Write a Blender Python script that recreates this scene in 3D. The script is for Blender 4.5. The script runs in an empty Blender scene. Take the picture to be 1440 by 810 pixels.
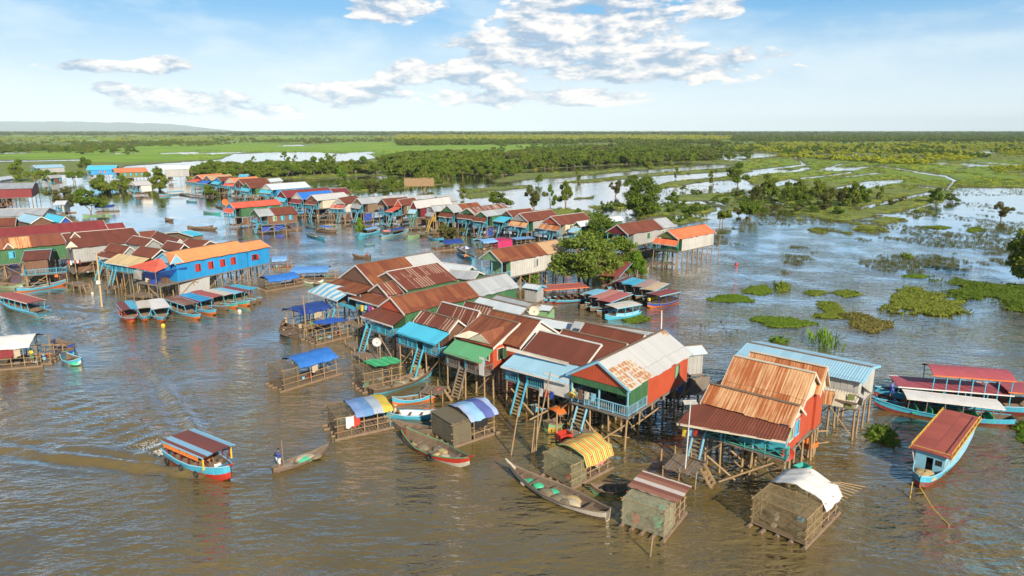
# Stilt village on a flooded plain: self-contained Blender 4.5 scene
import bpy, math, random
import numpy as np
from mathutils import Vector, Matrix
R = math.radians
rnd = random.Random(7)
sc = bpy.context.scene
COL = sc.collection
H = 24.0; PITCH = 13.0; FPX = 960.0
CP, SP = math.cos(R(PITCH)), math.sin(R(PITCH))

# ---- survey: a sight line of the drone photograph meets the level z -------
def P(p, z=0.0):
    a = (p[0] - 720) / FPX; b = (405 - p[1]) / FPX
    dy = CP + b * SP; dz = -SP + b * CP
    if dz > -1e-4: dz = -1e-4
    t = (z - H) / dz
    return Vector((a * t, dy * t, z))
SHEETS = dict(a=(0,180,4.763), b=(250,200,4.763), c=(500,220,4.763), d=(750,220,4.763), e=(0,300,5.7875), f=(150,320,4.763),
    g=(0,400,6.233), h=(370,340,5.76), i=(370,450,4.764), j=(500,350,5.76), k=(540,440,5.4), l=(700,440,4.052), m=(900,460,3.683),
    n=(540,540,4.05), o=(700,560,3.5226), p=(1000,600,4.2636), q=(1190,500,3.376), r=(180,560,4.5), s=(740,340,5.7875),
    t=(940,350,4.763), u=(1180,260,4.05), v=(700,150,3.892), w=(1040,150,3.6), x=(0,160,3.6))
def Q(k, x, y):
    s = SHEETS[k]; return (s[0] + x / s[2], s[1] + y / s[2])
def pt(*a):
    return Q(*a) if isinstance(a[0], str) else a

# ---- mesh builder ---------------------------------------------------------
class MB:
    def __init__(s): s.v = []; s.f = []; s.mi = []; s.uv = []; s.sm = []
    def add(s, vs, fs, mi=0, uv=None, sm=False):
        o = len(s.v); s.v += [tuple(p) for p in vs]
        for k, f in enumerate(fs):
            s.f.append([o + i for i in f]); s.mi.append(mi); s.sm.append(sm)
            s.uv.append(uv[k] if uv else None)
    def box(s, x0, x1, y0, y1, z0, z1, mi=0):
        v = [(x0,y0,z0),(x1,y0,z0),(x1,y1,z0),(x0,y1,z0),(x0,y0,z1),(x1,y0,z1),(x1,y1,z1),(x0,y1,z1)]
        s.add(v, [(3,2,1,0),(4,5,6,7),(0,1,5,4),(1,2,6,5),(2,3,7,6),(3,0,4,7)], mi)
    def beam(s, p, q, w, h=None, mi=0):
        h = h or w; p = Vector(p); q = Vector(q); d = q - p
        if d.length < 1e-5: return
        d.normalize(); up = Vector((0,0,1))
        if abs(d.z) > .95: up = Vector((1,0,0))
        a = d.cross(up).normalized() * w / 2; b = a.cross(d).normalized() * h / 2
        v = [c + m * a + n * b for c in (p, q) for m, n in ((-1,-1),(1,-1),(1,1),(-1,1))]
        s.add(v, [(0,1,2,3),(7,6,5,4),(1,0,4,5),(2,1,5,6),(3,2,6,7),(0,3,7,4)], mi)
    def tube(s, pts, rs, n=6, mi=0, cap=True):
        if not isinstance(rs, (list, tuple)): rs = [rs] * len(pts)
        pts = [Vector(p) for p in pts]; vs = []
        for i, p in enumerate(pts):
            d = (pts[min(i+1, len(pts)-1)] - pts[max(i-1, 0)]).normalized()
            up = Vector((0,0,1)) if abs(d.z) < .9 else Vector((1,0,0))
            a = d.cross(up).normalized(); b = d.cross(a)
            for k in range(n):
                t = 2 * math.pi * k / n; vs.append(p + (a * math.cos(t) + b * math.sin(t)) * rs[i])
        fs = [(i*n+k, i*n+(k+1)%n, (i+1)*n+(k+1)%n, (i+1)*n+k) for i in range(len(pts)-1) for k in range(n)]
        s.add(vs, fs, mi, sm=n > 5)
        if cap: s.add(vs[:n], [tuple(range(n))], mi); s.add(vs[-n:], [tuple(range(n))[::-1]], mi)
    def slab(s, a, b, c, d, t=.05, mi=0):
        """a-b top edge, d-c bottom edge; UV runs in metres along the edge and down the slope"""
        a, b, c, d = map(Vector, (a, b, c, d))
        nn = (b - a).cross(d - a).normalized()
        if nn.z < 0: nn = -nn
        o = nn * t; U = (b - a).length; V = (d - a).length; U2 = (c - d).length
        top = [a, b, c, d]; bot = [p - o for p in top]
        off = (U - U2) / 2
        uvt = [(0,0),(U,0),(U-off,V),(off,V)]
        s.add(top + bot, [(0,3,2,1),(4,5,6,7),(0,1,5,4),(1,2,6,5),(2,3,7,6),(3,0,4,7)], mi,
              uv=[[uvt[i] for i in (0,3,2,1)],[uvt[i] for i in (0,1,2,3)]] + [None]*4)
    def grid(s, rows, mi=0, sm=True, uv=False):
        n = len(rows[0]); vs = [p for r in rows for p in r]
        fs = [(i*n+k, i*n+k+1, (i+1)*n+k+1, (i+1)*n+k) for i in range(len(rows)-1) for k in range(n-1)]
        u = None
        if uv: u = [[(vs[j][0], vs[j][1]) for j in f] for f in fs]
        s.add(vs, fs, mi, u, sm)
    def build(s, name, mats, parent=None, loc=None, rot=None):
        me = bpy.data.meshes.new(name); me.from_pydata(s.v, [], s.f)
        if not isinstance(mats, (list, tuple)): mats = [mats]
        for m in mats: me.materials.append(m)
        if len(mats) > 1: me.polygons.foreach_set('material_index', s.mi)
        me.polygons.foreach_set('use_smooth', s.sm)
        if any(u for u in s.uv):
            l = me.uv_layers.new(name='UV'); flat = []
            for f, u in zip(s.f, s.uv):
                flat += [c for q in (u or [(0, 0)] * len(f)) for c in q]
            l.data.foreach_set('uv', flat)
        me.update()
        o = bpy.data.objects.new(name, me); COL.objects.link(o)
        if parent: o.parent = parent
        if loc is not None: o.location = loc
        if rot is not None: o.rotation_euler = (0, 0, rot)
        return o
def tag(o, label=None, cat=None, group=None, kind=None):
    for k, val in (('label', label), ('category', cat), ('group', group), ('kind', kind)):
        if val: o[k] = val
    return o
def thing(name, label, cat, loc, rot=0, group=None):
    o = bpy.data.objects.new(name, None); COL.objects.link(o); o.empty_display_size = .3
    o.location = loc; o.rotation_euler = (0, 0, rot)
    return tag(o, label, cat, group)
def kid(o, parent):
    c = o.copy(); COL.objects.link(c); c.parent = parent; return c
def copy_tree(o, parent=None, **kw):
    c = o.copy(); COL.objects.link(c); c.parent = parent
    for ch in KIDS.get(o.name, []): copy_tree(ch, c)
    return c
KIDS = {}
def remember(root):
    for o in COL.objects:
        if o.parent: KIDS.setdefault(o.parent.name, [])
        if o.parent and o not in KIDS[o.parent.name]: KIDS[o.parent.name].append(o)

# ---- node helper ----------------------------------------------------------
class NT:
    def __init__(s, nt): s.n = nt.nodes; s.l = nt.links
    def __call__(s, t, props=None, **ins):
        nd = s.n.new('ShaderNode' + t)
        for k, v in (props or {}).items(): setattr(nd, k, v)
        for k, v in ins.items():
            if k.startswith('i') and k[1:].isdigit(): sk = nd.inputs[int(k[1:])]
            else: sk = nd.inputs[k.replace('_', ' ')]
            if isinstance(v, bpy.types.NodeSocket): s.l.new(v, sk)
            elif v is not None:
                if sk.type == 'RGBA' and len(v) == 3: v = (*v, 1)
                sk.default_value = v
        return nd
    def m(s, op, a, b=None, c=None, clamp=False):
        nd = s.n.new('ShaderNodeMath'); nd.operation = op; nd.use_clamp = clamp
        for i, v in enumerate((a, b, c)):
            if v is None: continue
            if isinstance(v, bpy.types.NodeSocket): s.l.new(v, nd.inputs[i])
            else: nd.inputs[i].default_value = v
        return nd.outputs[0]
    def mix(s, f, a, b, mode='MIX'):
        nd = s.n.new('ShaderNodeMix'); nd.data_type = 'RGBA'; nd.blend_type = mode
        for sk, v in ((nd.inputs[0], f), (nd.inputs[6], a), (nd.inputs[7], b)):
            if isinstance(v, bpy.types.NodeSocket): s.l.new(v, sk)
            else: sk.default_value = v if not isinstance(v, (tuple, list)) else ((*v, 1) if len(v) == 3 else v)
        return nd.outputs[2]
    def ramp(s, f, stops, interp='LINEAR'):
        nd = s.n.new('ShaderNodeValToRGB'); s.l.new(f, nd.inputs[0]); e = nd.color_ramp.elements
        nd.color_ramp.interpolation = interp
        while len(e) < len(stops): e.new(.5)
        for el, (p, c) in zip(e, stops):
            el.position = p; el.color = (c, c, c, 1) if isinstance(c, (int, float)) else (*c, 1)
        return nd.outputs[0]
    def noise(s, vec, scale, detail=3, rough=.55, dim='3D'):
        nd = s.n.new('ShaderNodeTexNoise'); nd.noise_dimensions = dim
        s.l.new(vec, nd.inputs['Vector']); nd.inputs['Scale'].default_value = scale
        nd.inputs['Detail'].default_value = detail; nd.inputs['Roughness'].default_value = rough
        return nd.outputs[0]
MATS = {}
def newmat(name):
    m = bpy.data.materials.new(name); m.use_nodes = True; m.node_tree.nodes.clear()
    return m, NT(m.node_tree)
def finish(N, bsdf):
    out = N.n.new('ShaderNodeOutputMaterial'); N.l.new(bsdf, out.inputs[0])

def paint(name, col, rough=.65, wear=.35, wcol=(.16,.12,.09), boards=0, scale=1.0, var=.18, bump=.0):
    """weathered paint, wood or cloth; boards = spacing of vertical board / sheet joints"""
    if name in MATS: return MATS[name]
    m, N = newmat(name)
    tc = N('TexCoord'); ob = tc.outputs['Object']
    oi = N('ObjectInfo').outputs['Random']
    add = N('VectorMath', {'operation': 'ADD'}); N.l.new(ob, add.inputs[0])
    cmb = N('CombineXYZ', X=N.m('MULTIPLY', oi, 40.), Y=N.m('MULTIPLY', oi, 17.)); N.l.new(cmb.outputs[0], add.inputs[1])
    v = add.outputs[0]
    n1 = N.noise(v, 1.3 * scale, 4, .65); n2 = N.noise(v, 9 * scale, 3, .6)
    st = N('Mapping'); N.l.new(v, st.inputs[0]); st.inputs['Scale'].default_value = (3.5, 3.5, .35)
    n3 = N.noise(st.outputs[0], 1.6 * scale, 3, .6)
    k = N.m('ADD', N.m('MULTIPLY', n1, .5), N.m('MULTIPLY', n3, .5))
    c = N.mix(N.ramp(k, [(.30, 0), (.72, 1)]), tuple(x * (1 - var * 1.3) for x in col), tuple(min(1, x * (1 + var)) for x in col))
    wm = N.m('MULTIPLY', N.ramp(N.m('ADD', N.m('MULTIPLY', n3, .6), N.m('MULTIPLY', n2, .4)), [(.50, 0), (.66, 1)]), wear)
    c = N.mix(wm, c, wcol)
    hgt = n2
    if boards:
        sp = N('SeparateXYZ'); N.l.new(ob, sp.inputs[0])
        xy = N.m('ADD', sp.outputs[0], sp.outputs[1])
        fr = N.m('FRACT', N.m('DIVIDE', xy, boards))
        line = N.m('LESS_THAN', fr, .13)
        wn = N('TexWhiteNoise', {'noise_dimensions': '1D'}, W=N.m('FLOOR', N.m('DIVIDE', xy, boards * 3)))
        c = N.mix(N.m('MULTIPLY', wn.outputs[0], .38), c, tuple(x * .55 for x in col))
        c = N.mix(N.m('MULTIPLY', line, .45), c, tuple(x * .35 for x in col))
        hgt = N.m('SUBTRACT', N.m('MULTIPLY', n2, .3), line)
    b = N('Bump', Strength=.35 + bump, Distance=.02, Height=hgt)
    p = N('BsdfPrincipled', Base_Color=c, Roughness=rough, Normal=b.outputs[0])
    finish(N, p.outputs[0]); MATS[name] = m
    return m

def sheet(name, c1, c2=(.30,.13,.05), rust=.3, lines=0.0, lcol=(.55,.48,.38), rough=.72, var=.25, rough_pat=0):
    """corrugated sheet roofing; u along the ridge, v down the slope (metres)"""
    if name in MATS: return MATS[name]
    m, N = newmat(name)
    uv = N('UVMap').outputs[0]; sp = N('SeparateXYZ'); N.l.new(uv, sp.inputs[0]); u, v = sp.outputs[0], sp.outputs[1]
    oi = N.m('MULTIPLY', N('ObjectInfo').outputs['Random'], 91.)
    v2 = N('CombineXYZ', X=u, Y=v, Z=oi).outputs[0]
    st = N('CombineXYZ', X=N.m('MULTIPLY', u, 7. if rough_pat else 4.), Y=N.m('MULTIPLY', v, .30 if rough_pat else .42), Z=oi).outputs[0]
    su = N.m('FLOOR', N.m('DIVIDE', u, .82)); sv = N.m('FLOOR', N.m('DIVIDE', v, 2.3))
    wn = N('TexWhiteNoise', {'noise_dimensions': '3D'}, Vector=N('CombineXYZ', X=su, Y=sv, Z=oi).outputs[0]).outputs[0]
    big = N.noise(v2, .45, 4, .6); streak = N.noise(st, 1.0, 4, .65); fine = N.noise(v2, 7, 3, .6)
    k = N.m('ADD', N.m('MULTIPLY', wn, .15 if rough_pat else .5), N.m('MULTIPLY', streak, .85 if rough_pat else .5))
    c = N.mix(k, tuple(x * (1 - var) for x in c1), tuple(min(1, x * (1 + var)) for x in c1))
    rm = N.m('ADD', N.m('MULTIPLY', streak, .6), N.m('ADD', N.m('MULTIPLY', big, .28), N.m('MULTIPLY', wn, .12)))
    lo = .74 - .45 * rust
    c = N.mix(N.m('MULTIPLY', N.ramp(rm, [(max(0, lo - .07), 0), (min(1, lo + .07), 1)]), min(1, .45 + rust)), c, c2)
    if lines:
        fu = N.m('FRACT', N.m('DIVIDE', u, .41)); ln = N.m('LESS_THAN', fu, .22)
        keep = N.m('GREATER_THAN', N.m('ADD', N.m('MULTIPLY', wn, .55), N.m('MULTIPLY', streak, .6)), 1.0 - .62 * lines)
        c = N.mix(N.m('MULTIPLY', N.m('MULTIPLY', ln, keep), .85), c, lcol)
    c = N.mix(N.m('MULTIPLY', N.ramp(fine, [(.5, 0), (.7, 1)]), .18), c, tuple(x * .5 for x in c1))
    seam = N.m('LESS_THAN', N.m('FRACT', N.m('DIVIDE', v, 2.3)), .025)
    c = N.mix(N.m('MULTIPLY', seam, .5), c, tuple(x * .4 for x in c1))
    cor = N.m('SINE', N.m('MULTIPLY', u, 2 * math.pi / .205))
    b = N('Bump', Strength=.3 if rough_pat else .5, Distance=.022, Height=cor)
    p = N('BsdfPrincipled', Base_Color=c, Roughness=rough, Normal=b.outputs[0])
    finish(N, p.outputs[0]); MATS[name] = m
    return m

def striped(name, cols, w, axis='u', rough=.8):
    if name in MATS: return MATS[name]
    m, N = newmat(name)
    uv = N('UVMap').outputs[0]; sp = N('SeparateXYZ'); N.l.new(uv, sp.inputs[0]); u = sp.outputs[0 if axis == 'u' else 1]
    ng = N('ShaderNodeNewGeometry'[10:]) if False else None
    wob = N.noise(uv, 2.2, 2, .5)
    f = N.m('FRACT', N.m('DIVIDE', N.m('ADD', u, N.m('MULTIPLY', wob, .06 * w)), w * len(cols)))
    st = []
    for i, c in enumerate(cols): st.append((i / len(cols), c))
    c = N.ramp(f, st, 'CONSTANT')
    c = N.mix(N.m('MULTIPLY', N.noise(uv, 3, 3, .6), .3), c, (.2,.17,.14))
    p = N('BsdfPrincipled', Base_Color=c, Roughness=rough)
    finish(N, p.outputs[0]); MATS[name] = m
    return m

def netting(name, col, dens=.6):
    if name in MATS: return MATS[name]
    m, N = newmat(name)
    ob = N('TexCoord').outputs['Object']
    n = N.noise(ob, 4, 3, .6)
    a = N.m('ADD', N.m('MULTIPLY', n, .5), dens - .62, clamp=True)
    p = N('BsdfPrincipled', Base_Color=N.mix(n, tuple(x*.6 for x in col), col), Roughness=.9)
    t = N('BsdfTransparent'); mx = N('MixShader', i0=a, i1=t.outputs[0], i2=p.outputs[0])
    finish(N, mx.outputs[0]); MATS[name] = m
    return m

# palettes
WHT=(.55,.54,.51); SKYB=(.08,.42,.66); DEEPB=(.02,.10,.42); CYAN=(.10,.52,.68); TEAL=(.04,.36,.33); GRN=(.05,.22,.09); LGRN=(.13,.38,.15)
BRN=(.150,.040,.020); MAR=(.19,.028,.03); RED=(.42,.05,.025); ORG=(.62,.17,.06); GREY=(.34,.36,.38); PALE=(.55,.60,.64); WOODC=(.20,.135,.08)
S_brown = sheet('sheet_brown', BRN, (.20,.07,.03), .22); S_brown2 = sheet('sheet_brown_striped', (.15,.038,.02), (.24,.10,.04), .3, .55)
S_brown3 = sheet('sheet_brown_streaked', (.165,.042,.018), (.24,.085,.03), .50, .12)
S_rust = sheet('sheet_rust', (.37,.105,.028), (.62,.38,.19), .50, .0, (.62,.45,.28), .75, .50, 1)
S_rustp = sheet('sheet_rust_pale', (.33,.18,.09), (.48,.40,.30), .5, .3)
S_maroon = sheet('sheet_maroon', MAR, (.14,.03,.02), .15); S_red = sheet('sheet_red', (.58,.10,.06), (.35,.08,.04), .12)
S_orange = sheet('sheet_orange', (.66,.21,.09), (.5,.2,.08), .15, var=.12); S_peach = sheet('sheet_peach', (.72,.27,.10), (.5,.2,.08), .14, var=.10)
S_grey = sheet('sheet_grey', (.33,.355,.375), (.28,.2,.14), .12); S_pale = sheet('sheet_pale', (.50,.56,.60), (.38,.33,.28), .1, var=.12)
S_white = sheet('sheet_white', (.45,.455,.45), (.5,.42,.33), .12, var=.08); S_cyan = sheet('sheet_cyan', (.07,.47,.66), (.05,.33,.45), .1, var=.1)
S_blue = sheet('sheet_blue', (.02,.15,.55), (.02,.1,.3), .1, var=.12); S_sky = sheet('sheet_sky', (.29,.50,.63), (.3,.5,.6), .15, var=.12)
S_green = sheet('sheet_green', (.10,.34,.16), (.1,.22,.1), .15, var=.1); S_tan = sheet('sheet_tan', (.46,.30,.17), (.32,.16,.07), .4, .2)
S_wht_rust = sheet('sheet_white_rust', (.55,.50,.42), (.40,.17,.07), .44, 0, var=.1); S_redrust = sheet('sheet_red_rust', (.40,.10,.07), (.5,.3,.22), .3)
W_wood = paint('weathered_wood', (.20,.14,.09), .85, .5, (.10,.07,.05), 0, 1.2, .3)
W_post = paint('bamboo_post', (.34,.23,.12), .8, .5, (.14,.10,.06), 0, 1.5, .3)
W_grey = paint('grey_timber', (.19,.165,.14), .9, .4, (.09,.07,.05), 0, 1.2, .3)
W_board = paint('brown_boards', (.17,.085,.05), .8, .5, (.26,.2,.15), .28)
W_white = paint('white_trim', (.62,.61,.57), .6, .3, (.3,.25,.2)); W_cyan = paint('cyan_paint', (.06,.40,.58), .55, .25, (.25,.3,.3))
W_teal = paint('teal_paint', (.05,.40,.34), .6, .25); W_blue = paint('blue_boards', (.02,.30,.66), .55, .2, (.1,.2,.3), .35)
W_deep = paint('deep_blue_paint', (.02,.07,.36), .6, .2); W_green = paint('green_boards', (.04,.15,.06), .65, .45, (.25,.22,.12), .3)
W_lgreen = paint('light_green_paint', (.20,.38,.20), .65, .3); W_red = paint('red_boards', (.50,.085,.035), .6, .28, (.25,.08,.05), .3)
W_maroon = paint('maroon_boards', (.20,.02,.025), .65, .3, (.1,.03,.03), .4); W_metal = paint('grey_sheet_wall', (.38,.39,.38), .5, .45, (.26,.2,.15), .4)
W_pmetal = paint('pale_sheet_wall', (.50,.50,.47), .5, .4, (.3,.25,.2), .5); W_yel = paint('yellow_paint', (.60,.38,.05), .6, .3)
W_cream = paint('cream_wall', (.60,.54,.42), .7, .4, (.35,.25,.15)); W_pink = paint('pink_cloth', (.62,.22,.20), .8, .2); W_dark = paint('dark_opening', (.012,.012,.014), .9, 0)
W_redp = paint('red_paint', (.45,.035,.02), .5, .15); W_orgp = paint('orange_paint', (.65,.16,.03), .6, .2); W_olive = paint('olive_boards', (.17,.20,.06), .7, .4, (.1,.1,.05), .35)
W_black = paint('black_rubber', (.02,.02,.022), .8, .1); W_skyp = paint('sky_blue_paint', (.22,.50,.66), .55, .25)
# ======================= setting: sky, water, land =========================
SUN_EL, SUN_AZ = 29.0, 155.0          # azimuth clockwise from +Y (view direction): from the right and behind
w = bpy.data.worlds.new('World'); sc.world = w; w.use_nodes = True; w.node_tree.nodes.clear()
N = NT(w.node_tree)
sky = N('TexSky', {'sky_type': 'NISHITA', 'sun_disc': False, 'sun_elevation': R(SUN_EL), 'sun_rotation': R(SUN_AZ),
                   'altitude': 0, 'air_density': 1.1, 'dust_density': .6, 'ozone_density': 2.2})
gen = N('TexCoord').outputs['Generated']
sp = N('SeparateXYZ'); N.l.new(gen, sp.inputs[0])
az = N.m('MULTIPLY', N.m('ARCTAN2', sp.outputs[0], sp.outputs[1]), 57.2958)
el = N.m('MULTIPLY', N.m('ARCSINE', sp.outputs[2]), 57.2958)
# cumulus banks: (azimuth, elevation, half width, half height, weight)
def azel(px, py):
    d = P.__wrapped__ if False else None
    a = (px - 720) / FPX; b = (405 - py) / FPX
    v = Vector((a, CP + b * SP, -SP + b * CP)).normalized()
    return math.degrees(math.atan2(v.x, v.y)), math.degrees(math.asin(v.z))
banks = [(825,30,150,52,1.0),(760,74,150,34,1.0),(890,92,225,30,1.0),(640,104,130,24,.95),(750,136,170,18,.9),
         (545,8,80,24,1.0),(1002,10,48,16,.95),(262,144,84,22,1.0),(372,156,70,14,.95),(226,92,40,14,.75),
         (140,94,70,9,.72),(155,126,26,11,.9),(490,132,90,22,.9)]
pv = N('CombineXYZ', X=az, Y=el).outputs[0]
tot = None
for px, py, hw, hh, wt in banks:
    a0, e0 = azel(px, py); sx, sy = 16. / hw, 16. / hh
    q = N('VectorMath', {'operation': 'MULTIPLY_ADD'}, i0=pv, i1=(sx, sy, 0), i2=(-a0 * sx, -e0 * sy, 1 - wt))
    q = N('VectorMath', {'operation': 'LENGTH'}, i0=q.outputs[0]).outputs['Value']
    tot = q if tot is None else N.m('MINIMUM', tot, q)
tot = N.m('SUBTRACT', 1.0, N.m('MULTIPLY', tot, tot), clamp=True)
behind = N.m('GREATER_THAN', N.m('ABSOLUTE', az), 42.)      # scattered fair-weather cloud all round
tot = N.m('MAXIMUM', tot, N.m('MULTIPLY', behind, .22))
def puff(daz, del_):
    vec = N('VectorMath', {'operation': 'MULTIPLY_ADD'}, i0=pv, i1=(1, 2.7, 0), i2=(daz, del_ * 2.7, 0)).outputs[0]
    return N('TexNoise', {'noise_dimensions': '2D'}, Vector=vec, Scale=.27, Detail=7., Roughness=.58, Distortion=.1).outputs[0]
n0 = puff(0., 0.); n1 = puff(.35, .42); n2 = puff(.9, 1.25)
d0 = N.m('MULTIPLY_ADD', n0, 1.75, N.m('MULTIPLY', tot, .50))
cov = N('MapRange', Value=d0, i1=.94, i2=1.15, i3=0., i4=1.); cov.interpolation_type = 'SMOOTHSTEP'
near = N('MapRange', Value=tot, i1=.0, i2=.25, i3=0., i4=1.).outputs[0]
dens = N.m('ADD', N.m('MULTIPLY_ADD', N.m('SUBTRACT', n1, n0), 2.9, .50), N.m('MULTIPLY', N.m('SUBTRACT', n2, n0), 1.9), clamp=True)
ccol = N.mix(dens, (6.1, 5.8, 5.5), (2.1, 2.9, 3.9))
# thin high veil near the horizon
veiln = N('TexNoise', {'noise_dimensions': '2D'}, Vector=N('CombineXYZ', X=N.m('MULTIPLY', az, .35), Y=el).outputs[0], Scale=.28, Detail=5., Roughness=.6).outputs[0]
veil = N.m('MULTIPLY', N('MapRange', Value=veiln, i1=.44, i2=.68, i3=0., i4=.42).outputs[0], 1.0)
hz = N('MapRange', Value=el, i1=0., i2=9., i3=.97, i4=.0).outputs[0]
base = N.mix(.80, sky.outputs[0], (.55, 2.3, 4.4))
c = N.mix(N.m('ABSOLUTE', hz, clamp=True), base, (5.6, 6.1, 6.1))
veil = N.m('MULTIPLY', veil, N('MapRange', Value=el, i1=8., i2=28., i3=1., i4=.15).outputs[0])
c = N.mix(veil, c, (5.0, 5.6, 5.8))
c = N.mix(N.m('MULTIPLY', N.m('MULTIPLY', cov.outputs[0], near), .95), c, ccol)
c = N.mix(N('MapRange', Value=el, i1=11., i2=38., i3=0., i4=.55).outputs[0], c, (.0, .05, .25))
bg = N('Background', Color=c, Strength=.122)
o_ = N('OutputWorld'); N.l.new(bg.outputs[0], o_.inputs[0])

sl = bpy.data.lights.new('sun', 'SUN'); sl.energy = 5.0; sl.angle = R(.55); sl.color = (1, .87, .70)
so = bpy.data.objects.new('sun', sl); COL.objects.link(so)
sdir = Vector((math.sin(R(SUN_AZ)) * math.cos(R(SUN_EL)), math.cos(R(SUN_AZ)) * math.cos(R(SUN_EL)), math.sin(R(SUN_EL))))
so.rotation_euler = (-sdir).to_track_quat('-Z', 'Y').to_euler()

cam = bpy.data.cameras.new('camera'); co = bpy.data.objects.new('camera', cam); COL.objects.link(co)
cam.lens = 24; cam.sensor_width = 36; cam.clip_end = 90000; cam.clip_start = .5
co.location = (0, 0, H); co.rotation_euler = (R(90 - PITCH), 0, 0); sc.camera = co
sc.view_settings.view_transform = 'Standard'; sc.view_settings.look = 'None'; sc.view_settings.gamma = 1
sc.view_settings.exposure = 0.58
sc.cycles.max_bounces = 7; sc.cycles.transparent_max_bounces = 12; sc.cycles.volume_bounces = 0
sc.cycles.caustics_reflective = False; sc.cycles.caustics_refractive = False; sc.cycles.use_denoising = True

# ---- value noise in numpy ----
def vnoise(x, y, seed=0):
    xi = np.floor(x).astype(np.int64); yi = np.floor(y).astype(np.int64); fx = x - xi; fy = y - yi
    fx = fx * fx * (3 - 2 * fx); fy = fy * fy * (3 - 2 * fy)
    def h(a, b):
        n = (a * 374761393 + b * 668265263 + seed * 974711) & 0xffffffff
        n = ((n ^ (n >> 13)) * 1274126177) & 0xffffffff
        return ((n ^ (n >> 16)) & 0xffff) / 65535.0
    return (h(xi,yi)*(1-fx)+h(xi+1,yi)*fx)*(1-fy)+(h(xi,yi+1)*(1-fx)+h(xi+1,yi+1)*fx)*fy
def fbm(x, y, seed=0, o=4):
    t = 0; a = .5; s = 0
    for k in range(o):
        t = t + a * vnoise(x, y, seed + k * 7); s += a; x = x * 2.03 + 11.3; y = y * 2.03 + 5.1; a *= .55
    return t / s
def sdf(poly, X, Y):
    """signed distance, positive inside"""
    p = np.array(poly, float); q = np.roll(p, -1, 0); d = np.full(X.shape, 1e9); ins = np.zeros(X.shape, bool)
    for (x0, y0), (x1, y1) in zip(p, q):
        ex, ey = x1 - x0, y1 - y0; L = ex * ex + ey * ey + 1e-9
        t = np.clip(((X - x0) * ex + (Y - y0) * ey) / L, 0, 1)
        d = np.minimum(d, np.hypot(X - x0 - t * ex, Y - y0 - t * ey))
        cnd = ((y0 > Y) != (y1 > Y)); ins ^= cnd & (X < (x1 - x0) * (Y - y0) / ((y1 - y0) if y1 != y0 else 1e-9) + x0)
    return np.where(ins, d, -d)
def seg(poly, X, Y, wd):
    d = np.full(X.shape, 1e9)
    for (x0, y0), (x1, y1) in zip(poly[:-1], poly[1:]):
        ex, ey = x1 - x0, y1 - y0; t = np.clip(((X - x0) * ex + (Y - y0) * ey) / (ex * ex + ey * ey + 1e-9), 0, 1)
        d = np.minimum(d, np.hypot((X - x0 - t * ex) * .3, Y - y0 - t * ey))
    return wd - d
def world_of(U, V, z=0.):
    a = (U - 720) / FPX; b = (405 - V) / FPX
    dy = CP + b * SP; dz = -SP + b * CP; t = (z - H) / dz
    return a * t, dy * t

LANDS = [  # (outline, softness)
 [(-200,185.5),(1700,185.5),(1700,262),(1440,264),(1345,265),(1325,286),(1262,300),(1210,300),(1150,290),(1080,276),(1045,250),(1030,233),(960,229),(900,231),(800,236),(740,241),(700,247),(640,243),
  (560,250),(520,247),(470,252),(300,254),(262,250),(262,238),(140,244),(60,246),(40,262),(-30,268),(-200,275)],
 [(690,254),(728,244),(828,240),(900,235),(990,232),(960,236),(900,240),(803,249),(700,257)],
 [(770,258),(854,249),(957,240),(1050,234),(1060,240),(905,249),(828,258)],
 [(640,268),(700,263),(749,260),(746,264),(700,268),(650,272)],
 [(918,263),(940,255),(993,251),(1035,246),(1045,252),(993,256),(931,266)],
 [(805,278),(836,275),(836,280),(805,282)],[(823,290),(875,286),(890,294),(845,299)],
 [(931,278),(985,272),(1040,271),(1060,279),(1000,282),(957,283)],
 [(880,303),(920,290),(990,287),(1010,296),(960,303),(900,309)],[(905,312),(960,306),(1000,309),(960,316)],
 [(470,258),(520,252),(620,252),(640,260),(560,266),(500,272)],[(650,275),(690,269),(700,276),(660,281)],
 [(740,300),(800,292),(830,297),(860,312),(800,312)],
]
MARSH = [[(985,283),(1060,262),(1180,262),(1300,270),(1325,285),(1300,300),(1240,322),(1200,330),(1150,322),(1080,308),(1010,300)]]
WATERS = [[(150,246),(175,234),(240,229),(310,224),(330,216),(400,214.5),(520,216.5),(528,222),(505,227),(430,228),(380,226),(300,233),(262,238),(262,247)],
          [(1040,245),(1072,238),(1120,239),(1131,235),(1145,237),(1120,242),(1075,244),(1050,250)],
          [(1150,240),(1180,230),(1195,229),(1170,236),(1240,233),(1200,240)],
          [(1165,266),(1215,256),(1272,252),(1270,256),(1215,266)],[(1040,268),(1070,265),(1060,262),(1110,252),(1130,256),(1080,264),(1075,270)],
          [(1345,238),(1372,233),(1362,237)],[(690,222),(705,213),(712,215),(730,216),(726,218)],[(1412,243),(1440,241),(1440,246)],[(985,222),(1060,214),(1110,218),(1070,222),(1020,224)]]
STREAMS = [([(1118,219),(1121,224),(1131,232),(1100,236),(1060,240)],1.1),([(1240,234),(1295,243),(1329,248),(1342,254),(1332,266)],1.3),
           ([(1204,295),(1262,281),(1312,271)],1.9),([(1204,311),(1262,301),(1311,287)],1.5),([(0,227),(50,226.5),(112,225)],.9),([(1180,250),(1240,243)],.9),
           ([(1290,262),(1340,268),(1400,266)],1.0),([(1040,220),(990,224),(940,222)],.8),([(1128,251),(1175,246),(1195,243)],1.0)]
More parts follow.
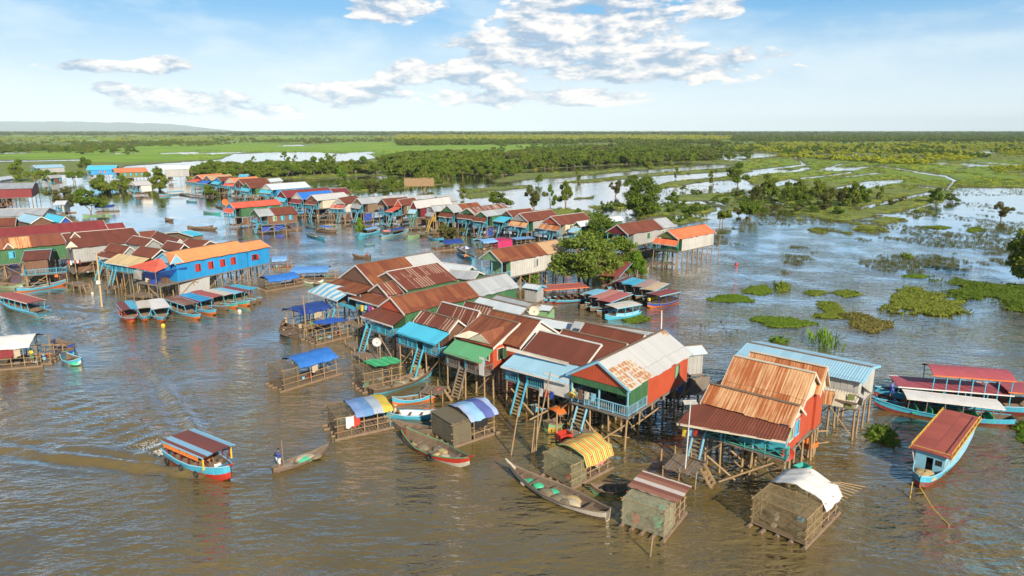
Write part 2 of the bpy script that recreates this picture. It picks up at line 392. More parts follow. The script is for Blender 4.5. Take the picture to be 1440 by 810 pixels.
def land_at(U, V):
    X, Y = world_of(U, V)
    D = np.hypot(X, Y)
    n = fbm(X / 14, Y / 22, 3, 4) - .5; nf = fbm(X / 90, Y / 160, 5, 4) - .5
    s = np.full(U.shape, -50.)
    for p in LANDS: s = np.maximum(s, sdf(p, U, V))
    k = np.clip((420 - D) / 200, 0, 1)
    s = s + (n * 7 * k + nf * 5 * (1 - k)) * np.clip(1.2 - (V < 195), 0, 1)
    for p in MARSH:
        s = np.maximum(s, np.minimum(sdf(p, U, V) * .5, 3) + (fbm(X / 9, Y / 20, 9, 4) - .545) * 22)
    for p in WATERS: s = np.minimum(s, -(sdf(p, U, V) + n * 2.5))
    for p, wd in STREAMS: s = np.minimum(s, -(seg(p, U, V, wd) + n * 1.2))
    # small flood pools
    pool = fbm(X / 60, Y / 190, 21, 3)
    s = np.where((V > 197) & (V < 236) & (pool > .74), np.minimum(s, -(pool - .74) * 60 + n), s)
    return s, X, Y
def grid_mesh(name, X, Y, Z, mat, attr=None, cut=None):
    nr, nc = X.shape
    co_ = np.stack([X, Y, Z], -1).reshape(-1, 3).astype(np.float32)
    i = np.arange(nr * nc).reshape(nr, nc)
    f = np.stack([i[:-1,:-1], i[1:,:-1], i[1:,1:], i[:-1,1:]], -1).reshape(-1, 4)
    if cut is not None:
        keep = cut.reshape(-1)[f].any(1); f = f[keep]
        used = np.unique(f); mp = np.full(nr * nc, -1); mp[used] = np.arange(len(used)); f = mp[f]; co_ = co_[used]
    else: used = np.arange(nr * nc)
    me = bpy.data.meshes.new(name); me.vertices.add(len(co_)); me.vertices.foreach_set('co', co_.ravel())
    me.loops.add(f.size); me.loops.foreach_set('vertex_index', f.ravel().astype(np.int32))
    me.polygons.add(len(f)); me.polygons.foreach_set('loop_start', (np.arange(len(f)) * 4).astype(np.int32))
    me.polygons.foreach_set('use_smooth', np.ones(len(f), bool))
    for k, a in (attr or {}).items():
        at = me.attributes.new(k, 'FLOAT', 'POINT'); at.data.foreach_set('value', a.reshape(-1)[used].astype(np.float32))
    me.update(calc_edges=True); me.validate(); me.materials.append(mat)
    o = bpy.data.objects.new(name, me); COL.objects.link(o); return o

# water material: silty, thin ripples, turning to sky at a distance by Fresnel
m_water, N = newmat('silty_water')
geo = N('NewGeometry').outputs['Position']
mp = N('Mapping'); N.l.new(geo, mp.inputs[0]); mp.inputs['Rotation'].default_value = (0, 0, R(24)); mp.inputs['Scale'].default_value = (.55, 1.25, 1)
wa = N.noise(mp.outputs[0], .9, 3, .55); wb = N.noise(mp.outputs[0], 2.6, 3, .6); wc = N.noise(geo, .12, 2, .5)
mp2 = N('Mapping'); N.l.new(geo, mp2.inputs[0]); mp2.inputs['Rotation'].default_value = (0, 0, R(-40)); mp2.inputs['Scale'].default_value = (.5, 1.5, 1)
wd_ = N.noise(mp2.outputs[0], 1.5, 2, .5)
hh = N.m('ADD', N.m('MULTIPLY_ADD', N.noise(mp.outputs[0], .28, 2, .5), 1.7, wa), N.m('ADD', N.m('MULTIPLY', wb, .30), N.m('MULTIPLY', wd_, .5)))
calm = N('MapRange', Value=wc, i1=.36, i2=.64, i3=.22, i4=1.1).outputs[0]
cd = N('VectorMath', {'operation': 'LENGTH'}); N.l.new(geo, cd.inputs[0])
far = N('MapRange', Value=cd.outputs['Value'], i1=50., i2=210., i3=1., i4=.07).outputs[0]
bp = N('Bump', Strength=N.m('MULTIPLY', N.m('MULTIPLY', calm, far), .85), Distance=.52, Height=hh)
silt = N.mix(N.ramp(N.noise(geo, .035, 4, .6), [(.3, 0), (.7, 1)]), (.100,.073,.024), (.155,.115,.040))
fr = N('Fresnel', IOR=1.33, Normal=bp.outputs[0]).outputs[0]
pd = N('BsdfDiffuse', Color=silt, Normal=bp.outputs[0]); pg = N('BsdfGlossy', Color=(1, 1, 1), Roughness=.06, Normal=bp.outputs[0])
pw = N('MixShader', i0=N('MapRange', Value=fr, i1=.03, i2=.36, i3=.07, i4=.94).outputs[0], i1=pd.outputs[0], i2=pg.outputs[0])
finish(N, pw.outputs[0])

# water sheet
WAKES = []   # (x, y, dirx, diry, length, halfangle tan, amp)
def water_sheet():
    vs = np.concatenate([183.9 + np.array([0, .35, .9, 1.8, 3.0]), np.arange(188.5, 420, 2.5), np.arange(420, 1000, 1.6)])
    us = np.arange(-520, 1961, 3.2)
    U, V = np.meshgrid(us, vs); X, Y = world_of(U, V); Z = np.zeros_like(X)
    for x, y, dx, dy, L, ta, am in WAKES:
        rx = -((X - x) * dx + (Y - y) * dy); ry = np.abs((X - x) * -dy + (Y - y) * dx)
        env = np.clip(rx / 2, 0, 1) * np.clip(1 - rx / L, 0, 1)
        arm = ry - rx * ta
        wid = .6 + rx * .07
        Z += am * env * np.exp(-(arm / wid) ** 2) * np.cos(arm * 2 * math.pi / (1.9 + rx * .02))
        Z += am * .6 * env * np.exp(-(ry / (.5 + rx * .09)) ** 2) * np.cos(rx * 2 * math.pi / 2.2)
    Z *= .35 + 1.3 * fbm(X / 1.7, Y / 1.7, 88, 3)
    # a skirt behind and beside the drone so the water never ends near the picture
    o = grid_mesh('water', X, Y, Z, m_water); tag(o, kind='structure')
    mb = MB(); y1 = Y[-1].min(); y0 = -4000
    mb.add([(-9000, y0, -.004), (9000, y0, -.004), (9000, y1 - .0, -.004), (-9000, y1 - .0, -.004)], [(0,1,2,3)])
    o2 = mb.build('water', m_water); tag(o2, kind='structure')

# land
m_land, N = newmat('marsh_grass')
geo = N('NewGeometry').outputs['Position']
at = N('Attribute', {'attribute_name': 'kind'}).outputs['Fac']; edge = N('Attribute', {'attribute_name': 'edge'}).outputs['Fac']
g1 = N.noise(geo, .02, 5, .62); g2 = N.noise(geo, .15, 4, .65); g3 = N.noise(geo, .9, 3, .6)
dark = N.mix(N.ramp(g2, [(.32,0),(.68,1)]), (.085,.125,.014), (.22,.26,.03))
bright = N.mix(N.ramp(g1, [(.3,0),(.7,1)]), (.11,.26,.002), (.27,.40,.004))
c = N.mix(at, dark, bright)
c = N.mix(N.m('MULTIPLY', N.ramp(g3, [(.45,0),(.7,1)]), .45), c, (.03,.042,.012))
c = N.mix(N.m('MULTIPLY', N.ramp(g2, [(.62,0),(.8,1)]), .5), c, (.17,.13,.05))
c = N.mix(edge, (.07,.06,.03), c)
b = N('Bump', Strength=.7, Distance=.35, Height=g3)
p_ = N('BsdfPrincipled', Base_Color=c, Roughness=.9, Normal=b.outputs[0]); finish(N, p_.outputs[0])
def land_sheet():
    vs = np.concatenate([np.array([184.0, 184.3, 184.7, 185.2, 185.8]), np.arange(186.4, 345, .7)])
    us = np.arange(-260, 1701, 2.2)
    U, V = np.meshgrid(us, vs); s, X, Y = land_at(U, V)
    s = np.where(V < 186.5, 20., s)
    Z = np.clip(s * .16, -.5, .35) + .04 + np.clip(s, 0, 1) * (fbm(X / 3, Y / 3, 2, 3) - .5) * .25
    F = np.zeros_like(s)
    for wt_, poly in ((1, [(-100,206),(120,203),(330,198),(560,202),(720,206),(860,206),(720,213),(560,219),(320,228),(180,230),(100,224),(-100,222)]), (.5, [(1040,232),(1090,222),(1200,226),(1440,222),(1440,262),(1340,262),(1200,258),(1080,250)]),
                 (.9, [(-100,188),(500,189),(560,196),(-100,200)]), (.6, [(820,196),(1440,196),(1440,202),(820,199)]), (.9, [(690,212),(800,211),(800,216),(690,219)])):
        F = np.maximum(F, wt_ * np.clip((sdf(poly, U, V) + (fbm(X / 120, Y / 260, 31, 4) - .5) * 22) / 5 + .5, 0, 1))
    o = grid_mesh('marshland', X, Y, Z, m_land, {'kind': F, 'edge': np.clip(s / 1.2, 0, 1)}, cut=s > -1.5)
    tag(o, kind='structure')
land_sheet()

# far hills
def hills():
    m, N = newmat('hill_forest'); p = N('BsdfPrincipled', Base_Color=N.mix(N.noise(N('NewGeometry').outputs['Position'], .002, 5, .6), (.04,.07,.04), (.08,.11,.06)), Roughness=.95); finish(N, p.outputs[0])
    D = 17000.
    prof = [(-60,15),(0,13.5),(60,14),(140,13.8),(190,12.5),(235,11.5),(262,11),(285,8.5),(305,5.5),(325,3.5),(345,1.5),(400,-1)]
    us = np.arange(-400, 420, 4.); base = np.interp(us, [p[0] for p in prof], [p[1] for p in prof])
    nr = 14; X = np.zeros((nr, len(us))); Y = X.copy(); Z = X.copy()
    for r in range(nr):
        d = D + (r - 4) * 420.; k = math.exp(-((r - 6) / 3.6) ** 2)
        a = (us - 720) / FPX / CP
        X[r] = a * d; Y[r] = d
        Z[r] = np.clip(base, -2, 99) * D / FPX * 1.03 * k * (.9 + .2 * fbm(us / 14., us * 0 + r * .6, 4, 3)) + 24 * 0 - 6
    o = grid_mesh('hills', X, Y, Z, m); tag(o, kind='structure')
hills()

def haze():
    mb = MB(); mb.box(-21000, 21000, -4300, 26000, -3, 420)
    m = bpy.data.materials.new('haze_air'); m.use_nodes = True; m.node_tree.nodes.clear(); n = m.node_tree.nodes
    v = n.new('ShaderNodeVolumePrincipled'); v.inputs['Color'].default_value = (.72, .90, 1, 1); v.inputs['Density'].default_value = HAZE
    v.inputs['Anisotropy'].default_value = -0.25
    o = n.new('ShaderNodeOutputMaterial'); m.node_tree.links.new(v.outputs[0], o.inputs[1])
    ob = mb.build('haze', m); tag(ob, kind='stuff')
HAZE = 4.6e-5
haze()
# ======================= stilt houses ======================================
def solve(A, Rr, E, ze, zr=None, lo=.8, hi=2.6):
    """ridge height such that the eave corner stands square to the gable"""
    Ew = P(E, ze)
    if zr is None:
        best = None
        for k in range(41):
            z = ze + lo + (hi - lo) * k / 40; a = P(A, z); r = P(Rr, z); d = (r - a); d.z = 0; d.normalize()
            q = abs((Ew - a).x * d.x + (Ew - a).y * d.y)
            if best is None or q < best[0]: best = (q, z)
        zr = best[1]
    a = P(A, zr); r = P(Rr, zr); d = r - a; d.z = 0; L = d.length; d.normalize()
    e = Ew - a; side = 1 if (d.x * e.y - d.y * e.x) > 0 else -1
    w = abs(d.x * e.y - d.y * e.x)
    return a, r, d, L, w, side, zr

def stilt(mb, x, y, z1, r=.09, rr=rnd):
    lean = .05
    mb.tube([(x + rr.uniform(-lean, lean) * 3, y + rr.uniform(-lean, lean) * 3, -1.2), (x, y, z1)], [r * 1.15, r * .85], 6)

def window(root, x, y, z, w, h, ax, sgn, col, opened=.0):
    """a shuttered opening in a wall; ax='x': wall runs along x, outward normal sgn*y"""
    f = MB(); d = .05
    def bx(m, a0, a1, z0, z1, o0, o1, mi=0):
        if ax == 'x': m.box(x + a0, x + a1, *sorted((y + sgn * o0, y + sgn * o1)), z0, z1, mi)
        else: m.box(*sorted((x + sgn * o0, x + sgn * o1)), y + a0, y + a1, z0, z1, mi)
    t = .07
    bx(f, -w/2-t, -w/2, z, z+h, 0, d); bx(f, w/2, w/2+t, z, z+h, 0, d); bx(f, -w/2-t, w/2+t, z+h, z+h+t, 0, d); bx(f, -w/2-t, w/2+t, z-t, z, 0, d+.04)
    fo = f.build('window', col[0], root)
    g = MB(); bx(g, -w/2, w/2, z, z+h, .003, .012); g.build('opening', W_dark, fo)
    if opened:
        for sg in (-1, 1):
            s = MB()
            a = sg * w / 2; q = w * .45
            if ax == 'x': s.beam((x+a, y+sgn*.06, z+h/2), (x+a+sg*q*.3, y+sgn*(.06+q*.9), z+h/2), .03, h*.94)
            else: s.beam((x+sgn*.06, y+a, z+h/2), (x+sgn*(.06+q*.9), y+a+sg*q*.3, z+h/2), .03, h*.94)
            s.build('shutter', col[1], fo)
    else:
        s = MB(); bx(s, -w/2+.01, w*.22, z+.01, z+h-.01, .014, .04); s.build('shutter', col[1], fo)
    return fo

def railing(root, p, q, z, col, pattern='bars', h=.85):
    mb = MB(); p = Vector((*p, z)); q = Vector((*q, z)); L = (q - p).length; n = max(1, round(L / 1.3)); up = Vector((0, 0, 1))
    mb.beam(p + up * h, q + up * h, .07, .06); mb.beam(p + up * .12, q + up * .12, .05, .05)
    for k in range(n + 1): c = p.lerp(q, k / n); mb.beam(c, c + up * h, .07)
    if pattern == 'bars':
        m = max(2, int(L / .2))
        for k in range(m): c = p.lerp(q, (k + .5) / m); mb.beam(c + up * .12, c + up * h, .03)
    elif pattern == 'cross':
        mb.beam(p + up * .5, q + up * .5, .035)
        for k in range(n):
            a = p.lerp(q, k / n); b = p.lerp(q, (k + 1) / n)
            mb.beam(a + up * .12, b + up * h, .035); mb.beam(b + up * .12, a + up * h, .035)
    else:
        mb.beam(p + up * .5, q + up * .5, .05)
    return mb.build('railing', col, root)

def stairs(root, top, n, z, col, w=.85, slope=.45, zb=.15, rung=None, name='stairs'):
    """ladder stair from the deck edge down to the water; n = outward direction"""
    n = Vector((*n, 0)).normalized(); side = Vector((-n.y, n.x, 0)); top = Vector((*top, z)); dz = z - zb
    bot = top + n * dz * slope - Vector((0, 0, dz)); mb = MB(); rg = MB()
    for s in (-1, 1): mb.beam(top + side * s * w / 2 + Vector((0,0,.25)), bot + side * s * w / 2, .09, .16)
    k = int(dz / .27)
    for i in range(1, k + 1):
        c = top.lerp(bot, i / (k + .6)); rg.beam(c - side * w / 2, c + side * w / 2, .17, .045)
    o = mb.build(name, col, root); rg.build('rung', rung or W_post, o)
    return o

def sheets(mb, a, b, c, d, rr, wd=.82):
    """a roof slope laid from separate sheets: uneven laps, lifted edges, ragged eaves"""
    a, b, c, d = map(Vector, (a, b, c, d)); L = (b - a).length; n = max(1, round(L / wd)); dn = (d - a).normalized(); nn = (b - a).cross(d - a).normalized(); V = (d - a).length
    if nn.z < 0: nn = -nn
    for i in range(n):
        t0, t1 = i / n, (i + 1) / n; lift = rr.uniform(0, .018) + (.010 if i % 2 else 0); ext = dn * rr.uniform(-.07, .07); tl = nn * rr.uniform(-.004, .03)
        p = [a.lerp(b, t0) + nn * lift, a.lerp(b, t1) + nn * lift, d.lerp(c, t1) + ext + nn * lift + tl, d.lerp(c, t0) + ext + nn * lift]
        o = nn * .035; top = p; bot = [q - o for q in p]; u0, u1 = L * t0, L * t1
        uvt = [(u0, 0), (u1, 0), (u1, V), (u0, V)]
        mb.add(top + bot, [(0,3,2,1), (4,5,6,7), (0,1,5,4), (1,2,6,5), (2,3,7,6), (3,0,4,7)], 0, uv=[[uvt[k] for k in (0,3,2,1)], [uvt[k] for k in (0,1,2,3)]] + [None]*4)
NHOUSE = 0
W_sack_ = paint('sacking', (.36,.30,.22), .9, .4)
def house(label, A, Rr, E, ze=5.1, zf=2.7, zr=None, roof=S_brown, segs=None, wall=W_wood, gable=None, front=None, trim=W_white, fv=1.4, lean=(), wins=None,
          extra=(), rail=W_cyan, cat='house', name='stilt_house', group=None, detail=1, step=2.6, ny=3, stairs_at=.3, ov=.3, stilts=True, notch=None, seed=None, postc=None, wbase=None, lo=.8, hi=2.6, back=True, lattice=None, gopen=False, overlay=(), lower=True):
    global NHOUSE; NHOUSE += 1
    rr = random.Random(NHOUSE * 13 + 5)
    a, r, d, L, w, side, zr = solve(pt(*A), pt(*Rr), pt(*E), ze, zr, lo, hi)
    w = max(w, 1.2)
    c = (a + r) / 2; ang = math.atan2(d.y, d.x)
    root = thing(name, label, cat, (c.x, c.y, 0), ang, group)
    gable = gable or wall; front = front or wall
    if detail > 1: print('HOUSE %-40s zr %.2f L %.1f w %.1f D %.0f' % (label[:40], zr, L, w, c.length))
    def loc(v):
        q = Vector((v[0] - c.x, v[1] - c.y, 0)); return Vector((q.x * d.x + q.y * d.y, -q.x * d.y + q.y * d.x))
    prisms = [(0., 0., L, w, zr, ze, zf, segs or [(0, 1, roof)], wall, gable, fv)]
    for e in extra:
        ez = e.get('ze', ze); a2, r2, d2, L2, w2, s2, zr2 = solve(pt(*e['A']), pt(*e['R']), pt(*e['E']), ez, e.get('zr', zr))
        la, lr = loc(a2), loc(r2); x0, x1 = sorted((la.x, lr.x)); yc = (la.y + lr.y) / 2
        sg = e.get('segs') or [(0, 1, e.get('roof', roof))]
        if la.x > lr.x: sg = [(1 - q1, 1 - q0, m) for q0, q1, m in sg]
        if 'xr' in e: x0, x1, yc = L/2 + e['xr'][0], L/2 + e['xr'][1], 0.
        prisms.append(((x0 + x1) / 2, yc, x1 - x0, e.get('w', w2), zr2, ez, zf, sg, e.get('wall', wall), e.get('gable', gable), e.get('fv', 0)))
        if detail > 1: print('   extra x %.1f y %.1f L %.1f w %.1f zr %.2f' % prisms[-1][0:1] + () if False else '')
    first = True
    for (px, py, L_, w_, zr_, ze_, zf_, sg, wl, gb, fv_) in prisms:
        x0, x1 = px - L_ / 2, px + L_ / 2
        for q0, q1, m in sg:
            mb = MB(); xa, xb = x0 + q0 * L_, x0 + q1 * L_
            for s in (-1, 1):
                if detail < 1: mb.slab((xa, py, zr_), (xb, py, zr_), (xb, py + s * w_, ze_), (xa, py + s * w_, ze_), .05); continue
                sheets(mb, (xa, py, zr_), (xb, py, zr_), (xb, py + s * w_, ze_), (xa, py + s * w_, ze_), rr)
            rf = mb.build('roof', m, root)
        mb = MB(); mb.beam((x0, py, zr_ + .03), (x1, py, zr_ + .03), .28, .05); mb.build('ridge_cap', W_white if detail < 0 else sg[-1][2] if False else trim if rr.random() < .3 else W_wood, rf)
        mb = MB(); g = .06
        for xx in (x0 - .05, x1 + .0):
            mb = MB(); vs = [(xx + q, py + y, z) for q in (0, .05) for y, z in ((-w_-.02, ze_ - .2), (-w_-.02, ze_ + .0), (0, zr_ + .03), (w_+.02, ze_ + .0), (w_+.02, ze_ - .2), (0, zr_ - .18))]
            mb.add(vs, [(0,1,2,5), (5,2,3,4), (11,8,7,6), (10,9,8,11), (0,6,7,1), (1,7,8,2), (2,8,9,3), (3,9,10,4), (4,10,11,5), (5,11,6,0)])
            mb.build('barge_board', trim, root)
        # walls under the roof
        wy = w_ - ov; zt = ze_ + (zr_ - ze_) * (ov / w_) - .09
        xa, xb = x0 + ov + fv_, x1 - ov
        if wl is not None:
            mb = MB(); zb = zf_ if wbase is None else wbase
            pr = [(-wy, zb), (wy, zb), (wy, zt), (0, zr_ - .09), (-wy, zt)]
            vs = [(xa, py + y, z) for y, z in pr] + [(xb, py + y, z) for y, z in pr]
            mb.add(vs, [(4,3,2,1,0), (5,6,7,8,9), (0,1,6,5), (1,2,7,6), (4,0,5,9), (2,3,8,7), (3,4,9,8)])
            mb.build('wall', wl, root)
            if gb is not wl or fv_ > 0:
                for xx, on in ((x0 + ov * .5, True), (xb + .02, gb is not wl)):
                    if not on: continue
                    mb = MB(); t = .05; zt2 = ze_ - .05
                    vs = [(xx + q, py + y, z) for q in (0, t) for y, z in ((-w_ * .93, zt2), (w_ * .93, zt2), (0, zr_ - .07))]
                    mb.add(vs, [(2,1,0), (3,4,5), (0,1,4,3), (1,2,5,4), (2,0,3,5)])
                    if not (gopen and xx < px): mb.build('gable', gb, root)
            if fv_ > 0 and front is not wl:
                mb = MB(); mb.box(xa - .04, xa - .003, py - wy, py + wy, zf_, zt); mb.build('front_wall', front, root)
            if fv_ > 0:   # door in the verandah wall
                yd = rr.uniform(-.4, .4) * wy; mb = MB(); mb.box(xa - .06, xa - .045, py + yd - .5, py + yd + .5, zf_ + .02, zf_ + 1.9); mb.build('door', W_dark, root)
        # floor deck
        mb = MB(); mb.box(x0 + ov - .1, x1 - ov + .1, py - wy - .1, py + wy + .1, zf_ - .16, zf_ - .003); mb.build('floor_deck', W_grey, root)
        if stilts:
            nx = max(2, round((L_ - .6) / step) + 1)
            for i in range(nx):
                for k in range(ny):
                    if detail < 1 and k not in (0, ny - 1) and i not in (0, nx - 1): continue
                    mb = MB(); stilt(mb, x0 + ov + .1 + (L_ - 2 * ov - .2) * i / (nx - 1), py + (-wy + .1) + (2 * wy - .2) * k / (ny - 1), zf_ - .16, .085 + .02 * rr.random(), rr)
                    mb.build('stilt', W_post, root)
            for i in range(0, nx - 1, 2 if detail < 1 else 1):
                xs = x0 + ov + .1 + (L_ - 2 * ov - .2) * i / (nx - 1); xe = xs + (L_ - 2 * ov) / (nx - 1)
                mb = MB(); ys = py + side * (wy - .02)
                if rr.random() < .5: xs, xe = xe, xs
                mb.tube([(xs, ys, rr.uniform(.1, .5)), (xe, ys, zf_ - .3)], .05, 5); mb.build('brace', W_post, root)
        if fv_ > 0 and first:   # verandah posts and rail at the gable front
            for s in (-1, 0, 1):
                mb = MB(); mb.beam((x0 + ov + .05, py + s * (wy - .05), zf_ - .16), (x0 + ov + .05, py + s * (wy - .05), ze_ - .05), .11); mb.build('post', postc or rail, root)
            fl = [q for q in lean if q['side'] == 'F']
            if not fl:
                st = stairs_at
                ya, yb = -wy, wy; yg = ya + (yb - ya) * (st or 0)
                if st is None or detail < 0: railing(root, (x0 + ov, ya), (x0 + ov, yb), zf_, rail, lattice or 'bars')
                else:
                    railing(root, (x0 + ov, ya), (x0 + ov, yg - .45), zf_, rail, lattice or 'bars') if yg - .45 > ya + .4 else None
                    railing(root, (x0 + ov, yg + .45), (x0 + ov, yb), zf_, rail, lattice or 'bars') if yb > yg + .9 else None
                    stairs(root, (x0 + ov - .05, yg), (-1, 0), zf_, rail)
                for s in (-1, 1): railing(root, (x0 + ov, py + s * wy), (xa, py + s * wy), zf_, rail, lattice or 'bars')
        first = False
    # lean-to roofs, decks
    for q in lean:
        s = q['side']; pi = q.get('prism', 0); px, py, L_, w_ = prisms[pi][:4]; ze_ = prisms[pi][5]
        if s == 'F': e0, e1, n = (px - L_/2, py - w_), (px - L_/2, py + w_), (-1, 0)
        elif s == 'B': e0, e1, n = (px + L_/2, py - w_), (px + L_/2, py + w_), (1, 0)
        else:
            sg = side if s == 'N' else -side
            e0, e1, n = (px - L_/2, py + sg * w_), (px + L_/2, py + sg * w_), (0, sg)
        t0, t1 = q.get('t', (0, 1)); e0, e1 = [Vector((e0[0] + (e1[0]-e0[0])*t, e0[1] + (e1[1]-e0[1])*t)) for t in (t0, t1)]
        n = Vector(n); z0 = ze_ + q.get('dz', -.12); z1 = q.get('lo', z0 - .75)
        if 'px' in q:
            lw = loc(P(pt(*q['px']), z1)); D = (lw - e0).dot(n); D = min(max(D, .8), 7)
        else: D = q.get('d', 1.8)
        D2 = D
        if 'px2' in q: D2 = min(max((loc(P(pt(*q['px2']), z1)) - e1).dot(n), .8), 8)
        if detail > 1: print('   lean', s, 'D %.1f %.1f' % (D, D2))
        ed = (e1 - e0).normalized()
        q0, q1 = e0 + n * D, e1 + n * D2
        so_ = q.get('splay', 0); q0 = q0 - ed * so_; q1 = q1 + ed * so_
        i0 = e0 - n * q.get('tuck', .1); i1 = e1 - n * q.get('tuck', .1)
        if q.get('mat'):
            mb = MB(); sheets(mb, (i0.x, i0.y, z0), (i1.x, i1.y, z0), (q1.x, q1.y, z1), (q0.x, q0.y, z1), rr)
            mb.build(q.get('name', 'lean_to_roof'), q['mat'], root)
            mb = MB(); mb.beam((q0.x, q0.y, z1 - .06), (q1.x, q1.y, z1 - .06), .05, .16)
            mb.build('fascia', q.get('trim', trim), root)
        if q.get('deck', True):
            dd = max(.5, min(D, D2) - q.get('back', .35)); f0, f1 = e0 - n * ov, e1 - n * ov; g0, g1 = e0 + n * dd, e1 + n * dd
            zz = zf + q.get('dzf', -.03)
            mb = MB(); vs = [(*v, z) for z in (zz - .12, zz) for v in (f0, f1, g1, g0)]
            mb.add(vs, [(3,2,1,0), (4,5,6,7), (0,1,5,4), (1,2,6,5), (2,3,7,6), (3,0,4,7)]); mb.build('verandah_deck', W_grey, root)
            np_ = max(2, round((g1 - g0).length / 2.3) + 1)
            for k in range(np_):
                v = g0.lerp(g1, k / (np_ - 1)) * 1.0 - n * .08; v = v + ed * (.08 if k == 0 else -.08 if k == np_ - 1 else 0)
                if stilts: mb = MB(); stilt(mb, v.x, v.y, zz - .12, .085, rr); mb.build('stilt', W_post, root)
                if q.get('mat'): mb = MB(); mb.beam((v.x, v.y, zz), (v.x, v.y, z1 + (z0 - z1) * (.35 / max(D, .5)) - .06), .10); mb.build('post', postc or rail, root)
            if stilts and detail >= 1:
                for k in range(0, np_ - 1, 2):
                    va = g0.lerp(g1, k / (np_ - 1)); vb = g0.lerp(g1, (k + 1) / (np_ - 1))
                    mb = MB(); mb.tube([(va.x, va.y, .2), (vb.x, vb.y, zz - .3)], .055, 5); mb.build('brace', W_post, root)
            rl = q.get('rail', rail)
            if rl:
                st = q.get('stairs', .35)
                pat = q.get('pat', 'bars' if detail >= 1 else 'bars')
                ra, rb = q.get('rt', (0, 1))
                def lerp2(t): return g0.lerp(g1, t)
                Lg = (g1 - g0).length; hw = .5 / Lg
                if st is not None:
                    if st - hw > ra + .02: railing(root, lerp2(ra), lerp2(st - hw), zz, rl, pat)
                    if st + hw < rb - .02: railing(root, lerp2(st + hw), lerp2(rb), zz, rl, pat)
                    v = lerp2(st); stairs(root, (v.x, v.y), tuple(n), zz, q.get('stairc', rl), slope=q.get('slope', .45))
                else: railing(root, lerp2(ra), lerp2(rb), zz, rl, pat)
                railing(root, e0, g0, zz, rl, pat)
                railing(root, e1, g1, zz, rl, pat)
            if q.get('panel'):
                pa, pb = q['panel'][:2]; v0, v1 = g0.lerp(g1, pa) + n * .06, g0.lerp(g1, pb) + n * .06
                mb = MB(); mb.beam((v0.x, v0.y, zz + .85), (v1.x, v1.y, zz + .85), .05, 1.7); mb.build('screen_panel', q['panel'][2], root)
    # windows on the eave-side wall
    px, py, L_, w_, zr_, ze_, zf_, sg, wl, gb, fv_ = prisms[0]
    wy = w_ - ov
    if wins is None:
        wins = []
        if detail >= 1 or rr.random() < .7:
            for k in range(rr.randint(1, 3)): wins.append(('N', rr.uniform(.2, .9), rr.choice([(W_cyan, W_cyan), (W_white, W_lgreen), (W_wood, W_maroon), (W_wood, W_wood)])))
    for wn in wins:
        s, t, col = wn[:3]; op = wn[3] if len(wn) > 3 else 0; ww, wh = wn[4] if len(wn) > 4 else (.75, 1.0); z = zf_ + (ze_ - zf_) * .38; pi = wn[5] if len(wn) > 5 else 0
        px, py, L_, w_, zr_, ze_, zf_, sg, wl, gb, fv_ = prisms[pi]; wy = w_ - ov; xa, xb = px - L_/2 + ov + fv_, px + L_/2 - ov
        if s in 'NO':
            sg_ = side if s == 'N' else -side
            window(root, xa + (xb - xa) * t, py + sg_ * wy, z, ww, wh, 'x', sg_, col, op)
        else:
            window(root, xa - .04 if s == 'F' else xb, py + (t - .5) * 2 * wy, z, ww, wh, 'y', -1 if s == 'F' else 1, col, op)
    for (s, t0, t1, m) in overlay:
        sg_ = side if s == 'N' else -side
        px, py, L_, w_, zr_, ze_, zf_ = prisms[0][:7]; y = py + sg_ * (w_ - ov + .003); mb = MB(); mb.box(px - L_/2 + ov + (L_-2*ov) * t0, px - L_/2 + ov + (L_-2*ov) * t1, *sorted((y, y + sg_ * .03)), zf_, ze_ - .05); mb.build('front_panel_or_shade', m, root)
    if detail < 2 and stilts and lower:
        px, py, L_, w_ = prisms[0][:4]; x0, x1 = px - L_/2, px + L_/2
        a_ = rr.uniform(-1.5, .5); b_ = rr.uniform(.3, .9); zz = rr.uniform(.35, .8); n_ = max(4, int(L_ * b_ / .5)); mb = MB()
        mb.box(x0 + a_, x0 + L_ * b_, py - w_ * .9, py + w_ * .9, zz - .08, zz); mb.build('lower_deck', W_grey, root)
        for q in range(rr.randint(3, 6)):
            x = rr.uniform(x0 - 1, x1); y = py + rr.uniform(-1.0, 1.0) * w_; s_ = rr.uniform(.14, .38); mb = MB()
            if rr.random() < .5: mb.tube([(x, y, zz), (x, y, zz + s_ * 1.3)], [s_ * .8, s_], 8)
            else: mb.box(x - s_, x + s_, y - s_ * .6, y + s_ * .6, zz, zz + s_)
            mb.build('stored_goods', rr.choice([W_sack_, W_wood, W_wood, W_cyan, W_board, W_grey, W_board, W_white, W_lgreen, W_deep]), root)
        for q in range(2):
            ys = py + rr.choice((-1, 1)) * w_ * .7; xa_ = rr.uniform(x0, px); mb = MB(); mb.box(xa_, xa_ + rr.uniform(1.2, 3), ys - .02, ys + .02, zz, zf - .4); mb.build('shade_screen', rr.choice([W_wood, W_board, W_metal, W_grey, W_deep]), root)  # screens added between the stilts to darken the space under the floor
        for q in range(rr.randint(2, 5)):
            xa_ = rr.uniform(x0 - 1, x1); ya_ = py + rr.uniform(-1, 1) * w_; mb = MB(); mb.tube([(xa_, ya_, .1), (xa_ + rr.uniform(-2.5, 2.5), ya_ + rr.uniform(-1.5, 1.5), rr.uniform(1.2, 2.4))], .05, 5); mb.build('brace', W_post, root)
        for q in range(rr.randint(1, 3)):   # washing under the verandah roof
            ys = py + rr.uniform(-.8, .6) * w_; xx = x0 + rr.uniform(.1, .3); mb = MB(); mb.box(xx, xx + .03, ys, ys + rr.uniform(.3, .7), zf + .7, zf + 1.5); mb.build('hung_washing', rr.choice([W_redp, W_white, W_pink, W_deep, W_yel, W_teal]), root)
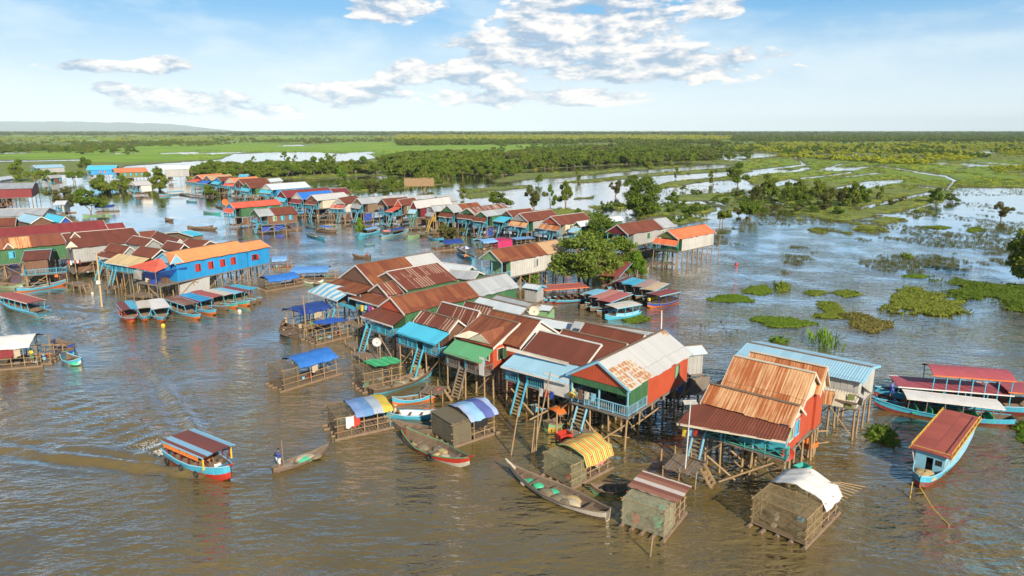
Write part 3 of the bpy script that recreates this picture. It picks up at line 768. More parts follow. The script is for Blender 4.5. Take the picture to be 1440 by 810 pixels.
    root['dims'] = (L, w, zr)
    return root, prisms, side
def hloc(h, x, y, z):
    """house local -> world"""
    return h[0].matrix_basis @ Vector((x, y, z)) if False else Matrix.Translation(h[0].location) @ Matrix.Rotation(h[0].rotation_euler.z, 4, 'Z') @ Vector((x, y, z))
def hang_roof(h, corners, mat, name='awning', t=.05, posts=None, trim=None):
    """a sheet of roofing through four surveyed corners (pixel, height), made a part of house h; first two are the top edge"""
    M = (Matrix.Translation(h[0].location) @ Matrix.Rotation(h[0].rotation_euler.z, 4, 'Z')).inverted()
    c = [M @ P(pt(*q[:-1]), q[-1]) for q in corners]
    mb = MB(); mb.slab(*c, t); o = mb.build(name, mat, h[0])
    if trim: mb = MB(); mb.beam(c[3] - Vector((0,0,.07)), c[2] - Vector((0,0,.07)), .06, .16); mb.build('fascia', trim, h[0])
    if posts:
        for p in (c[2], c[3]): mb = MB(); mb.beam((p.x, p.y, -.8), (p.x, p.y, p.z - .08), .10); mb.build('post', posts, h[0])
    return c
def tri_dormer(root, prm, side, xf, w=1.0, h=.6, mat=W_white, rmat=S_brown, name='gablet', at=.25):
    """small decorative gable standing on the roof slope near the eave"""
    px, py, L_, w_, zr_, ze_ = prm[:6]; x = px - L_/2 + L_ * xf; n = side
    yo = py + n * w_ * (1 - at * .2); slope = (zr_ - ze_) / w_
    zo = ze_ + slope * w_ * at * .2; yi = yo - n * (h / slope if slope else 1)
    mb = MB(); mb.slab((x, yo, zo + h), (x, yi, zo + h), (x - w/2, yo + 0*n, zo + .06), (x - w/2, yo, zo + .06), .04) if False else None
    mb.add([(x - w/2, yo, zo + .03), (x + w/2, yo, zo + .03), (x, yo, zo + h), (x, yi, zo + h + .02)], [(0, 2, 3), (2, 1, 3), (0, 1, 3)])
    g = mb.build(name, rmat, root)
    mb = MB(); mb.add([(x - w/2 + .1, yo + n*.01, zo + .05), (x + w/2 - .1, yo + n*.01, zo + .05), (x, yo + n*.01, zo + h - .1), (x - w/2 + .1, yo + n*.05, zo + .05), (x + w/2 - .1, yo + n*.05, zo + .05), (x, yo + n*.05, zo + h - .1)],
                   [(0,1,2), (5,4,3), (0,3,4,1), (1,4,5,2), (2,5,3,0)]); mb.build('gablet_panel', mat, g)
    mb = MB()
    for s in (-1, 1): mb.beam((x, yo + n*.06, zo + h), (x + s * w/2, yo + n*.06, zo), .06, .14)
    mb.build('gablet_trim', W_white, g)
# ---------------- foreground cluster ----------------
J = 'j'
hs = {}
FG = dict(detail=2)
hs['C1'] = house('long brown roofed house at the back with a pale sheet patch on its far end', (J,-2,130), ('h',1360,85), ('h',850,372), segs=[(0,.62,S_brown3),(.62,1,S_white)],
    wall=W_wood, gable=W_board, trim=W_white, fv=0, zr=7.2, ze=5.0, wins=[], lean=[
    dict(side='F', t=(0,1), d=2.6, mat=S_brown3, lo=4.3, rail=None, deck=True, splay=-.3)], **FG)
hs['C1b'] = house('rust streaked roof house above the blue and white striped awning', (J,250,185), (J,660,110), (J,600,300), segs=[(0,1,S_brown2)], wall=W_green, gable=W_board, trim=W_white, fv=0, ze=4.9, zr=6.7, wins=[],
    extra=[dict(A=('h',920,340), R=('h',1060,318), E=('h',1000,440), zr=5.7, ze=4.5, roof=S_brown2, wall=W_pink, gable=W_board)],
    lean=[dict(side='F', prism=1, t=(0,1), d=2.2, mat=S_brown3, lo=3.9, dz=-.3, rail=W_cyan, stairs=None, splay=1.0)], **FG)
hs['C5'] = house('red gabled house with rusty roof turning grey towards its far end', ('h',1030,450), (J,1215,197), (J,400,530), segs=[(0,.30,S_brown3),(.30,.62,S_brown3),(.62,1,S_grey)],
    wall=W_green, gable=W_red, trim=W_white, fv=0, ze=4.9, zr=6.35, wins=[('N',.3,(W_white,W_lgreen))],
    lean=[dict(side='F', d=2.0, mat=S_brown, lo=4.1, rail=W_cyan, stairs=.9, splay=.5)], **FG)
hs['C6'] = house('three ridged house with cream streaked rusty roofs behind the cyan awning', (J,540,495), (J,830,575), (J,750,670), roof=S_brown2, wall=W_board, gable=W_board, fv=0, ze=4.9, zr=5.85, wins=[], front=W_green,
    extra=[dict(A=(J,695,430), R=(J,1010,505), E=(J,915,612), zr=6.3, ze=5.0, roof=S_brown2), dict(A=(J,890,423), R=(J,1120,475), E=(J,1075,522), zr=6.3, ze=5.2, roof=S_brown2)],
    lean=[dict(side='N', t=(-.12,1.02), px=(J,240,645), px2=(J,610,765), lo=4.0, dz=-.15, mat=S_cyan, rail=W_cyan, stairs=.55, stairc=W_cyan, trim=W_cyan)], **FG)
hs['C7'] = house('brown roofed house with white gables and green sheet awning over its front', ('k',740,10), ('k',1030,78), ('k',815,262), roof=S_brown3, wall=W_red, gable=W_white, fv=0, ze=5.0, zr=6.5,
    wins=[('B',.6,(W_cream,W_lgreen)),('B',.15,(W_cream,W_green),1),('N',.8,(W_white,W_lgreen))],
    extra=[dict(A=('k',800,-20), R=('k',1210,52), E=('k',1150,122), zr=6.9, roof=S_brown3, w=3.0)],
    lean=[dict(side='N', t=(.0,1.0), px=('k',325,255), px2=('k',690,365), lo=4.0, dz=-.2, mat=S_green, rail=W_grey, stairs=.45, trim=W_lgreen, stairc=W_grey, panel=(.88,1.0,W_white))], **FG)
hs['C8'] = house('triple ridged dark brown roof house with light blue sheet awning and white screen', ('l',240,100), ('l',590,182), ('l',462,300), roof=S_brown, wall=W_red, gable=W_board, trim=W_white, fv=0, ze=5.0, zr=6.3, wins=[('B',.5,(W_cream,W_lgreen))],
    extra=[dict(A=('l',375,92), R=('l',735,178), E=('l',660,240), zr=6.6, w=2.4), dict(A=('l',500,55), R=('l',835,128), E=('l',740,180), zr=6.6, w=2.3)],
    lean=[dict(side='N', t=(-.08,.97), px=('l',-85,275), px2=('l',330,385), lo=4.05, dz=-.1, mat=S_sky, rail=W_cyan, stairs=.28, stairc=W_cyan, trim=W_white, panel=(.62,1.0,W_white), rt=(0,.62))], **FG)
hs['C9'] = house('red house with white metal roof and rusted corner patch above open blue railed verandah', ('l',570,275), ('l',945,95), ('l',760,440), segs=[(0,1,S_white)], wall=W_red, front=W_green, gable=W_red, trim=W_skyp, fv=3.0,
    rail=W_skyp, ze=4.95, zr=6.65, zf=2.6, wins=[('N',.72,(W_wood,W_lgreen))], stairs_at=None, step=2.3, ny=4, **FG)
hs['C10'] = house('rusty stepped roof house with teal railed verandah and cyan front wall', ('m',365,292), ('m',830,408), ('m',790,520), roof=S_rust, wall=W_red, front=W_cyan, gable=W_cream, trim=W_cream, fv=0, ze=4.7, zr=5.75, zf=2.5,
    wins=[('B',.8,(W_skyp,W_cyan)),('B',.3,(W_white,W_lgreen))],
    extra=[dict(A=('m',485,150), R=('m',915,235), E=('m',845,415), zr=7.3, ze=5.4, roof=S_rust), dict(A=('m',565,130), R=('m',978,203), E=('m',930,290), zr=7.2, ze=5.4, roof=S_rust)],
    lean=[dict(side='N', t=(-.06,1.0), px=('m',115,475), px2=('m',745,590), lo=3.95, dz=-.1, mat=S_brown, rail=W_teal, stairs=.1, pat='cross', trim=W_cream, stairc=W_skyp, panel=None), dict(side='F', prism=1, t=(0,1.3), d=1.8, lo=4.3, dz=-.3, mat=S_brown, rail=None, deck=True)], rail=W_teal, postc=W_skyp, overlay=[('N',.45,1.0,W_cyan),('N',.0,.43,W_dark)], **FG)  # near-black overlay paints the shade inside the open left half of the front
hs['C11'] = house('pale walled house under a light blue corrugated roof beside the rusty roofed one', ('m',560,78), ('m',1205,208), ('m',1152,290), roof=S_sky, wall=W_pmetal, gable=W_cream, trim=W_skyp, fv=0, ze=5.0, zr=5.55, ny=4, step=1.9, wins=[],
    lean=[dict(side='N', t=(.60,1.0), d=1.0, lo=3.6, dz=-1.0, mat=S_wht_rust, deck=False, trim=W_wood)], **FG)
S_bw = striped('blue_white_awning_stripes', [(.62,.62,.60),(.10,.42,.66)], .62, 'u', .6)
c_ = hang_roof(hs['C1b'], [('h',495,330,4.7), ('h',745,380,4.5), ('h',600,478,3.5), ('h',360,400,3.5)], S_bw, trim=W_white, posts=W_post)
hang_roof(hs['C1b'], [('h',640,400,2.7), ('h',760,560,2.6), ('h',600,500,2.6), ('h',520,470,2.7)], W_cyan, 'blue_deck')
def lad(h, top, n, zt, col, **k):
    M = (Matrix.Translation(h[0].location) @ Matrix.Rotation(h[0].rotation_euler.z, 4, 'Z')).inverted(); a = M @ P(pt(*top), zt); b = M.to_3x3() @ Vector((*n, 0))
    stairs(h[0], (a.x, a.y), (b.x, b.y), zt, col, **k)
lad(hs['C1b'], ('h',580,500), (-.7, -.7), 2.7, W_cyan, w=1.0)
# cross gable and cream plate on the white gabled house
hang_roof(hs['C7'], [('k',645,135,5.9), ('k',722,155,5.7), ('k',640,195,5.2), ('k',528,176,5.25)], W_cream, 'cream_roof_plate')
h7 = hs['C7'][0]; M7 = (Matrix.Translation(h7.location) @ Matrix.Rotation(h7.rotation_euler.z, 4, 'Z')).inverted()
a_, b_, l_, r_ = [M7 @ P(Q(*q[:3]), q[3]) for q in (('k',728,152,6.15), ('k',915,92,6.4), ('k',635,198,5.25), ('k',806,238,5.15))]
mb = MB(); mb.slab(a_, b_, r_ + (b_ - a_) * .45, r_, .05); mb.build('cross_gable_roof', S_brown3, h7); mb = MB(); mb.slab(a_, b_, l_ + (b_ - a_) * .45, l_, .05); mb.build('cross_gable_roof', S_brown3, h7)
mb = MB(); dn = Vector((0,0,.12)); mb.add([a_ - dn, l_, r_, a_ - dn + (b_-a_)*.05, l_ + (b_-a_)*.05, r_ + (b_-a_)*.05], [(0,1,2), (5,4,3), (0,3,4,1), (1,4,5,2), (2,5,3,0)]); mb.build('gablet_panel', W_cream, h7)
# stained white gutter wall above the light blue awning
h8 = hs['C8']; c_ = hang_roof(h8, [('k',930,255,5.35), ('k',1400,375,5.25), ('k',1400,400,4.95), ('k',930,285,5.05)], paint('stained_gutter', (.55,.50,.42), .8, .6, (.35,.14,.05)), 'gutter_wall')
# smaller roofs packed behind the foreground row
SM = dict(detail=1, fv=0, wins=[], ny=2)
house('low grey sheet roofed annex behind the white roofed red house', ('l',1000,195), ('l',1160,180), ('l',1135,236), ze=4.6, zr=5.1, roof=S_pale, wall=W_metal, trim=W_wood, **SM)
house('long pale grey roof behind the dark brown triple ridges', ('l',440,42), ('l',930,112), ('l',840,130), ze=5.3, zr=6.0, roof=S_grey, wall=W_metal, trim=W_wood, **SM)
house('grey roofed annex with white sheet wall above the green awning house', ('j',1010,385), ('j',1395,475), ('j',1310,512), ze=5.0, zr=5.6, roof=S_pale, wall=W_cream, trim=W_wood, **SM)
house('flat grey roofed shed behind the annex with a white sheet wall', ('j',1150,372), ('j',1440,440), ('j',1420,470), ze=4.8, zr=5.2, roof=S_grey, wall=W_metal, trim=W_wood, **SM)
house('pale grey lean roofed hut at the back end of the striped awning house', ('j',700,110), ('j',940,140), ('j',800,165), ze=4.3, zr=4.9, roof=S_pale, wall=W_green, trim=W_white, **SM)
house('grey hipped roof hut beside the end of the cream streaked roof', ('j',730,165), ('j',1000,185), ('j',930,250), ze=4.3, zr=5.0, roof=S_grey, wall=W_green, trim=W_white, **SM)
house('small pale hut with cyan edged flat roof near the red hulled tour boat', ('s',0,335), ('s',130,352), ('s',100,372), ze=4.4, zr=4.8, roof=S_pale, wall=W_metal, trim=W_cyan, **SM)
house('low grey roof behind the rusty annexes facing the moored blue boat', ('s',-60,485), ('s',225,520), ('s',190,533), ze=4.2, zr=4.6, roof=S_pale, wall=W_lgreen, trim=W_wood, **SM)
house('grey sheet roof hut with red side wall between the brown ridges', ('s',-20,590), ('s',400,660), ('s',280,680), ze=4.9, zr=5.4, roof=S_pale, wall=W_red, trim=W_wood, **SM)

# ---------------- houses along the middle channel ----------------
G1 = 'stilt houses in rows along the channel'
def row(label, A, Rr, E, roof=S_brown, wall=W_wood, gable=None, lean=None, det=0, **kw):
    kw.setdefault('ze', 5.0); kw.setdefault('fv', 1.6); kw.setdefault('ny', 2); kw.setdefault('step', 3.4); kw.setdefault('lo', .9); kw.setdefault('hi', 2.3)
    kw.setdefault('group', G1)
    return house(label, A, Rr, E, roof=roof, wall=wall, gable=gable, lean=lean or (), detail=det, **kw)
def F(px, mat, lo=3.9, **k): return [dict(side='F', px=px, mat=mat, lo=lo, dz=-.25, **k)]
Bb='b'; Cc='c'; Dd='d'
row('orange roofed house at the far left start of the channel row', (Bb,130,218), (Bb,290,208), (Bb,165,246), S_orange, W_wood, W_maroon, F((Bb,20,262), S_red))
row('tan brown roofed house behind the leftmost blue awnings', (Bb,192,222), (Bb,350,213), (Bb,225,256), S_tan, W_wood, W_wood, F((Bb,150,275), S_blue))
row('brown roofed house with a blue gable between tan and orange roofs', (Bb,262,233), (Bb,372,228), (Bb,290,262), S_brown, W_blue, W_blue, F((Bb,265,282), S_cyan))
row('peach orange roofed house with white gable in the far row', (Bb,345,240), (Bb,525,228), (Bb,385,273), S_orange, W_maroon, W_cream, F((Bb,300,268), S_red))
row('small house with a bright cyan roof peeping over the far row', (Bb,412,216), (Bb,475,215), (Bb,432,233), S_cyan, W_wood)
row('dark brown roofed house with wooden gable beside the peach roof', (Bb,405,248), (Bb,590,237), (Bb,440,286), S_brown, W_wood, W_board)
row('green walled house with brown roof and cyan awning', (Bb,455,272), (Bb,615,264), (Bb,487,308), S_brown, W_green, W_green, F((Bb,395,315), S_cyan))
row('house with a pale sheet roof rising behind the green walled one', (Bb,475,258), (Bb,680,238), (Bb,505,280), S_pale, W_metal)
row('large pale grey roofed house with blue walls and blue awning', (Bb,590,280), (Bb,850,263), (Bb,632,320), S_pale, W_blue, W_white, F((Bb,535,330), S_cyan))
row('long dark red roofed house with an orange ridge side', (Bb,690,325), (Bb,1010,303), (Bb,725,372), S_maroon, W_maroon, W_maroon, F((Bb,640,380), S_cyan))
row('maroon roofed house behind the royal blue roof', (Bb,1000,310), (Bb,1125,305), (Bb,1030,345), S_maroon, W_wood)
row('house with a royal blue roof and white gable', (Bb,795,338), (Bb,1020,320), (Bb,838,384), S_blue, W_wood, W_white, F((Bb,720,395), S_maroon))
row('pale blue white roofed house with brown gable', (Bb,895,352), (Bb,1110,333), (Bb,935,392), S_white, W_cream, W_board, F((Bb,845,400), S_brown))
row('brown roofed house with grey gable and pink awning', (Bb,1072,375), (Bb,1195,356), (Bb,1120,415), S_brown, W_white, W_metal, F((Bb,945,430), S_redrust))
row('wide grey roofed house between pink awning and brown gabled houses', (Cc,10,278), (Cc,335,252), (Cc,45,320), S_grey, W_wood, W_wood, F((Cc,-50,325), S_grey))
row('brown roofed house with open wooden gable beside the wide grey roof', (Cc,175,284), (Cc,345,272), (Cc,214,333), S_brown, W_wood, W_board)
row('narrow brown roofed house with small red gable', (Cc,283,290), (Cc,395,274), (Cc,310,332), S_brown, W_wood, W_red, F((Cc,150,365), S_red))
row('long white blue roofed house with teal stairs', (Cc,385,297), (Cc,620,268), (Cc,402,350), S_white, W_maroon, W_maroon, F((Cc,262,358), S_sky), rail=W_teal, det=1)
row('grey roofed house at the back between white and striped roofs', (Cc,355,268), (Cc,520,256), (Cc,380,284), S_grey, W_metal)
row('low grey roofed house right of the brown thatch fence', (Cc,540,266), (Cc,650,257), (Cc,585,305), S_grey, W_metal)
row('yellow decked house under grey gabled roof', (Cc,505,332), (Cc,598,325), (Cc,532,370), S_grey, W_yel, W_cream, F((Cc,412,366), S_grey), rail=W_yel, det=1)
row('green gabled house with grey roof and brown skirt roof', (Cc,612,327), (Cc,675,320), (Cc,660,377), S_grey, W_board, W_green, F((Cc,545,380), S_brown), det=1)
row('rusty brown roofed house behind the green gabled pair', (Cc,680,319), (Cc,815,305), (Cc,720,360), S_brown3, W_green, W_board)
row('house with brown and white striped roof and dark green gable', (Cc,745,345), (Cc,985,315), (Cc,800,388), S_brown2, W_green, W_green, F((Cc,680,393), S_brown), det=1, segs=[(0,1,sheet('sheet_striped_white',(.17,.05,.03),(.5,.45,.4),.35,.8,(.62,.55,.48)))])
row('long grey roofed house with green gable beside the striped roof', (Cc,840,366), (Cc,1050,338), (Cc,885,404), S_grey, W_green, W_green, F((Cc,790,410), S_brown), det=1)
row('brown roofed house with blue tarp awning', (Cc,1010,362), (Cc,1170,345), (Cc,1048,402), S_brown, W_wood, W_board, F((Cc,882,425), S_cyan), det=1)
row('brown roofed house with grey gable and green verandah wall', (Cc,1097,382), (Cc,1310,355), (Cc,1155,438), S_brown, W_metal, W_metal, F((Cc,1020,430), S_rust), det=1, front=W_green)
row('brown roofed house with bright red gable', (Dd,115,402), (Dd,335,375), (Dd,180,460), S_brown, W_cream, W_red, F((Dd,25,478), S_rust), det=1)
row('long pale roofed house with green gable behind the big tree', (Dd,290,438), (Dd,580,397), (Dd,322,470), S_pale, W_green, W_green, F((Dd,188,498), S_sky), det=1, segs=[(0,1,S_pale)])
row('maroon roofed house with grey walls turning pale at its far end', (Dd,560,456), (Dd,885,406), (Dd,637,525), S_brown, W_metal, W_maroon, det=1, segs=[(0,.72,S_brown),(.72,1,S_grey)], fv=1.8, wins=[('N',.35,(W_lgreen,W_green)),('N',.7,(W_white,W_lgreen))])
row('orange roofed house with white walls standing alone on tall stilts', (Dd,898,495), (Dd,1150,453), (Dd,973,557), S_orange, W_white, W_olive, F((Dd,748,563), S_red, rail=W_green), det=2, step=1.9, ny=3, front=W_green, wall=None) if False else \
house('orange roofed house with white walls standing alone on tall stilts', (Dd,898,495), (Dd,1150,453), (Dd,973,557), roof=sheet('sheet_bright_orange',(.72,.16,.06),(.55,.15,.06),.12), wall=W_pmetal, gable=W_olive, front=W_green, fv=1.2, ze=5.0, lean=F((Dd,748,563), sheet('sheet_bright_orange',ORG), rail=W_green), detail=2, step=1.7, ny=3, trim=W_white, rail=W_teal, wins=[])
house('green fronted house with rusty brown and tan roof by the bushy tree', (Cc,900,627), (Cc,1340,556), (Cc,977,712), wall=W_pmetal, gable=W_lgreen, front=W_lgreen, fv=1.8, ze=5.0, zf=2.5, segs=[(0,.68,S_brown3),(.68,1,S_tan)], detail=2, step=1.9, ny=3, trim=W_white, rail=W_skyp, wins=[('N',.45,(W_metal,W_metal))])
row('orange red roofed house with green wall on the middle spit', (Bb,345,406), (Bb,665,381), (Bb,378,444), S_red, W_green, W_blue, F((Bb,262,456), S_red), det=1)
row('weathered plank house with half grey half brown roof on the middle spit', (Bb,510,449), (Bb,770,430), (Bb,547,500), S_brown, W_board, W_green, det=1, segs=[(0,.38,S_grey),(.38,1,S_brown)], ze=4.2, zf=2.2, zr=5.7)
# ---------------- far left group across the lake ----------------
row('blue grey roofed house at the far left behind dark trees', ('a',215,248), ('a',410,242), ('a',240,270), S_sky, W_metal)
row('bright blue house with cyan roof beyond the channel', ('a',590,252), ('a',785,249), ('a',575,283), S_cyan, W_blue, W_blue, wins=[('N',.4,(W_white,W_red)),('N',.6,(W_white,W_red))], group=G1)
row('olive green walled house with orange roof and blue windows', ('a',755,270), ('a',975,264), ('a',770,300), S_orange, W_olive, W_olive, wins=[('N',.2,(W_cyan,W_cyan)),('N',.4,(W_cyan,W_cyan)),('N',.6,(W_cyan,W_cyan)),('N',.8,(W_cyan,W_cyan))])
row('large pale grey barn like house right of the olive green one', ('a',1070,250), ('a',1265,246), ('a',1110,278), S_pale, W_metal, W_metal, ze=6.0, zr=8.0)
row('small white walled hut on the bank below the orange roof', ('a',880,358), ('a',990,352), ('a',880,388), S_white, W_white, W_white, ze=4.0, zr=5.4, zf=1.6)
row('low house with grey roof between dark trees at far left', ('a',320,318), ('a',400,312), ('a',335,338), S_grey, W_board)
row('pale sheet hut on the left edge behind the round trees', ('a',-20,330), ('a',70,318), ('a',0,350), S_pale, W_metal)
row('maroon walled house with grey roof on tall open stilts', ('a',-70,373), ('a',235,364), ('a',100,407), S_grey, W_maroon, W_maroon, ze=6.0, zr=7.2, zf=3.2, ny=3, step=2.2, det=1, lattice=None, wins=[])
row('small grey hut standing alone beside the low tree at the left', ('a',375,487), ('a',450,485), ('a',380,515), S_pale, W_metal, ze=4.0, zr=4.9, zf=1.9)
row('long low grey roofed shed in front of the maroon house', ('a',-110,545), ('a',330,533), ('a',150,590), S_grey, W_metal, ze=4.5, zr=5.8, fv=0, det=1)
row('pale blue roofed house with brown gable end', ('a',165,570), ('a',275,592), ('a',175,634), S_sky, W_board, W_board, ze=4.9, zr=6.2, fv=0)
row('cyan roofed house with deep blue gable end', ('a',322,568), ('a',437,592), ('a',383,630), S_cyan, W_deep, W_deep, ze=4.9, zr=6.2, fv=0)
row('dark brown roof at the left edge before the long red roof', ('a',-100,610), ('a',110,600), ('a',60,655), S_brown, W_board, ze=4.9, zr=6.2, fv=0)
row('very long crimson roofed hall at the left edge', ('e',-400,150), ('e',840,55), ('e',420,150), S_maroon, W_maroon, W_maroon, ze=4.9, zr=6.8, fv=0, det=1, wins=[])
row('short crimson roofed house at the right end of the long crimson hall', ('e',860,88), ('e',1000,76), ('e',960,125), S_maroon, W_maroon, ze=4.8, zr=6.2, fv=0, wins=[])
# ---------------- left shore row in front ----------------
L1 = house('green walled house with rust patched brown roof at the left edge', ('e',-350,232), ('e',590,152), ('e',0,300), roof=S_brown, segs=[(0,.42,S_brown3),(.42,.60,S_rust),(.60,1,S_brown)], wall=W_green, ze=5.0, zr=6.8, zf=2.6, fv=0, wins=[('N',.42,(W_cyan,W_cyan))], detail=1, ny=3)
L2 = house('long grey walled house with brown roof and little white gablets', ('e',500,165), ('e',1080,116), ('e',850,260), roof=S_brown, wall=W_metal, ze=5.0, zr=6.8, zf=2.6, fv=0, wins=[('N',.75,(W_cyan,W_cyan))], detail=1, ny=3)
tri_dormer(L1[0], L1[1][0], L1[2], .40, 1.4, .9, W_board, S_brown); tri_dormer(L2[0], L2[1][0], L2[2], .02, 1.6, 1.0, W_cream, S_brown); tri_dormer(L2[0], L2[1][0], L2[2], .14, 1.5, .9, W_board, S_brown, at=3.2)
house('low brown roofed verandah house with blue rails and striped curtains', ('e',200,305), ('e',420,290), ('e',310,378), roof=S_brown, wall=W_board, ze=4.4, zr=5.2, zf=2.3, fv=0, wins=[], detail=1, trim=W_skyp,
      lean=[dict(side='N', t=(.1,1.6), d=1.6, mat=None, lo=3.8, stairs=None, rail=W_cyan)])
house('small brown roofed house with blue decked porch and blue stair', ('e',892,247), ('e',1055,270), ('e',1000,322), roof=S_brown, wall=W_metal, gable=W_metal, ze=4.9, zr=5.9, zf=2.5, fv=0, wins=[], detail=1,
      lean=[dict(side='N', t=(-.1,1), px=('e',710,335), px2=('e',880,368), mat=S_brown, lo=4.2, stairs=.1)])
house('brown roofed house with pale grey gable behind the small porch house', ('e',1085,182), ('e',1245,208), ('e',1185,272), roof=S_brown, wall=W_metal, gable=W_metal, ze=5.0, zr=6.1, fv=0, wins=[], detail=1)
house('brown roofed house with dark gable next to the beige awning', ('e',1140,268), ('e',1312,292), ('e',1245,365), roof=S_brown, wall=W_board, gable=W_dark, ze=5.0, zr=6.1, fv=0, wins=[], detail=1,
      lean=[dict(side='N', t=(-.6,.9), d=2.4, mat=sheet('sheet_beige',(.55,.42,.22),(.4,.3,.2),.2), lo=3.9, stairs=.25, rail=W_cyan)])
for lb, a_, r_, e_, rf, gb in [('dark brown roof in the cluster just right of the long grey walled house', (215,30), (325,20), (262,62), S_brown, W_metal), ('brown roofed house with white triangular gable behind the blue hall', (335,26), (490,78), (420,110), S_brown, W_white),
        ('brown roofed house touching the ridge of the orange roofed blue hall', (405,88), (520,110), (478,150), S_brown, W_dark), ('brown roofed hut at the right tip of the left row', (545,76), (690,88), (655,105), S_brown, W_board)]:
    house(lb, ('f',*a_), ('f',*r_), ('f',*e_), roof=rf, wall=W_metal, gable=gb, ze=4.9, zr=6.0, fv=0, wins=[], detail=0, ny=2)
house('small house with a flat bright blue roof above the left channel bend', ('f',478,28), ('f',560,17), ('f',520,66), roof=S_cyan, wall=W_wood, ze=4.8, zr=5.3, fv=0, wins=[], detail=0)
sh_ = W_redp
BH = house('long bright blue hall with peach orange roof and red shutters', ('f',375,170), ('f',870,88), ('f',540,232), roof=S_peach, wall=W_blue, gable=W_skyp, trim=W_skyp, ze=5.0, zr=6.45,
      extra=[dict(A=('f',800,122), R=('f',1085,122), E=('f',1120,152), zr=6.0, w=2.68, xr=(-.35, 4.6), roof=S_peach, wall=W_blue)], zf=2.3, fv=0, ny=4, step=2.3, detail=2,
      wins=[('N',.28,(W_redp,W_redp),0,(.8,1.0)),('N',.46,(W_redp,W_redp),0,(.8,1.0)),('N',.63,(W_redp,W_redp),0,(.8,1.0)),('N',.79,(W_redp,W_redp),0,(.8,1.0)),('N',.3,(W_redp,W_redp),1,(.9,.8),1)],
      lean=[dict(side='F', d=3.2, mat=None, lo=4.2, dz=-.05, rail=None, deck=True)])
tri_dormer(BH[0], BH[1][0], BH[2], .02, 2.2, 1.3, W_skyp, S_peach)

c_ = hang_roof(BH, [('f',360,205,6.1), ('f',412,260,5.0), ('f',325,300,4.3), ('f',140,262,4.3)], S_red, 'porch_roof', posts=W_grey)
for q_, m_ in (([('f',245,292,4.2), ('f',325,303,4.2), ('f',325,358,2.5), ('f',245,345,2.5)], W_deep), ([('f',332,300,4.2), ('f',535,262,4.4), ('f',535,332,2.4), ('f',335,360,2.4)], paint('royal_blue_cloth', (.04,.17,.62), .6, .1)),
               ([('f',490,362,2.1), ('f',690,330,2.1), ('f',690,415,.3), ('f',490,450,.3)], W_metal), ([('f',180,285,4.1), ('f',235,290,4.1), ('f',235,350,2.5), ('f',180,340,2.5)], W_white)): hang_roof(BH, q_, m_, 'hanging_screen', .04)
lad(hs['C9'], ('l',492,512), (-.62, -.78), 2.6, W_skyp, w=.9, slope=.55)
def brace(h, a, za, b, zb, r=.075):
    M = (Matrix.Translation(h[0].location) @ Matrix.Rotation(h[0].rotation_euler.z, 4, 'Z')).inverted(); mb = MB(); mb.tube([M @ P(pt(*a), za), M @ P(pt(*b), zb)], r, 6); mb.build('brace', W_post, h[0])
for a_, za, b_, zb in ((('m',500,800), .1, ('m',345,665), 2.0), (('m',410,800), .2, ('m',700,700), 1.9), (('m',580,735), .1, ('m',470,640), 1.9), (('m',850,540), 1.2, ('m',975,538), 1.2)): brace(hs['C10'], a_, za, b_, zb)
for a_, za, b_, zb in ((('l',590,725), .6, ('l',740,630), 2.0), (('l',640,800), .1, ('l',500,610), 2.1), (('l',760,655), .8, ('l',920,540), 2.2), (('l',180,610), 1.0, ('l',385,505), 1.6), (('l',210,590), .1, ('l',75,430), 2.2)): brace(hs['C9'], a_, za, b_, zb)

for q_, m_ in (([('m',955,325,4.2), ('m',1010,332,4.2), ('m',995,405,3.0), ('m',945,398,3.0)], S_rust), ([('m',1015,334,4.2), ('m',1075,342,4.2), ('m',1050,415,3.0), ('m',990,405,3.0)], W_cream), ([('m',1078,345,4.2), ('m',1115,350,4.2), ('m',1105,425,3.0), ('m',1060,418,3.0)], W_olive),
        ([('m',1150,300,4.4), ('m',1190,330,4.2), ('m',1200,345,3.6), ('m',1160,330,3.6)], W_white), ([('m',1120,350,4.0), ('m',1160,370,4.0), ('m',1150,410,3.2), ('m',1115,395,3.2)], W_white)): hang_roof(hs['C11'], q_, m_, 'patch_sheet', .04)
rq = random.Random(3)
for k in range(14):
    x_, y_ = -hs['C9'][0]['dims'][0] / 2 if False else 0, 0
    L0 = BH[0]['dims'][0]; mb = MB(); x_ = -L0/2 - rq.uniform(.3, 2.6); y_ = rq.uniform(-2, 2); s_ = rq.uniform(.15, .35); mb.box(x_ - s_, x_ + s_, y_ - s_, y_ + s_, 2.28, 2.28 + s_ * 2); mb.build('stored_goods', rq.choice([W_cream, W_skyp, W_wood, W_board, W_deep, W_white]), BH[0])

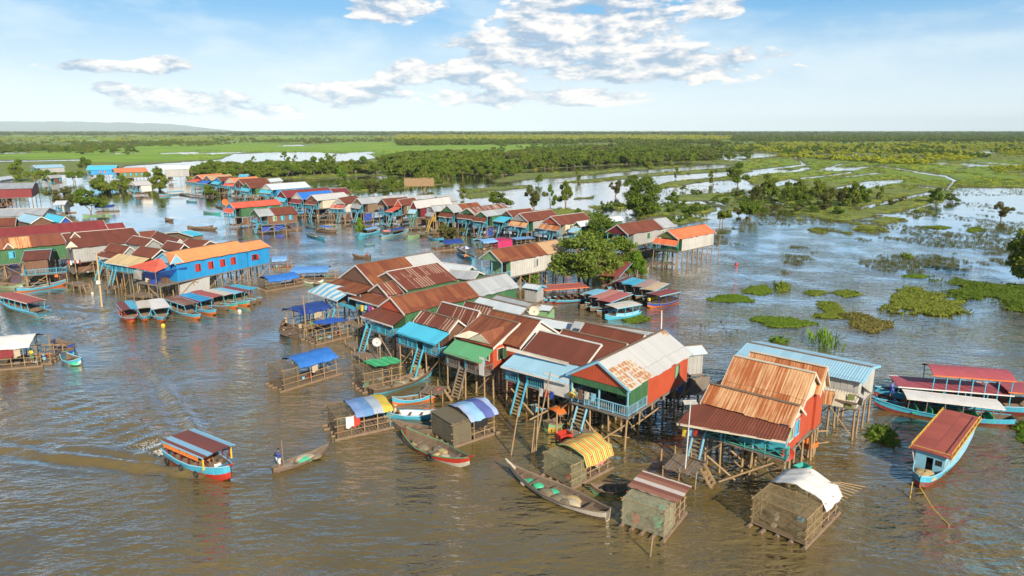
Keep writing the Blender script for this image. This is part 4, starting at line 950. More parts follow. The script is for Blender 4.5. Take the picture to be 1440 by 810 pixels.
def patch_mat():
    m, N = newmat('rust_tile_patch'); uv = N('UVMap').outputs[0]; sp = N('SeparateXYZ'); N.l.new(uv, sp.inputs[0]); u, v = sp.outputs[0], sp.outputs[1]
    cu = N.m('FLOOR', N.m('DIVIDE', u, .42)); fu = N.m('FRACT', N.m('DIVIDE', u, .42)); fv = N.m('FRACT', N.m('DIVIDE', v, .46)); cv = N.m('FLOOR', N.m('DIVIDE', v, .46))
    w_ = N('TexWhiteNoise', {'noise_dimensions': '2D'}, Vector=N('CombineXYZ', X=cu, Y=cv).outputs[0]).outputs[0]; n = N.noise(uv, 3.5, 4, .65)
    edge = N.m('MAXIMUM', N.m('ABSOLUTE', N.m('SUBTRACT', fu, .5)), N.m('ABSOLUTE', N.m('SUBTRACT', fv, .5)))
    k = N.m('ADD', N.m('MULTIPLY', n, 1.0), N.m('ADD', N.m('MULTIPLY', w_, .35), N.m('MULTIPLY', edge, -.9)))
    c = N.mix(N.ramp(k, [(.24, 0), (.52, 1)]), (.50,.45,.36), (.34,.15,.06))
    p = N('BsdfPrincipled', Base_Color=c, Roughness=.75); finish(N, p.outputs[0]); return m
r9, pr9, sd9 = hs['C9']; px9, py9, L9, w9, zr9, ze9 = pr9[0][:6]
def on9(x, f): return (px9 - L9/2 + x, py9 + sd9 * w9 * f, zr9 + (ze9 - zr9) * f + .03)
mb = MB(); mb.slab(on9(.05, .30), on9(3.3, .30), on9(3.9, .995), on9(.05, .995), .02); mb.build('rusted_sheets', patch_mat(), r9)
mb = MB(); mb.slab(on9(L9 - .8, .01), on9(L9 - .02, .01), on9(L9 - .02, .22), on9(L9 - .8, .20), .02); mb.build('rusted_sheets', patch_mat(), r9)

x9 = px9 - L9/2; wy9 = w9 - .3
mb = MB(); mb.box(x9 + .22, x9 + .27, -wy9 + py9 + .1, wy9 + py9 - .1, 4.30, 4.93); mb.build('lintel_boards', W_green, r9)
mb = MB(); ys_ = sorted((py9 + sd9 * (wy9 + .04), py9 + sd9 * (wy9 + .09))); mb.box(x9 + .4, x9 + 3.28, ys_[0], ys_[1], 3.5, 4.9); mb.build('side_boards', W_green, r9)
# ======================= boats =============================================
def line_frame(S, Bw, z=.25, sz=None):
    s = P(pt(*S), sz or z); s.z = z; b = P(pt(*Bw), z); d = b - s; L = d.length; c = (s + b) / 2
    return Vector((c.x, c.y, 0)), math.atan2(d.y, d.x), L
W_in = paint('boat_inside', (.17,.12,.08), .85, .4, (.08,.06,.04), 0, 1.5, .3)
W_hullw = paint('old_hull_white', (.50,.46,.38), .7, .5, (.22,.14,.08)); W_hullbr = paint('tarred_hull', (.10,.065,.04), .8, .5, (.25,.2,.15))
W_hullgn = paint('hull_green', (.08,.26,.12), .6, .35); W_net = paint('piled_nets', (.20,.17,.11), .95, .5, (.08,.07,.05), 0, 4, .4)
W_tarpb = paint('blue_tarp', (.03,.16,.52), .55, .12, (.2,.35,.6), 0, 2, .25); W_tarpd = paint('dark_blue_tarp', (.015,.05,.24), .55, .15)
W_tarpl = paint('pale_blue_tarp', (.16,.34,.62), .5, .3, (.5,.55,.65)); W_tarpg = paint('green_plastic', (.03,.50,.16), .45, .1); W_sack = paint('sackcloth', (.42,.36,.26), .9, .4, (.2,.16,.1))
W_canvas = paint('white_canvas', (.66,.65,.62), .8, .15, (.4,.36,.3)); W_mur = paint('murky_green_net', (.13,.17,.10), .9, .5, (.2,.18,.1), 0, 2, .3)
W_roofm = paint('faded_maroon_roof', (.36,.085,.065), .65, .35, (.5,.3,.25)); W_roofr = paint('dull_red_deck_roof', (.24,.05,.04), .6, .3, (.36,.12,.08)); W_lb = paint('light_boat_roof', (.60,.55,.47), .6, .5, (.35,.15,.08))
W_plum = paint('plum_canvas', (.36,.075,.09), .6, .2, (.35,.15,.15)); W_straw = paint('straw', (.45,.34,.16), .9, .3)
W_yc = paint('yellow_cloth', (.70,.50,.04), .8, .1); W_oc = paint('orange_cloth', (.75,.22,.04), .8, .1); W_skin = paint('skin', (.28,.15,.09), .6, .05); W_hair = paint('hair', (.01,.008,.007), .7, 0)
W_plas = paint('green_basin_plastic', (.06,.45,.25), .4, .05)

def hull_parts(root, L, B, fb=.5, bow=.55, stern=.25, sw=.45, low=W_orgp, up=W_cyan, rim=W_skyp, inside=W_in, floor=.05, n=22, bowp=.7, tip=None):
    def st(t):
        f = (max(0, min(1, (1 - t) / .45)) ** bowp) * (sw + (1 - sw) * max(0, min(1, t / .35)) ** .8)
        x = -L / 2 + L * t
        zg = fb + bow * max(0, (t - .5) / .5) ** 2.2 + stern * max(0, (.4 - t) / .4) ** 2
        zk = -.18 + (bow + .1) * max(0, (t - .8) / .2) ** 2 + (stern * .5) * max(0, (.12 - t) / .12) ** 2
        return x, B / 2 * max(f, .03), zg, zk
    out = []; inn = []; rimr = []
    for i in range(n + 1):
        t = i / n; x, hb, zg, zk = st(t); zm = zk + (zg - zk) * .5
        half = [(0, zk), (.62, zk + .04), (.88, zm), (1., zg)]
        out.append([(x, -a * hb, z) for a, z in half[::-1]] + [(x, a * hb, z) for a, z in half[1:]])
        w2 = max(hb - .05, .01); f2 = max(zk + .10, floor)
        inn.append([(x, -w2, zg - .004), (x, -w2 * .9, max(f2, zm)), (x, -w2 * .7, f2), (x, w2 * .7, f2), (x, w2 * .9, max(f2, zm)), (x, w2, zg - .004)])
    mb = MB(); k = len(out[0])
    for i in range(n):
        for j in range(k - 1):
            mi = 1 if j in (0, k - 2) else 0
            mb.add([out[i][j], out[i+1][j], out[i+1][j+1], out[i][j+1]], [(0, 1, 2, 3)], mi, sm=False)
        for j in range(5): mb.add([inn[i][j+1], inn[i+1][j+1], inn[i+1][j], inn[i][j]], [(0, 1, 2, 3)], 2)
        for s in (0, 1):
            o, q = (0, 0) if s == 0 else (k - 1, 5)
            f = [out[i][o], out[i+1][o], inn[i+1][q], inn[i][q]]; mb.add(f, [(0, 1, 2, 3) if s else (3, 2, 1, 0)], 1)
    mb.add(out[0], [tuple(range(k))], 1); mb.add(inn[0], [tuple(range(6))[::-1]], 2)
    h = mb.build('hull', [low, up, inside], root)
    # weld for a continuous skin
    for s, nm in ((-1, 0), (1, 1)):
        mb = MB(); pts = [(st(i / n)[0], s * (st(i / n)[1] + .01), st(i / n)[2]) for i in range(n + 1)]
        mb.tube(pts, .05 if B > 1.2 else .035, 5); mb.build('gunwale', rim, root)
    x, hb, zg, zk = st(1)
    if tip: mb = MB(); mb.tube([(st(.93)[0], 0, st(.93)[2] - .1), (x + .05, 0, zg + .05), (x + .35, 0, zg + .22)], [.12, .10, .05], 6); mb.build('stem_tip', tip, root)
    return st
def canopy(root, st, L, B, t0, t1, h=1.75, mat=W_roofm, arch=.15, post=W_cyan, posts=5, wd=.95, side=None, sideh=.4, tilt=0., over=.25, edge=None, seats=None, ribs=False, matm=None):
    x0, x1 = -L/2 + L*t0, -L/2 + L*t1; hb = B / 2 * wd; rows = []
    nx = 9; ny = 9
    mb = MB()
    def top(x, v): return h + tilt * (x - x0) / (x1 - x0) + arch * (1 - v * v)
    for side_, dz in ((0, 0), (1, -.05)):
        rows = [[(x0 - over + (x1 - x0 + 2 * over) * i / (nx - 1), -hb - .12 + (2 * hb + .24) * j / (ny - 1), top(x0 + (x1-x0) * i / (nx-1), -1 + 2 * j / (ny-1)) + dz) for j in range(ny)] for i in range(nx)]
        if side_: rows = [r[::-1] for r in rows]
        mb.grid(rows, uv=True)
    # rim joining both skins
    a = [(x0 - over, -hb - .12), (x1 + over, -hb - .12), (x1 + over, hb + .12), (x0 - over, hb + .12)]
    r = mb.build('canopy', mat, root)
    mb = MB()
    mb.beam((x0 - over, -hb-.12, h - .02), (x1 + over, -hb-.12, h - .02 + tilt), .05, .10); mb.build('canopy_edge', edge or post, r)
    mb = MB(); mb.beam((x0 - over, hb+.12, h - .02), (x1 + over, hb+.12, h - .02 + tilt), .05, .10); mb.build('canopy_edge', edge or post, r)
    for i in range(posts):
        t = i / (posts - 1); x = x0 + (x1 - x0) * t; tt = t0 + (t1 - t0) * t
        for s in (-1, 1):
            mb = MB(); q = st(tt); mb.beam((x, s * min(hb, q[1] - .03), q[2] - .05), (x, s * hb, h + tilt * t), .07); mb.build('post', post, root)
    if side:
        for s in (-1, 1):
            mb = MB(); m_ = 8
            for i in range(m_):
                ta, tb = t0 + (t1-t0) * i / m_, t0 + (t1-t0) * (i+1) / m_; qa, qb = st(ta), st(tb)
                xa, xb = -L/2 + L*ta, -L/2 + L*tb; ya, yb = s * min(hb, qa[1] - .01), s * min(hb, qb[1] - .01)
                vs = [(xa, ya, qa[2]), (xb, yb, qb[2]), (xb, yb, qb[2] + sideh), (xa, ya, qa[2] + sideh)]
                vs += [(x, y - s * .04, z) for x, y, z in vs]
                mb.add(vs, [(0,1,2,3), (7,6,5,4), (3,2,6,7), (0,4,5,1)])
            mb.build('side_panel', side, root)
    if seats:
        k = max(2, int((x1 - x0) / 1.0))
        for i in range(k):
            x = x0 + (x1 - x0) * (i + .5) / k; mb = MB(); hb2 = min(hb, st(.5)[1]) * .8
            mb.box(x - .2, x + .2, -hb2, hb2, .32, .40); mb.box(x - .22, x - .17, -hb2, hb2, .40, .78); mb.build('bench', seats, root)
def thwarts(root, st, L, ts, mat=W_in):
    for t in ts:
        x, hb, zg, zk = st(t); mb = MB(); mb.box(x - .1, x + .1, -hb + .06, hb - .06, zg - .16, zg - .12); mb.build('thwart', mat, root)
def engine(root, x, z, L=2.2):
    mb = MB(); mb.box(x - .25, x + .2, -.16, .16, z, z + .34); e = mb.build('engine', W_black, root)
    mb = MB(); mb.tube([(x - .2, 0, z + .2), (x - .2 - L, 0, -.25)], .03, 6); mb.build('propeller_shaft', W_wood, e)
def clutter(root, st, L, t0, t1, n, seed, cols=None, z=.1):
    """cargo heaps lying in the hull, each its own part"""
    rr = random.Random(seed); cols = cols or [W_net, W_sack, W_wood, W_net, W_sack, W_plas, W_net, W_grey, W_straw]
    for k in range(n):
        t = rr.uniform(t0, t1); x, hb, zg, zk = st(t); y = rr.uniform(-.6, .6) * hb * .8; mb = MB(); s = rr.uniform(.18, .42)
        if rr.random() < .6:
            rows = []
            for i in range(6):
                rad = s * math.cos(i / 5 * math.pi / 2) * 1.2
                rows.append([(x + rad * 1.3 * math.cos(a) * (1 + .2 * rr.random()), y + rad * math.sin(a) * (1 + .2 * rr.random()), z + s * .8 * math.sin(i / 5 * math.pi / 2)) for a in [j * math.pi / 5 for j in range(11)]])
                rows[-1][-1] = rows[-1][0]
            mb.grid(rows); nm = 'cargo_heap'
        else:
            w_ = s * .8; mb.box(x - w_, x + w_, y - s * .6, y + s * .6, z, z + s * .8); nm = 'crate'
        mb.build(nm, rr.choice(cols), root)
def tyre(root, x, y, z, r=.24):
    pts = [(x + r * math.cos(a), y, z + r * math.sin(a)) for a in [k * math.pi / 6 for k in range(13)]]
    mb = MB(); mb.tube(pts, .07, 6, cap=False); mb.build('tyre', W_black, root)

def boat(label, S, Bw, beam, name='wooden_boat', cat='boat', group=None, can=None, th=(.3,.5,.7), eng=False, load=0, seed=1, lo=0., sz=None, **hk):
    c, ang, L = line_frame(S, Bw, .25, sz)
    root = thing(name, label, cat, c, ang, group)
    st = hull_parts(root, L, beam, **hk)
    if can:
        for cn in (can if isinstance(can, list) else [can]): canopy(root, st, L, beam, **cn)
    if th: thwarts(root, st, L, th)
    if eng: engine(root, -L/2 + .3, st(0.03)[2] - .1)
    if load: clutter(root, st, L, *( (.2,.8) if load is True or isinstance(load, int) else load[:2]), (load if isinstance(load, int) else load[2]), seed)
    return root, st, L
def blocal(b, x, y, z):
    return Matrix.Translation(b[0].location) @ Matrix.Rotation(b[0].rotation_euler.z, 4, 'Z') @ Vector((x, y, z))

# near boats
b1 = boat('large weathered wooden boat with upturned bow lying in the lower centre', ('n',1275,760), ('n',712,500), 1.9, name='fishing_boat', low=W_hullbr, up=W_hullw, rim=W_wood, fb=.45, bow=.5, stern=.3, sw=.3, load=(.15,.8,16), seed=3, th=(.18,.35,.55,.72,.85), bowp=.8, tip=W_hullw)
b2 = boat('red and green rimmed fishing boat with a tyre on its side', ('n',115,300), ('n',490,470), 2.1, name='fishing_boat', low=W_hullw, up=W_redp, rim=W_hullgn, fb=.5, bow=.5, stern=.45, sw=.25, load=(.2,.8,14), seed=5, th=(.3,.55,.8), tip=W_redp)
tyre(b2[0], .6, -1.08, .35); tyre(b2[0], .6, 1.08, .35)
b3 = boat('bare grey wooden canoe partly behind the brown netted raft', ('n',280,270), ('n',50,232), 1.2, name='canoe', low=W_hullbr, up=W_in, rim=W_grey, fb=.35, bow=.4, stern=.2)
b4 = boat('long sky blue boat carrying two people by the patchwork raft', ('i',1175,640), ('i',790,630), 1.3, name='longboat', low=W_cyan, up=W_cyan, rim=W_skyp, inside=W_canvas, fb=.4, bow=.3, stern=.3)
b5 = boat('small slim canoe with red tips and sky blue sides', ('i',865,548), ('i',1165,505), 1.1, name='canoe', low=W_orgp, up=W_cyan, rim=W_skyp, fb=.35, bow=.35, stern=.35, sw=.2, tip=W_redp)
b6 = boat('loaded dark boat with green nets beside the green roofed raft', ('i',725,488), ('i',1145,350), 1.9, name='fishing_boat', low=W_cyan, up=W_hullbr, rim=W_wood, fb=.45, bow=.6, stern=.2, load=(.15,.85,16), seed=8, th=(.3,.6))
b7 = boat('yellow green canoe under the cyan awning stairs', ('k',180,410), ('k',465,350), 1.3, name='canoe', low=W_yel, up=W_lgreen, rim=W_yel, fb=.35, bow=.4, stern=.3)
b7b = boat('yellow rimmed boat moored below the green awning', ('k',500,465), ('k',670,415), 1.3, name='canoe', low=W_yel, up=W_cyan, rim=W_yel, fb=.35, bow=.3, load=4, seed=31)
b8 = boat('small grey canoe beside the red striped cage raft', ('o',640,455), ('o',458,452), 1.1, name='canoe', low=W_hullgn, up=W_hullbr, rim=W_wood, fb=.35, bow=.35)
b9 = boat('weathered canoe with a man standing at its stern', ('r',915,458), ('r',1270,318), 1.15, name='canoe', low=W_hullbr, up=W_in, rim=W_grey, fb=.3, bow=.35, stern=.15, sw=.25, load=(.25,.85,9), seed=17, bowp=.9)
b10 = boat('sky blue passenger boat with red striped roof under way', ('r',285,345), ('r',655,505), 2.3, name='passenger_boat', low=W_redp, up=W_cyan, rim=W_skyp, fb=.85, bow=.35, stern=.1, sw=.75, bowp=.55, tip=W_redp, eng=True, th=None,
    can=dict(t0=.16, t1=.80, h=1.95, mat=striped('maroon_blue_roof', [(.16,.03,.025),(.16,.03,.025),(.20,.42,.60),(.16,.03,.025)], .45, 'v'), arch=.08, post=W_maroon, posts=6, wd=.98, edge=W_skyp, seats=W_in))
mb = MB(); mb.box(-2.6, 1.6, -1.16, -1.13, 1.45, 1.8); mb.build('orange_curtain', W_oc, b10[0])
for x_ in (-2.4, -.6, 1.2): tyre(b10[0], x_, -1.2, .38, .2)
b11 = boat('small white and blue passenger boat with dull pink roof leaving at the left', ('g',385,262), ('g',-15,150), 2.2, name='passenger_boat', low=W_white, up=W_cyan, rim=W_skyp, fb=.5, bow=.35, stern=.1, sw=.8, th=None, eng=True,
    can=dict(t0=.14, t1=.80, h=1.75, mat=W_roofm, arch=.06, post=W_cyan, posts=6, edge=W_white, seats=W_in, side=W_cyan, sideh=.25))
b12 = boat('light blue boat with a broad red deck roof and yellow rack at the right', ('q',545,275), ('q',345,618), 2.4, sz=2.1, name='tour_boat', low=W_roofr, up=W_cyan, rim=W_skyp, fb=.75, bow=.2, stern=.1, sw=.85, bowp=.35, th=None,
    can=dict(t0=-.02, t1=.80, h=1.95, mat=sheet('red_planked_roof',(.34,.075,.05),(.42,.13,.08),.2), arch=.07, post=W_white, posts=9, edge=W_yel, side=W_skyp, sideh=.9, seats=W_in, wd=1.0))
L12 = b12[2]; x12 = -L12/2 + L12 * .80; st12 = b12[1](.80); hb12 = min(1.2, st12[1])
for ya, yb, za, zb in ((-hb12, -hb12 * .25, .5, 1.9), (hb12 * .25, hb12, .5, 1.9), (-hb12 * .25, hb12 * .25, 1.55, 1.9)):
    mb = MB(); mb.box(x12 - .03, x12 + .03, ya, yb, za, zb); mb.build('cabin_front', W_skyp, b12[0])
mb = MB(); mb.box(x12 + .035, x12 + .045, hb12 * .4, hb12 * .85, 1.1, 1.5); mb.build('round_window', W_dark, b12[0])
rows = [[(x12 + L12 * .09 + (L12 * .07) * c_ * math.cos(a), .75 * c_ * math.sin(a), .55 + .32 * q_ + .03 * math.sin(a * 5)) for a in [k * math.pi / 8 for k in range(17)]] for c_, q_ in ((1, 0), (.9, .6), (.6, .9), (.1, 1))]
mb = MB(); mb.grid(rows); mb.build('net_heap', W_straw, b12[0])
for s_ in (-1, 1):
    mb = MB(); mb.tube([(-L12/2, s_ * 1.25, 2.25), (x12, s_ * 1.25, 2.25)], .03, 5); mb.build('roof_rail', W_yel, b12[0])
    for k in range(9): mb = MB(); xx = -L12/2 + (x12 + L12/2) * k / 8; mb.tube([(xx, s_ * 1.25, 1.98), (xx, s_ * 1.25, 2.25)], .025, 5); mb.build('rail_stanchion', W_yel, b12[0])
mb = MB(); mb.tube([(x12 + .2, -1.2, 2.22), (x12 + .2, 1.2, 2.22)], .03, 5); mb.build('roof_rail', W_yel, b12[0])
b13 = boat('long tour boat with arched plum canopy moored at the right', ('q',980,265), ('q',130,195), 2.9, name='tour_boat', low=W_roofr, up=W_cyan, rim=W_skyp, fb=.8, bow=.45, stern=.2, sw=.7, th=None,
    can=[dict(t0=.28, t1=.70, h=3.2, mat=W_plum, arch=.45, post=W_cyan, posts=7, edge=W_orgp, over=.2), dict(t0=.02, t1=.28, h=2.2, mat=W_plum, arch=.1, post=W_cyan, posts=4, edge=W_orgp), dict(t0=.28, t1=.88, h=1.9, mat=W_plum, arch=.05, post=W_cyan, posts=6, edge=W_canvas, seats=W_orgp)])
b14 = boat('long blue boat with flat white roof in front of the plum canopy boat', ('q',790,318), ('q',130,240), 2.1, name='tour_boat', low=W_roofr, up=W_cyan, rim=W_cyan, fb=.5, bow=.5, stern=.2, sw=.5,
    can=dict(t0=.12, t1=.76, h=1.7, mat=W_canvas, arch=.06, post=W_grey, posts=6, edge=W_canvas, seats=W_plas))
# moored fleet below the blue hall
G2 = 'passenger boats moored below the blue hall'
def fleet(label, S, Bw, beam, roofm, up=W_cyan, low=W_orgp, t0=.10, t1=.78, h=1.7, group=G2, **k):
    return boat(label, S, Bw, beam, sz=k.pop('sz', .8), name='passenger_boat', low=low, up=up, rim=k.pop('rim', W_skyp), fb=.45, bow=.3, stern=.15, sw=.7, th=None, group=group,
                can=dict(t0=t0, t1=t1, h=h, mat=roofm, arch=.06, post=k.pop('post', up), posts=4, edge=k.pop('edge', W_skyp), seats=W_in, side=k.pop('side', None)), **k)
S_half = striped('blue_maroon_half_roof', [(.06,.40,.62),(.16,.03,.03)], 1.0, 'v')
fleet('moored boat with half blue half maroon roof, leftmost below the blue hall', ('f',118,505), ('f',180,630), 2.0, S_half, W_redp, t0=.03, t1=.84, sz=1.5)
fleet('moored boat with narrow white rust spotted roof between maroon and white ones', ('f',248,500), ('f',262,620), 1.8, W_lb, W_cyan, t0=.03, t1=.84, sz=1.5)
fleet('moored boat with broad clean white roof and yellow buoy at its stern', ('f',320,490), ('f',382,625), 2.1, W_canvas, W_cyan, t0=.03, t1=.84, sz=1.5)
fleet('moored boat with brown roof and a grey plank on it', ('f',425,490), ('f',630,605), 1.75, sheet('sheet_boat_brown', (.20,.08,.05), (.4,.3,.24), .35), W_cyan, t0=.0, t1=.70, sz=1.2, load=3)
fleet('moored boat with plain bright blue roof and red edge', ('f',530,470), ('f',735,575), 1.75, W_tarpb if False else sheet('sheet_boat_blue', (.03,.30,.58), (.1,.3,.4), .1), W_cyan, edge=W_redp, t0=.0, t1=.70, sz=1.2, load=3)
fleet('moored boat with dusty maroon roof next to the bright blue roofed one', ('f',600,450), ('f',820,545), 1.75, W_roofm, W_in, low=W_in, t0=.0, t1=.70, sz=1.2, load=3)
fleet('moored boat with mint green edged striped white roof', ('f',690,440), ('f',880,530), 1.75, W_lb, W_teal, edge=W_teal, t0=.0, t1=.70, sz=1.2, load=3)
fleet('moored boat with pale teal roof beside the mint edged one', ('f',750,432), ('f',960,515), 1.75, W_skyp, W_teal, t0=.0, t1=.70, sz=1.2, load=3)
fleet('moored boat with brown planked roof behind the teal roofs', ('f',805,420), ('f',1000,505), 1.75, W_roofr, W_in, low=W_in, t0=.0, t1=.70, sz=1.2, load=3)
fleet('moored boat with light blue roof, rightmost below the blue hall', ('f',840,412), ('f',1040,490), 1.75, W_cyan, W_in, low=W_in, t0=.0, t1=.70, sz=1.2, load=3)
# harbour behind the white metal roof
G3 = 'passenger boats moored in the middle harbour'
fleet('large tour boat with red hull stripe and raised pink red roof at its stern', ('s',575,420), ('s',115,485), 3.0, W_roofm, W_cyan, low=W_redp, h=2.2, t0=.25, t1=.97, group=G3, edge=W_orgp, post=W_maroon)
fleet('big boat with a sloping dark red deck roof by the bushy tree', ('s',790,235), ('s',665,395), 3.2, W_roofr, W_cyan, h=2.4, t0=.0, t1=.98, group=G3, edge=W_skyp, post=W_maroon)
fleet('boat with blue and rust striped roof next to the dark red deck roof', ('s',870,335), ('s',740,420), 2.2, S_half, W_in, low=W_in, group=G3)
fleet('boat with a clear sky blue roof in the middle of the harbour rank', ('s',940,350), ('s',815,440), 2.2, W_cyan, W_in, low=W_in, group=G3)
fleet('boat with dusty rose roof between sky blue and tan roofed ones', ('s',1030,355), ('s',890,465), 2.2, paint('rose_roof', (.38,.25,.23), .7, .4), W_in, low=W_in, group=G3)
fleet('boat with pale tan roof beside the yellow cushioned one', ('s',1110,375), ('s',950,490), 2.2, S_tan if False else paint('tan_roof', (.55,.42,.27), .7, .5), W_in, low=W_in, group=G3)
bw = fleet('boat with brown roof and yellow life vests at the right end of the rank', ('s',1215,440), ('s',985,525), 2.3, W_roofr, W_deep, low=W_orgp, group=G3, rim=W_grey)
for k in range(5):
    mb = MB(); mb.box(-1.6 + k * .8, -1.2 + k * .8, -.9, -.65, .7, 1.1); mb.build('life_vest', W_yc, bw[0])
fleet('boat with short pale blue roof at the left of the lower harbour rank', ('s',640,440), ('s',480,520), 2.1, W_skyp, W_in, low=W_in, group=G3)
fleet('boat with worn pink roof patched with brown in the lower harbour rank', ('s',745,440), ('s',520,560), 2.2, paint('worn_pink_roof', (.48,.20,.16), .7, .5, (.2,.08,.05)), W_in, low=W_in, group=G3)
fleet('boat with plain rose red roof in the lower harbour rank', ('s',825,460), ('s',575,590), 2.2, paint('rose_red_roof', (.42,.12,.11), .7, .3), W_in, low=W_in, group=G3)
fleet('bright sky blue framed boat with rust spotted white roof', ('s',905,545), ('s',640,625), 2.3, W_lb, W_cyan, low=W_cyan, group=G3, side=W_skyp)
# channel boats
boat('blue boat shaded by a white and blue parasol in the channel', ('j',950,85), ('j',815,15), 1.8, name='market_boat', low=W_cyan, up=W_cyan, rim=W_skyp, fb=.5, bow=.5, load=8, seed=12, low_=None) if False else None
bu = boat('blue boat shaded by a white and blue parasol in the channel', ('j',955,85), ('j',815,15), 1.8, name='market_boat', low=W_cyan, up=W_cyan, rim=W_skyp, fb=.5, bow=.5, load=8, seed=12)
far_b = [('rowing boat with a red shirted rower crossing the channel', ('h',870,125), ('h',725,118), 1.1, W_hullbr, W_hullbr, None),
 ('blue and white covered boat moored below the peninsula shrub', ('c',15,535), ('c',165,495), 1.6, W_cyan, W_cyan, W_tarpl), ('dark blue roofed boat with pale hull below the teal stairs', ('c',165,540), ('c',355,500), 2.2, W_hullw, W_cyan, W_tarpd),
 ('green canoe floating under the yellow decked house', ('c',345,540), ('c',480,510), 1.1, W_lgreen, W_lgreen, None), ('small blue boat with turned up ends in mid channel', ('b',870,615), ('b',985,650), 1.4, W_cyan, W_cyan, None),
 ('covered boat with pale blue tarp next to the round shrub', ('b',1215,620), ('b',1355,598), 1.7, W_cyan, W_cyan, W_tarpl), ('pale boat with pink bundle beside the row of stairs', ('b',1350,630), ('b',1440,620), 1.6, W_hullw, W_cyan, W_pink),
 ('long low wooden boat moored left of the middle spit', ('b',70,572), ('b',265,585), 1.5, W_hullbr, W_in, None), ('teal boat tied at the tip of the middle spit', ('b',175,470), ('b',290,478), 1.5, W_teal, W_teal, None),
 ('blue trimmed long boat moored before the leftmost channel house', ('a',1065,452), ('a',1275,440), 2.4, W_orgp, W_cyan, W_cyan), ('small motor boat speeding on the left inlet', ('a',1155,620), ('a',1105,612), 1.5, W_hullbr, W_in, None),
 ('long green boat lying by the round tree on the left inlet', ('a',555,590), ('a',745,578), 1.4, W_lgreen, W_lgreen, None), ('dark loaded boat near the left inlet mouth', ('a',1262,670), ('a',1429,665), 1.7, W_hullbr, W_in, W_net),
 ('long sky blue boat with orange keel at the left shore', ('e',130,632), ('e',540,568), 1.8, W_orgp, W_cyan, None), ('pale green old boat at the left edge shore', ('e',-40,585), ('e',210,590), 1.8, W_hullw, W_lgreen, None),
 ('blue boat beneath the light blue awning house', ('k',1135,745), ('k',1365,675), 1.5, W_yel, W_cyan, None), ('yellow and red boat under the blue stair of the red house', ('l',275,650), ('l',425,590), 1.5, W_yel, W_lgreen, W_orgp),
 ('old grey canoe beached beside the orange roofed stilt house', ('d',685,768), ('d',780,735), 1.1, W_hullw, W_in, None), ('half hidden blue canoe below the tall blue roofed house at the right', ('q',150,180), ('q',240,250), 1.3, W_cyan, W_cyan, None),
 ('teal covered boat beside the two blue tarp rafts', ('h',335,325), ('h',490,330), 1.1, W_lgreen, W_white, None), ('dark boat with a hatted man and fishing gear by the dark tarp raft', ('h',255,790), ('h',165,670), 2.2, W_cyan, W_hullbr, W_net),
 ('blue and red skiff tied at the end of the white roofed raft house', ('g',530,570), ('g',655,612), 1.3, W_cyan, W_deep, None), ('white hulled skiff with red tip in front of the raft house', ('g',560,640), ('g',715,690), 1.5, W_white, W_cyan, None),
 ('dark skiff loaded with red and blue bundles behind the skiffs', ('g',470,515), ('g',660,555), 1.4, W_hullbr, W_deep, W_redp), ('old brown canoe among the houses of the blue awning', ('c',700,560), ('c',720,545), 1.0, W_hullbr, W_in, None),
 ('low boat with cargo beneath the pink awning house', ('b',930,590), ('b',1070,600), 1.6, W_hullbr, W_in, W_tarpb), ('thin canoe in front of the plank house on the spit', ('b',690,595), ('b',835,580), 1.0, W_hullbr, W_in, None),
 ('blue boat hugging the stilts of the blue tarp awning house', ('c',1000,545), ('c',1110,552), 1.4, W_cyan, W_cyan, None), ('rusty open boat at the stern of the lower harbour rank', ('s',430,535), ('s',540,520), 1.3, W_hullbr, W_in, None),
 ('narrow blue boat below the dark blue tarp by the shrub', ('c',490,545), ('c',590,560), 1.2, W_cyan, W_cyan, None), ('green ended canoe poking out behind the dark blue tarp', ('c',640,580), ('c',730,550), 1.1, W_lgreen, W_lgreen, None)]
for i, (lb, S_, B_, bm, lo_, up_, cov_) in enumerate(far_b):
    bt = boat(lb, S_, B_, bm, name='motor_boat' if 'motor' in lb else 'rowing_boat', low=lo_, up=up_, rim=W_skyp if up_ in (W_cyan, W_teal) else W_wood, fb=.4, bow=.45, stern=.3, n=12, load=3 if i % 2 else 2, seed=40 + i, th=(.3,.7),
        can=dict(t0=.3, t1=.75, h=1.3, mat=cov_, arch=.25, posts=2, post=W_wood, edge=W_wood) if cov_ not in (None, W_net, W_redp) else None)

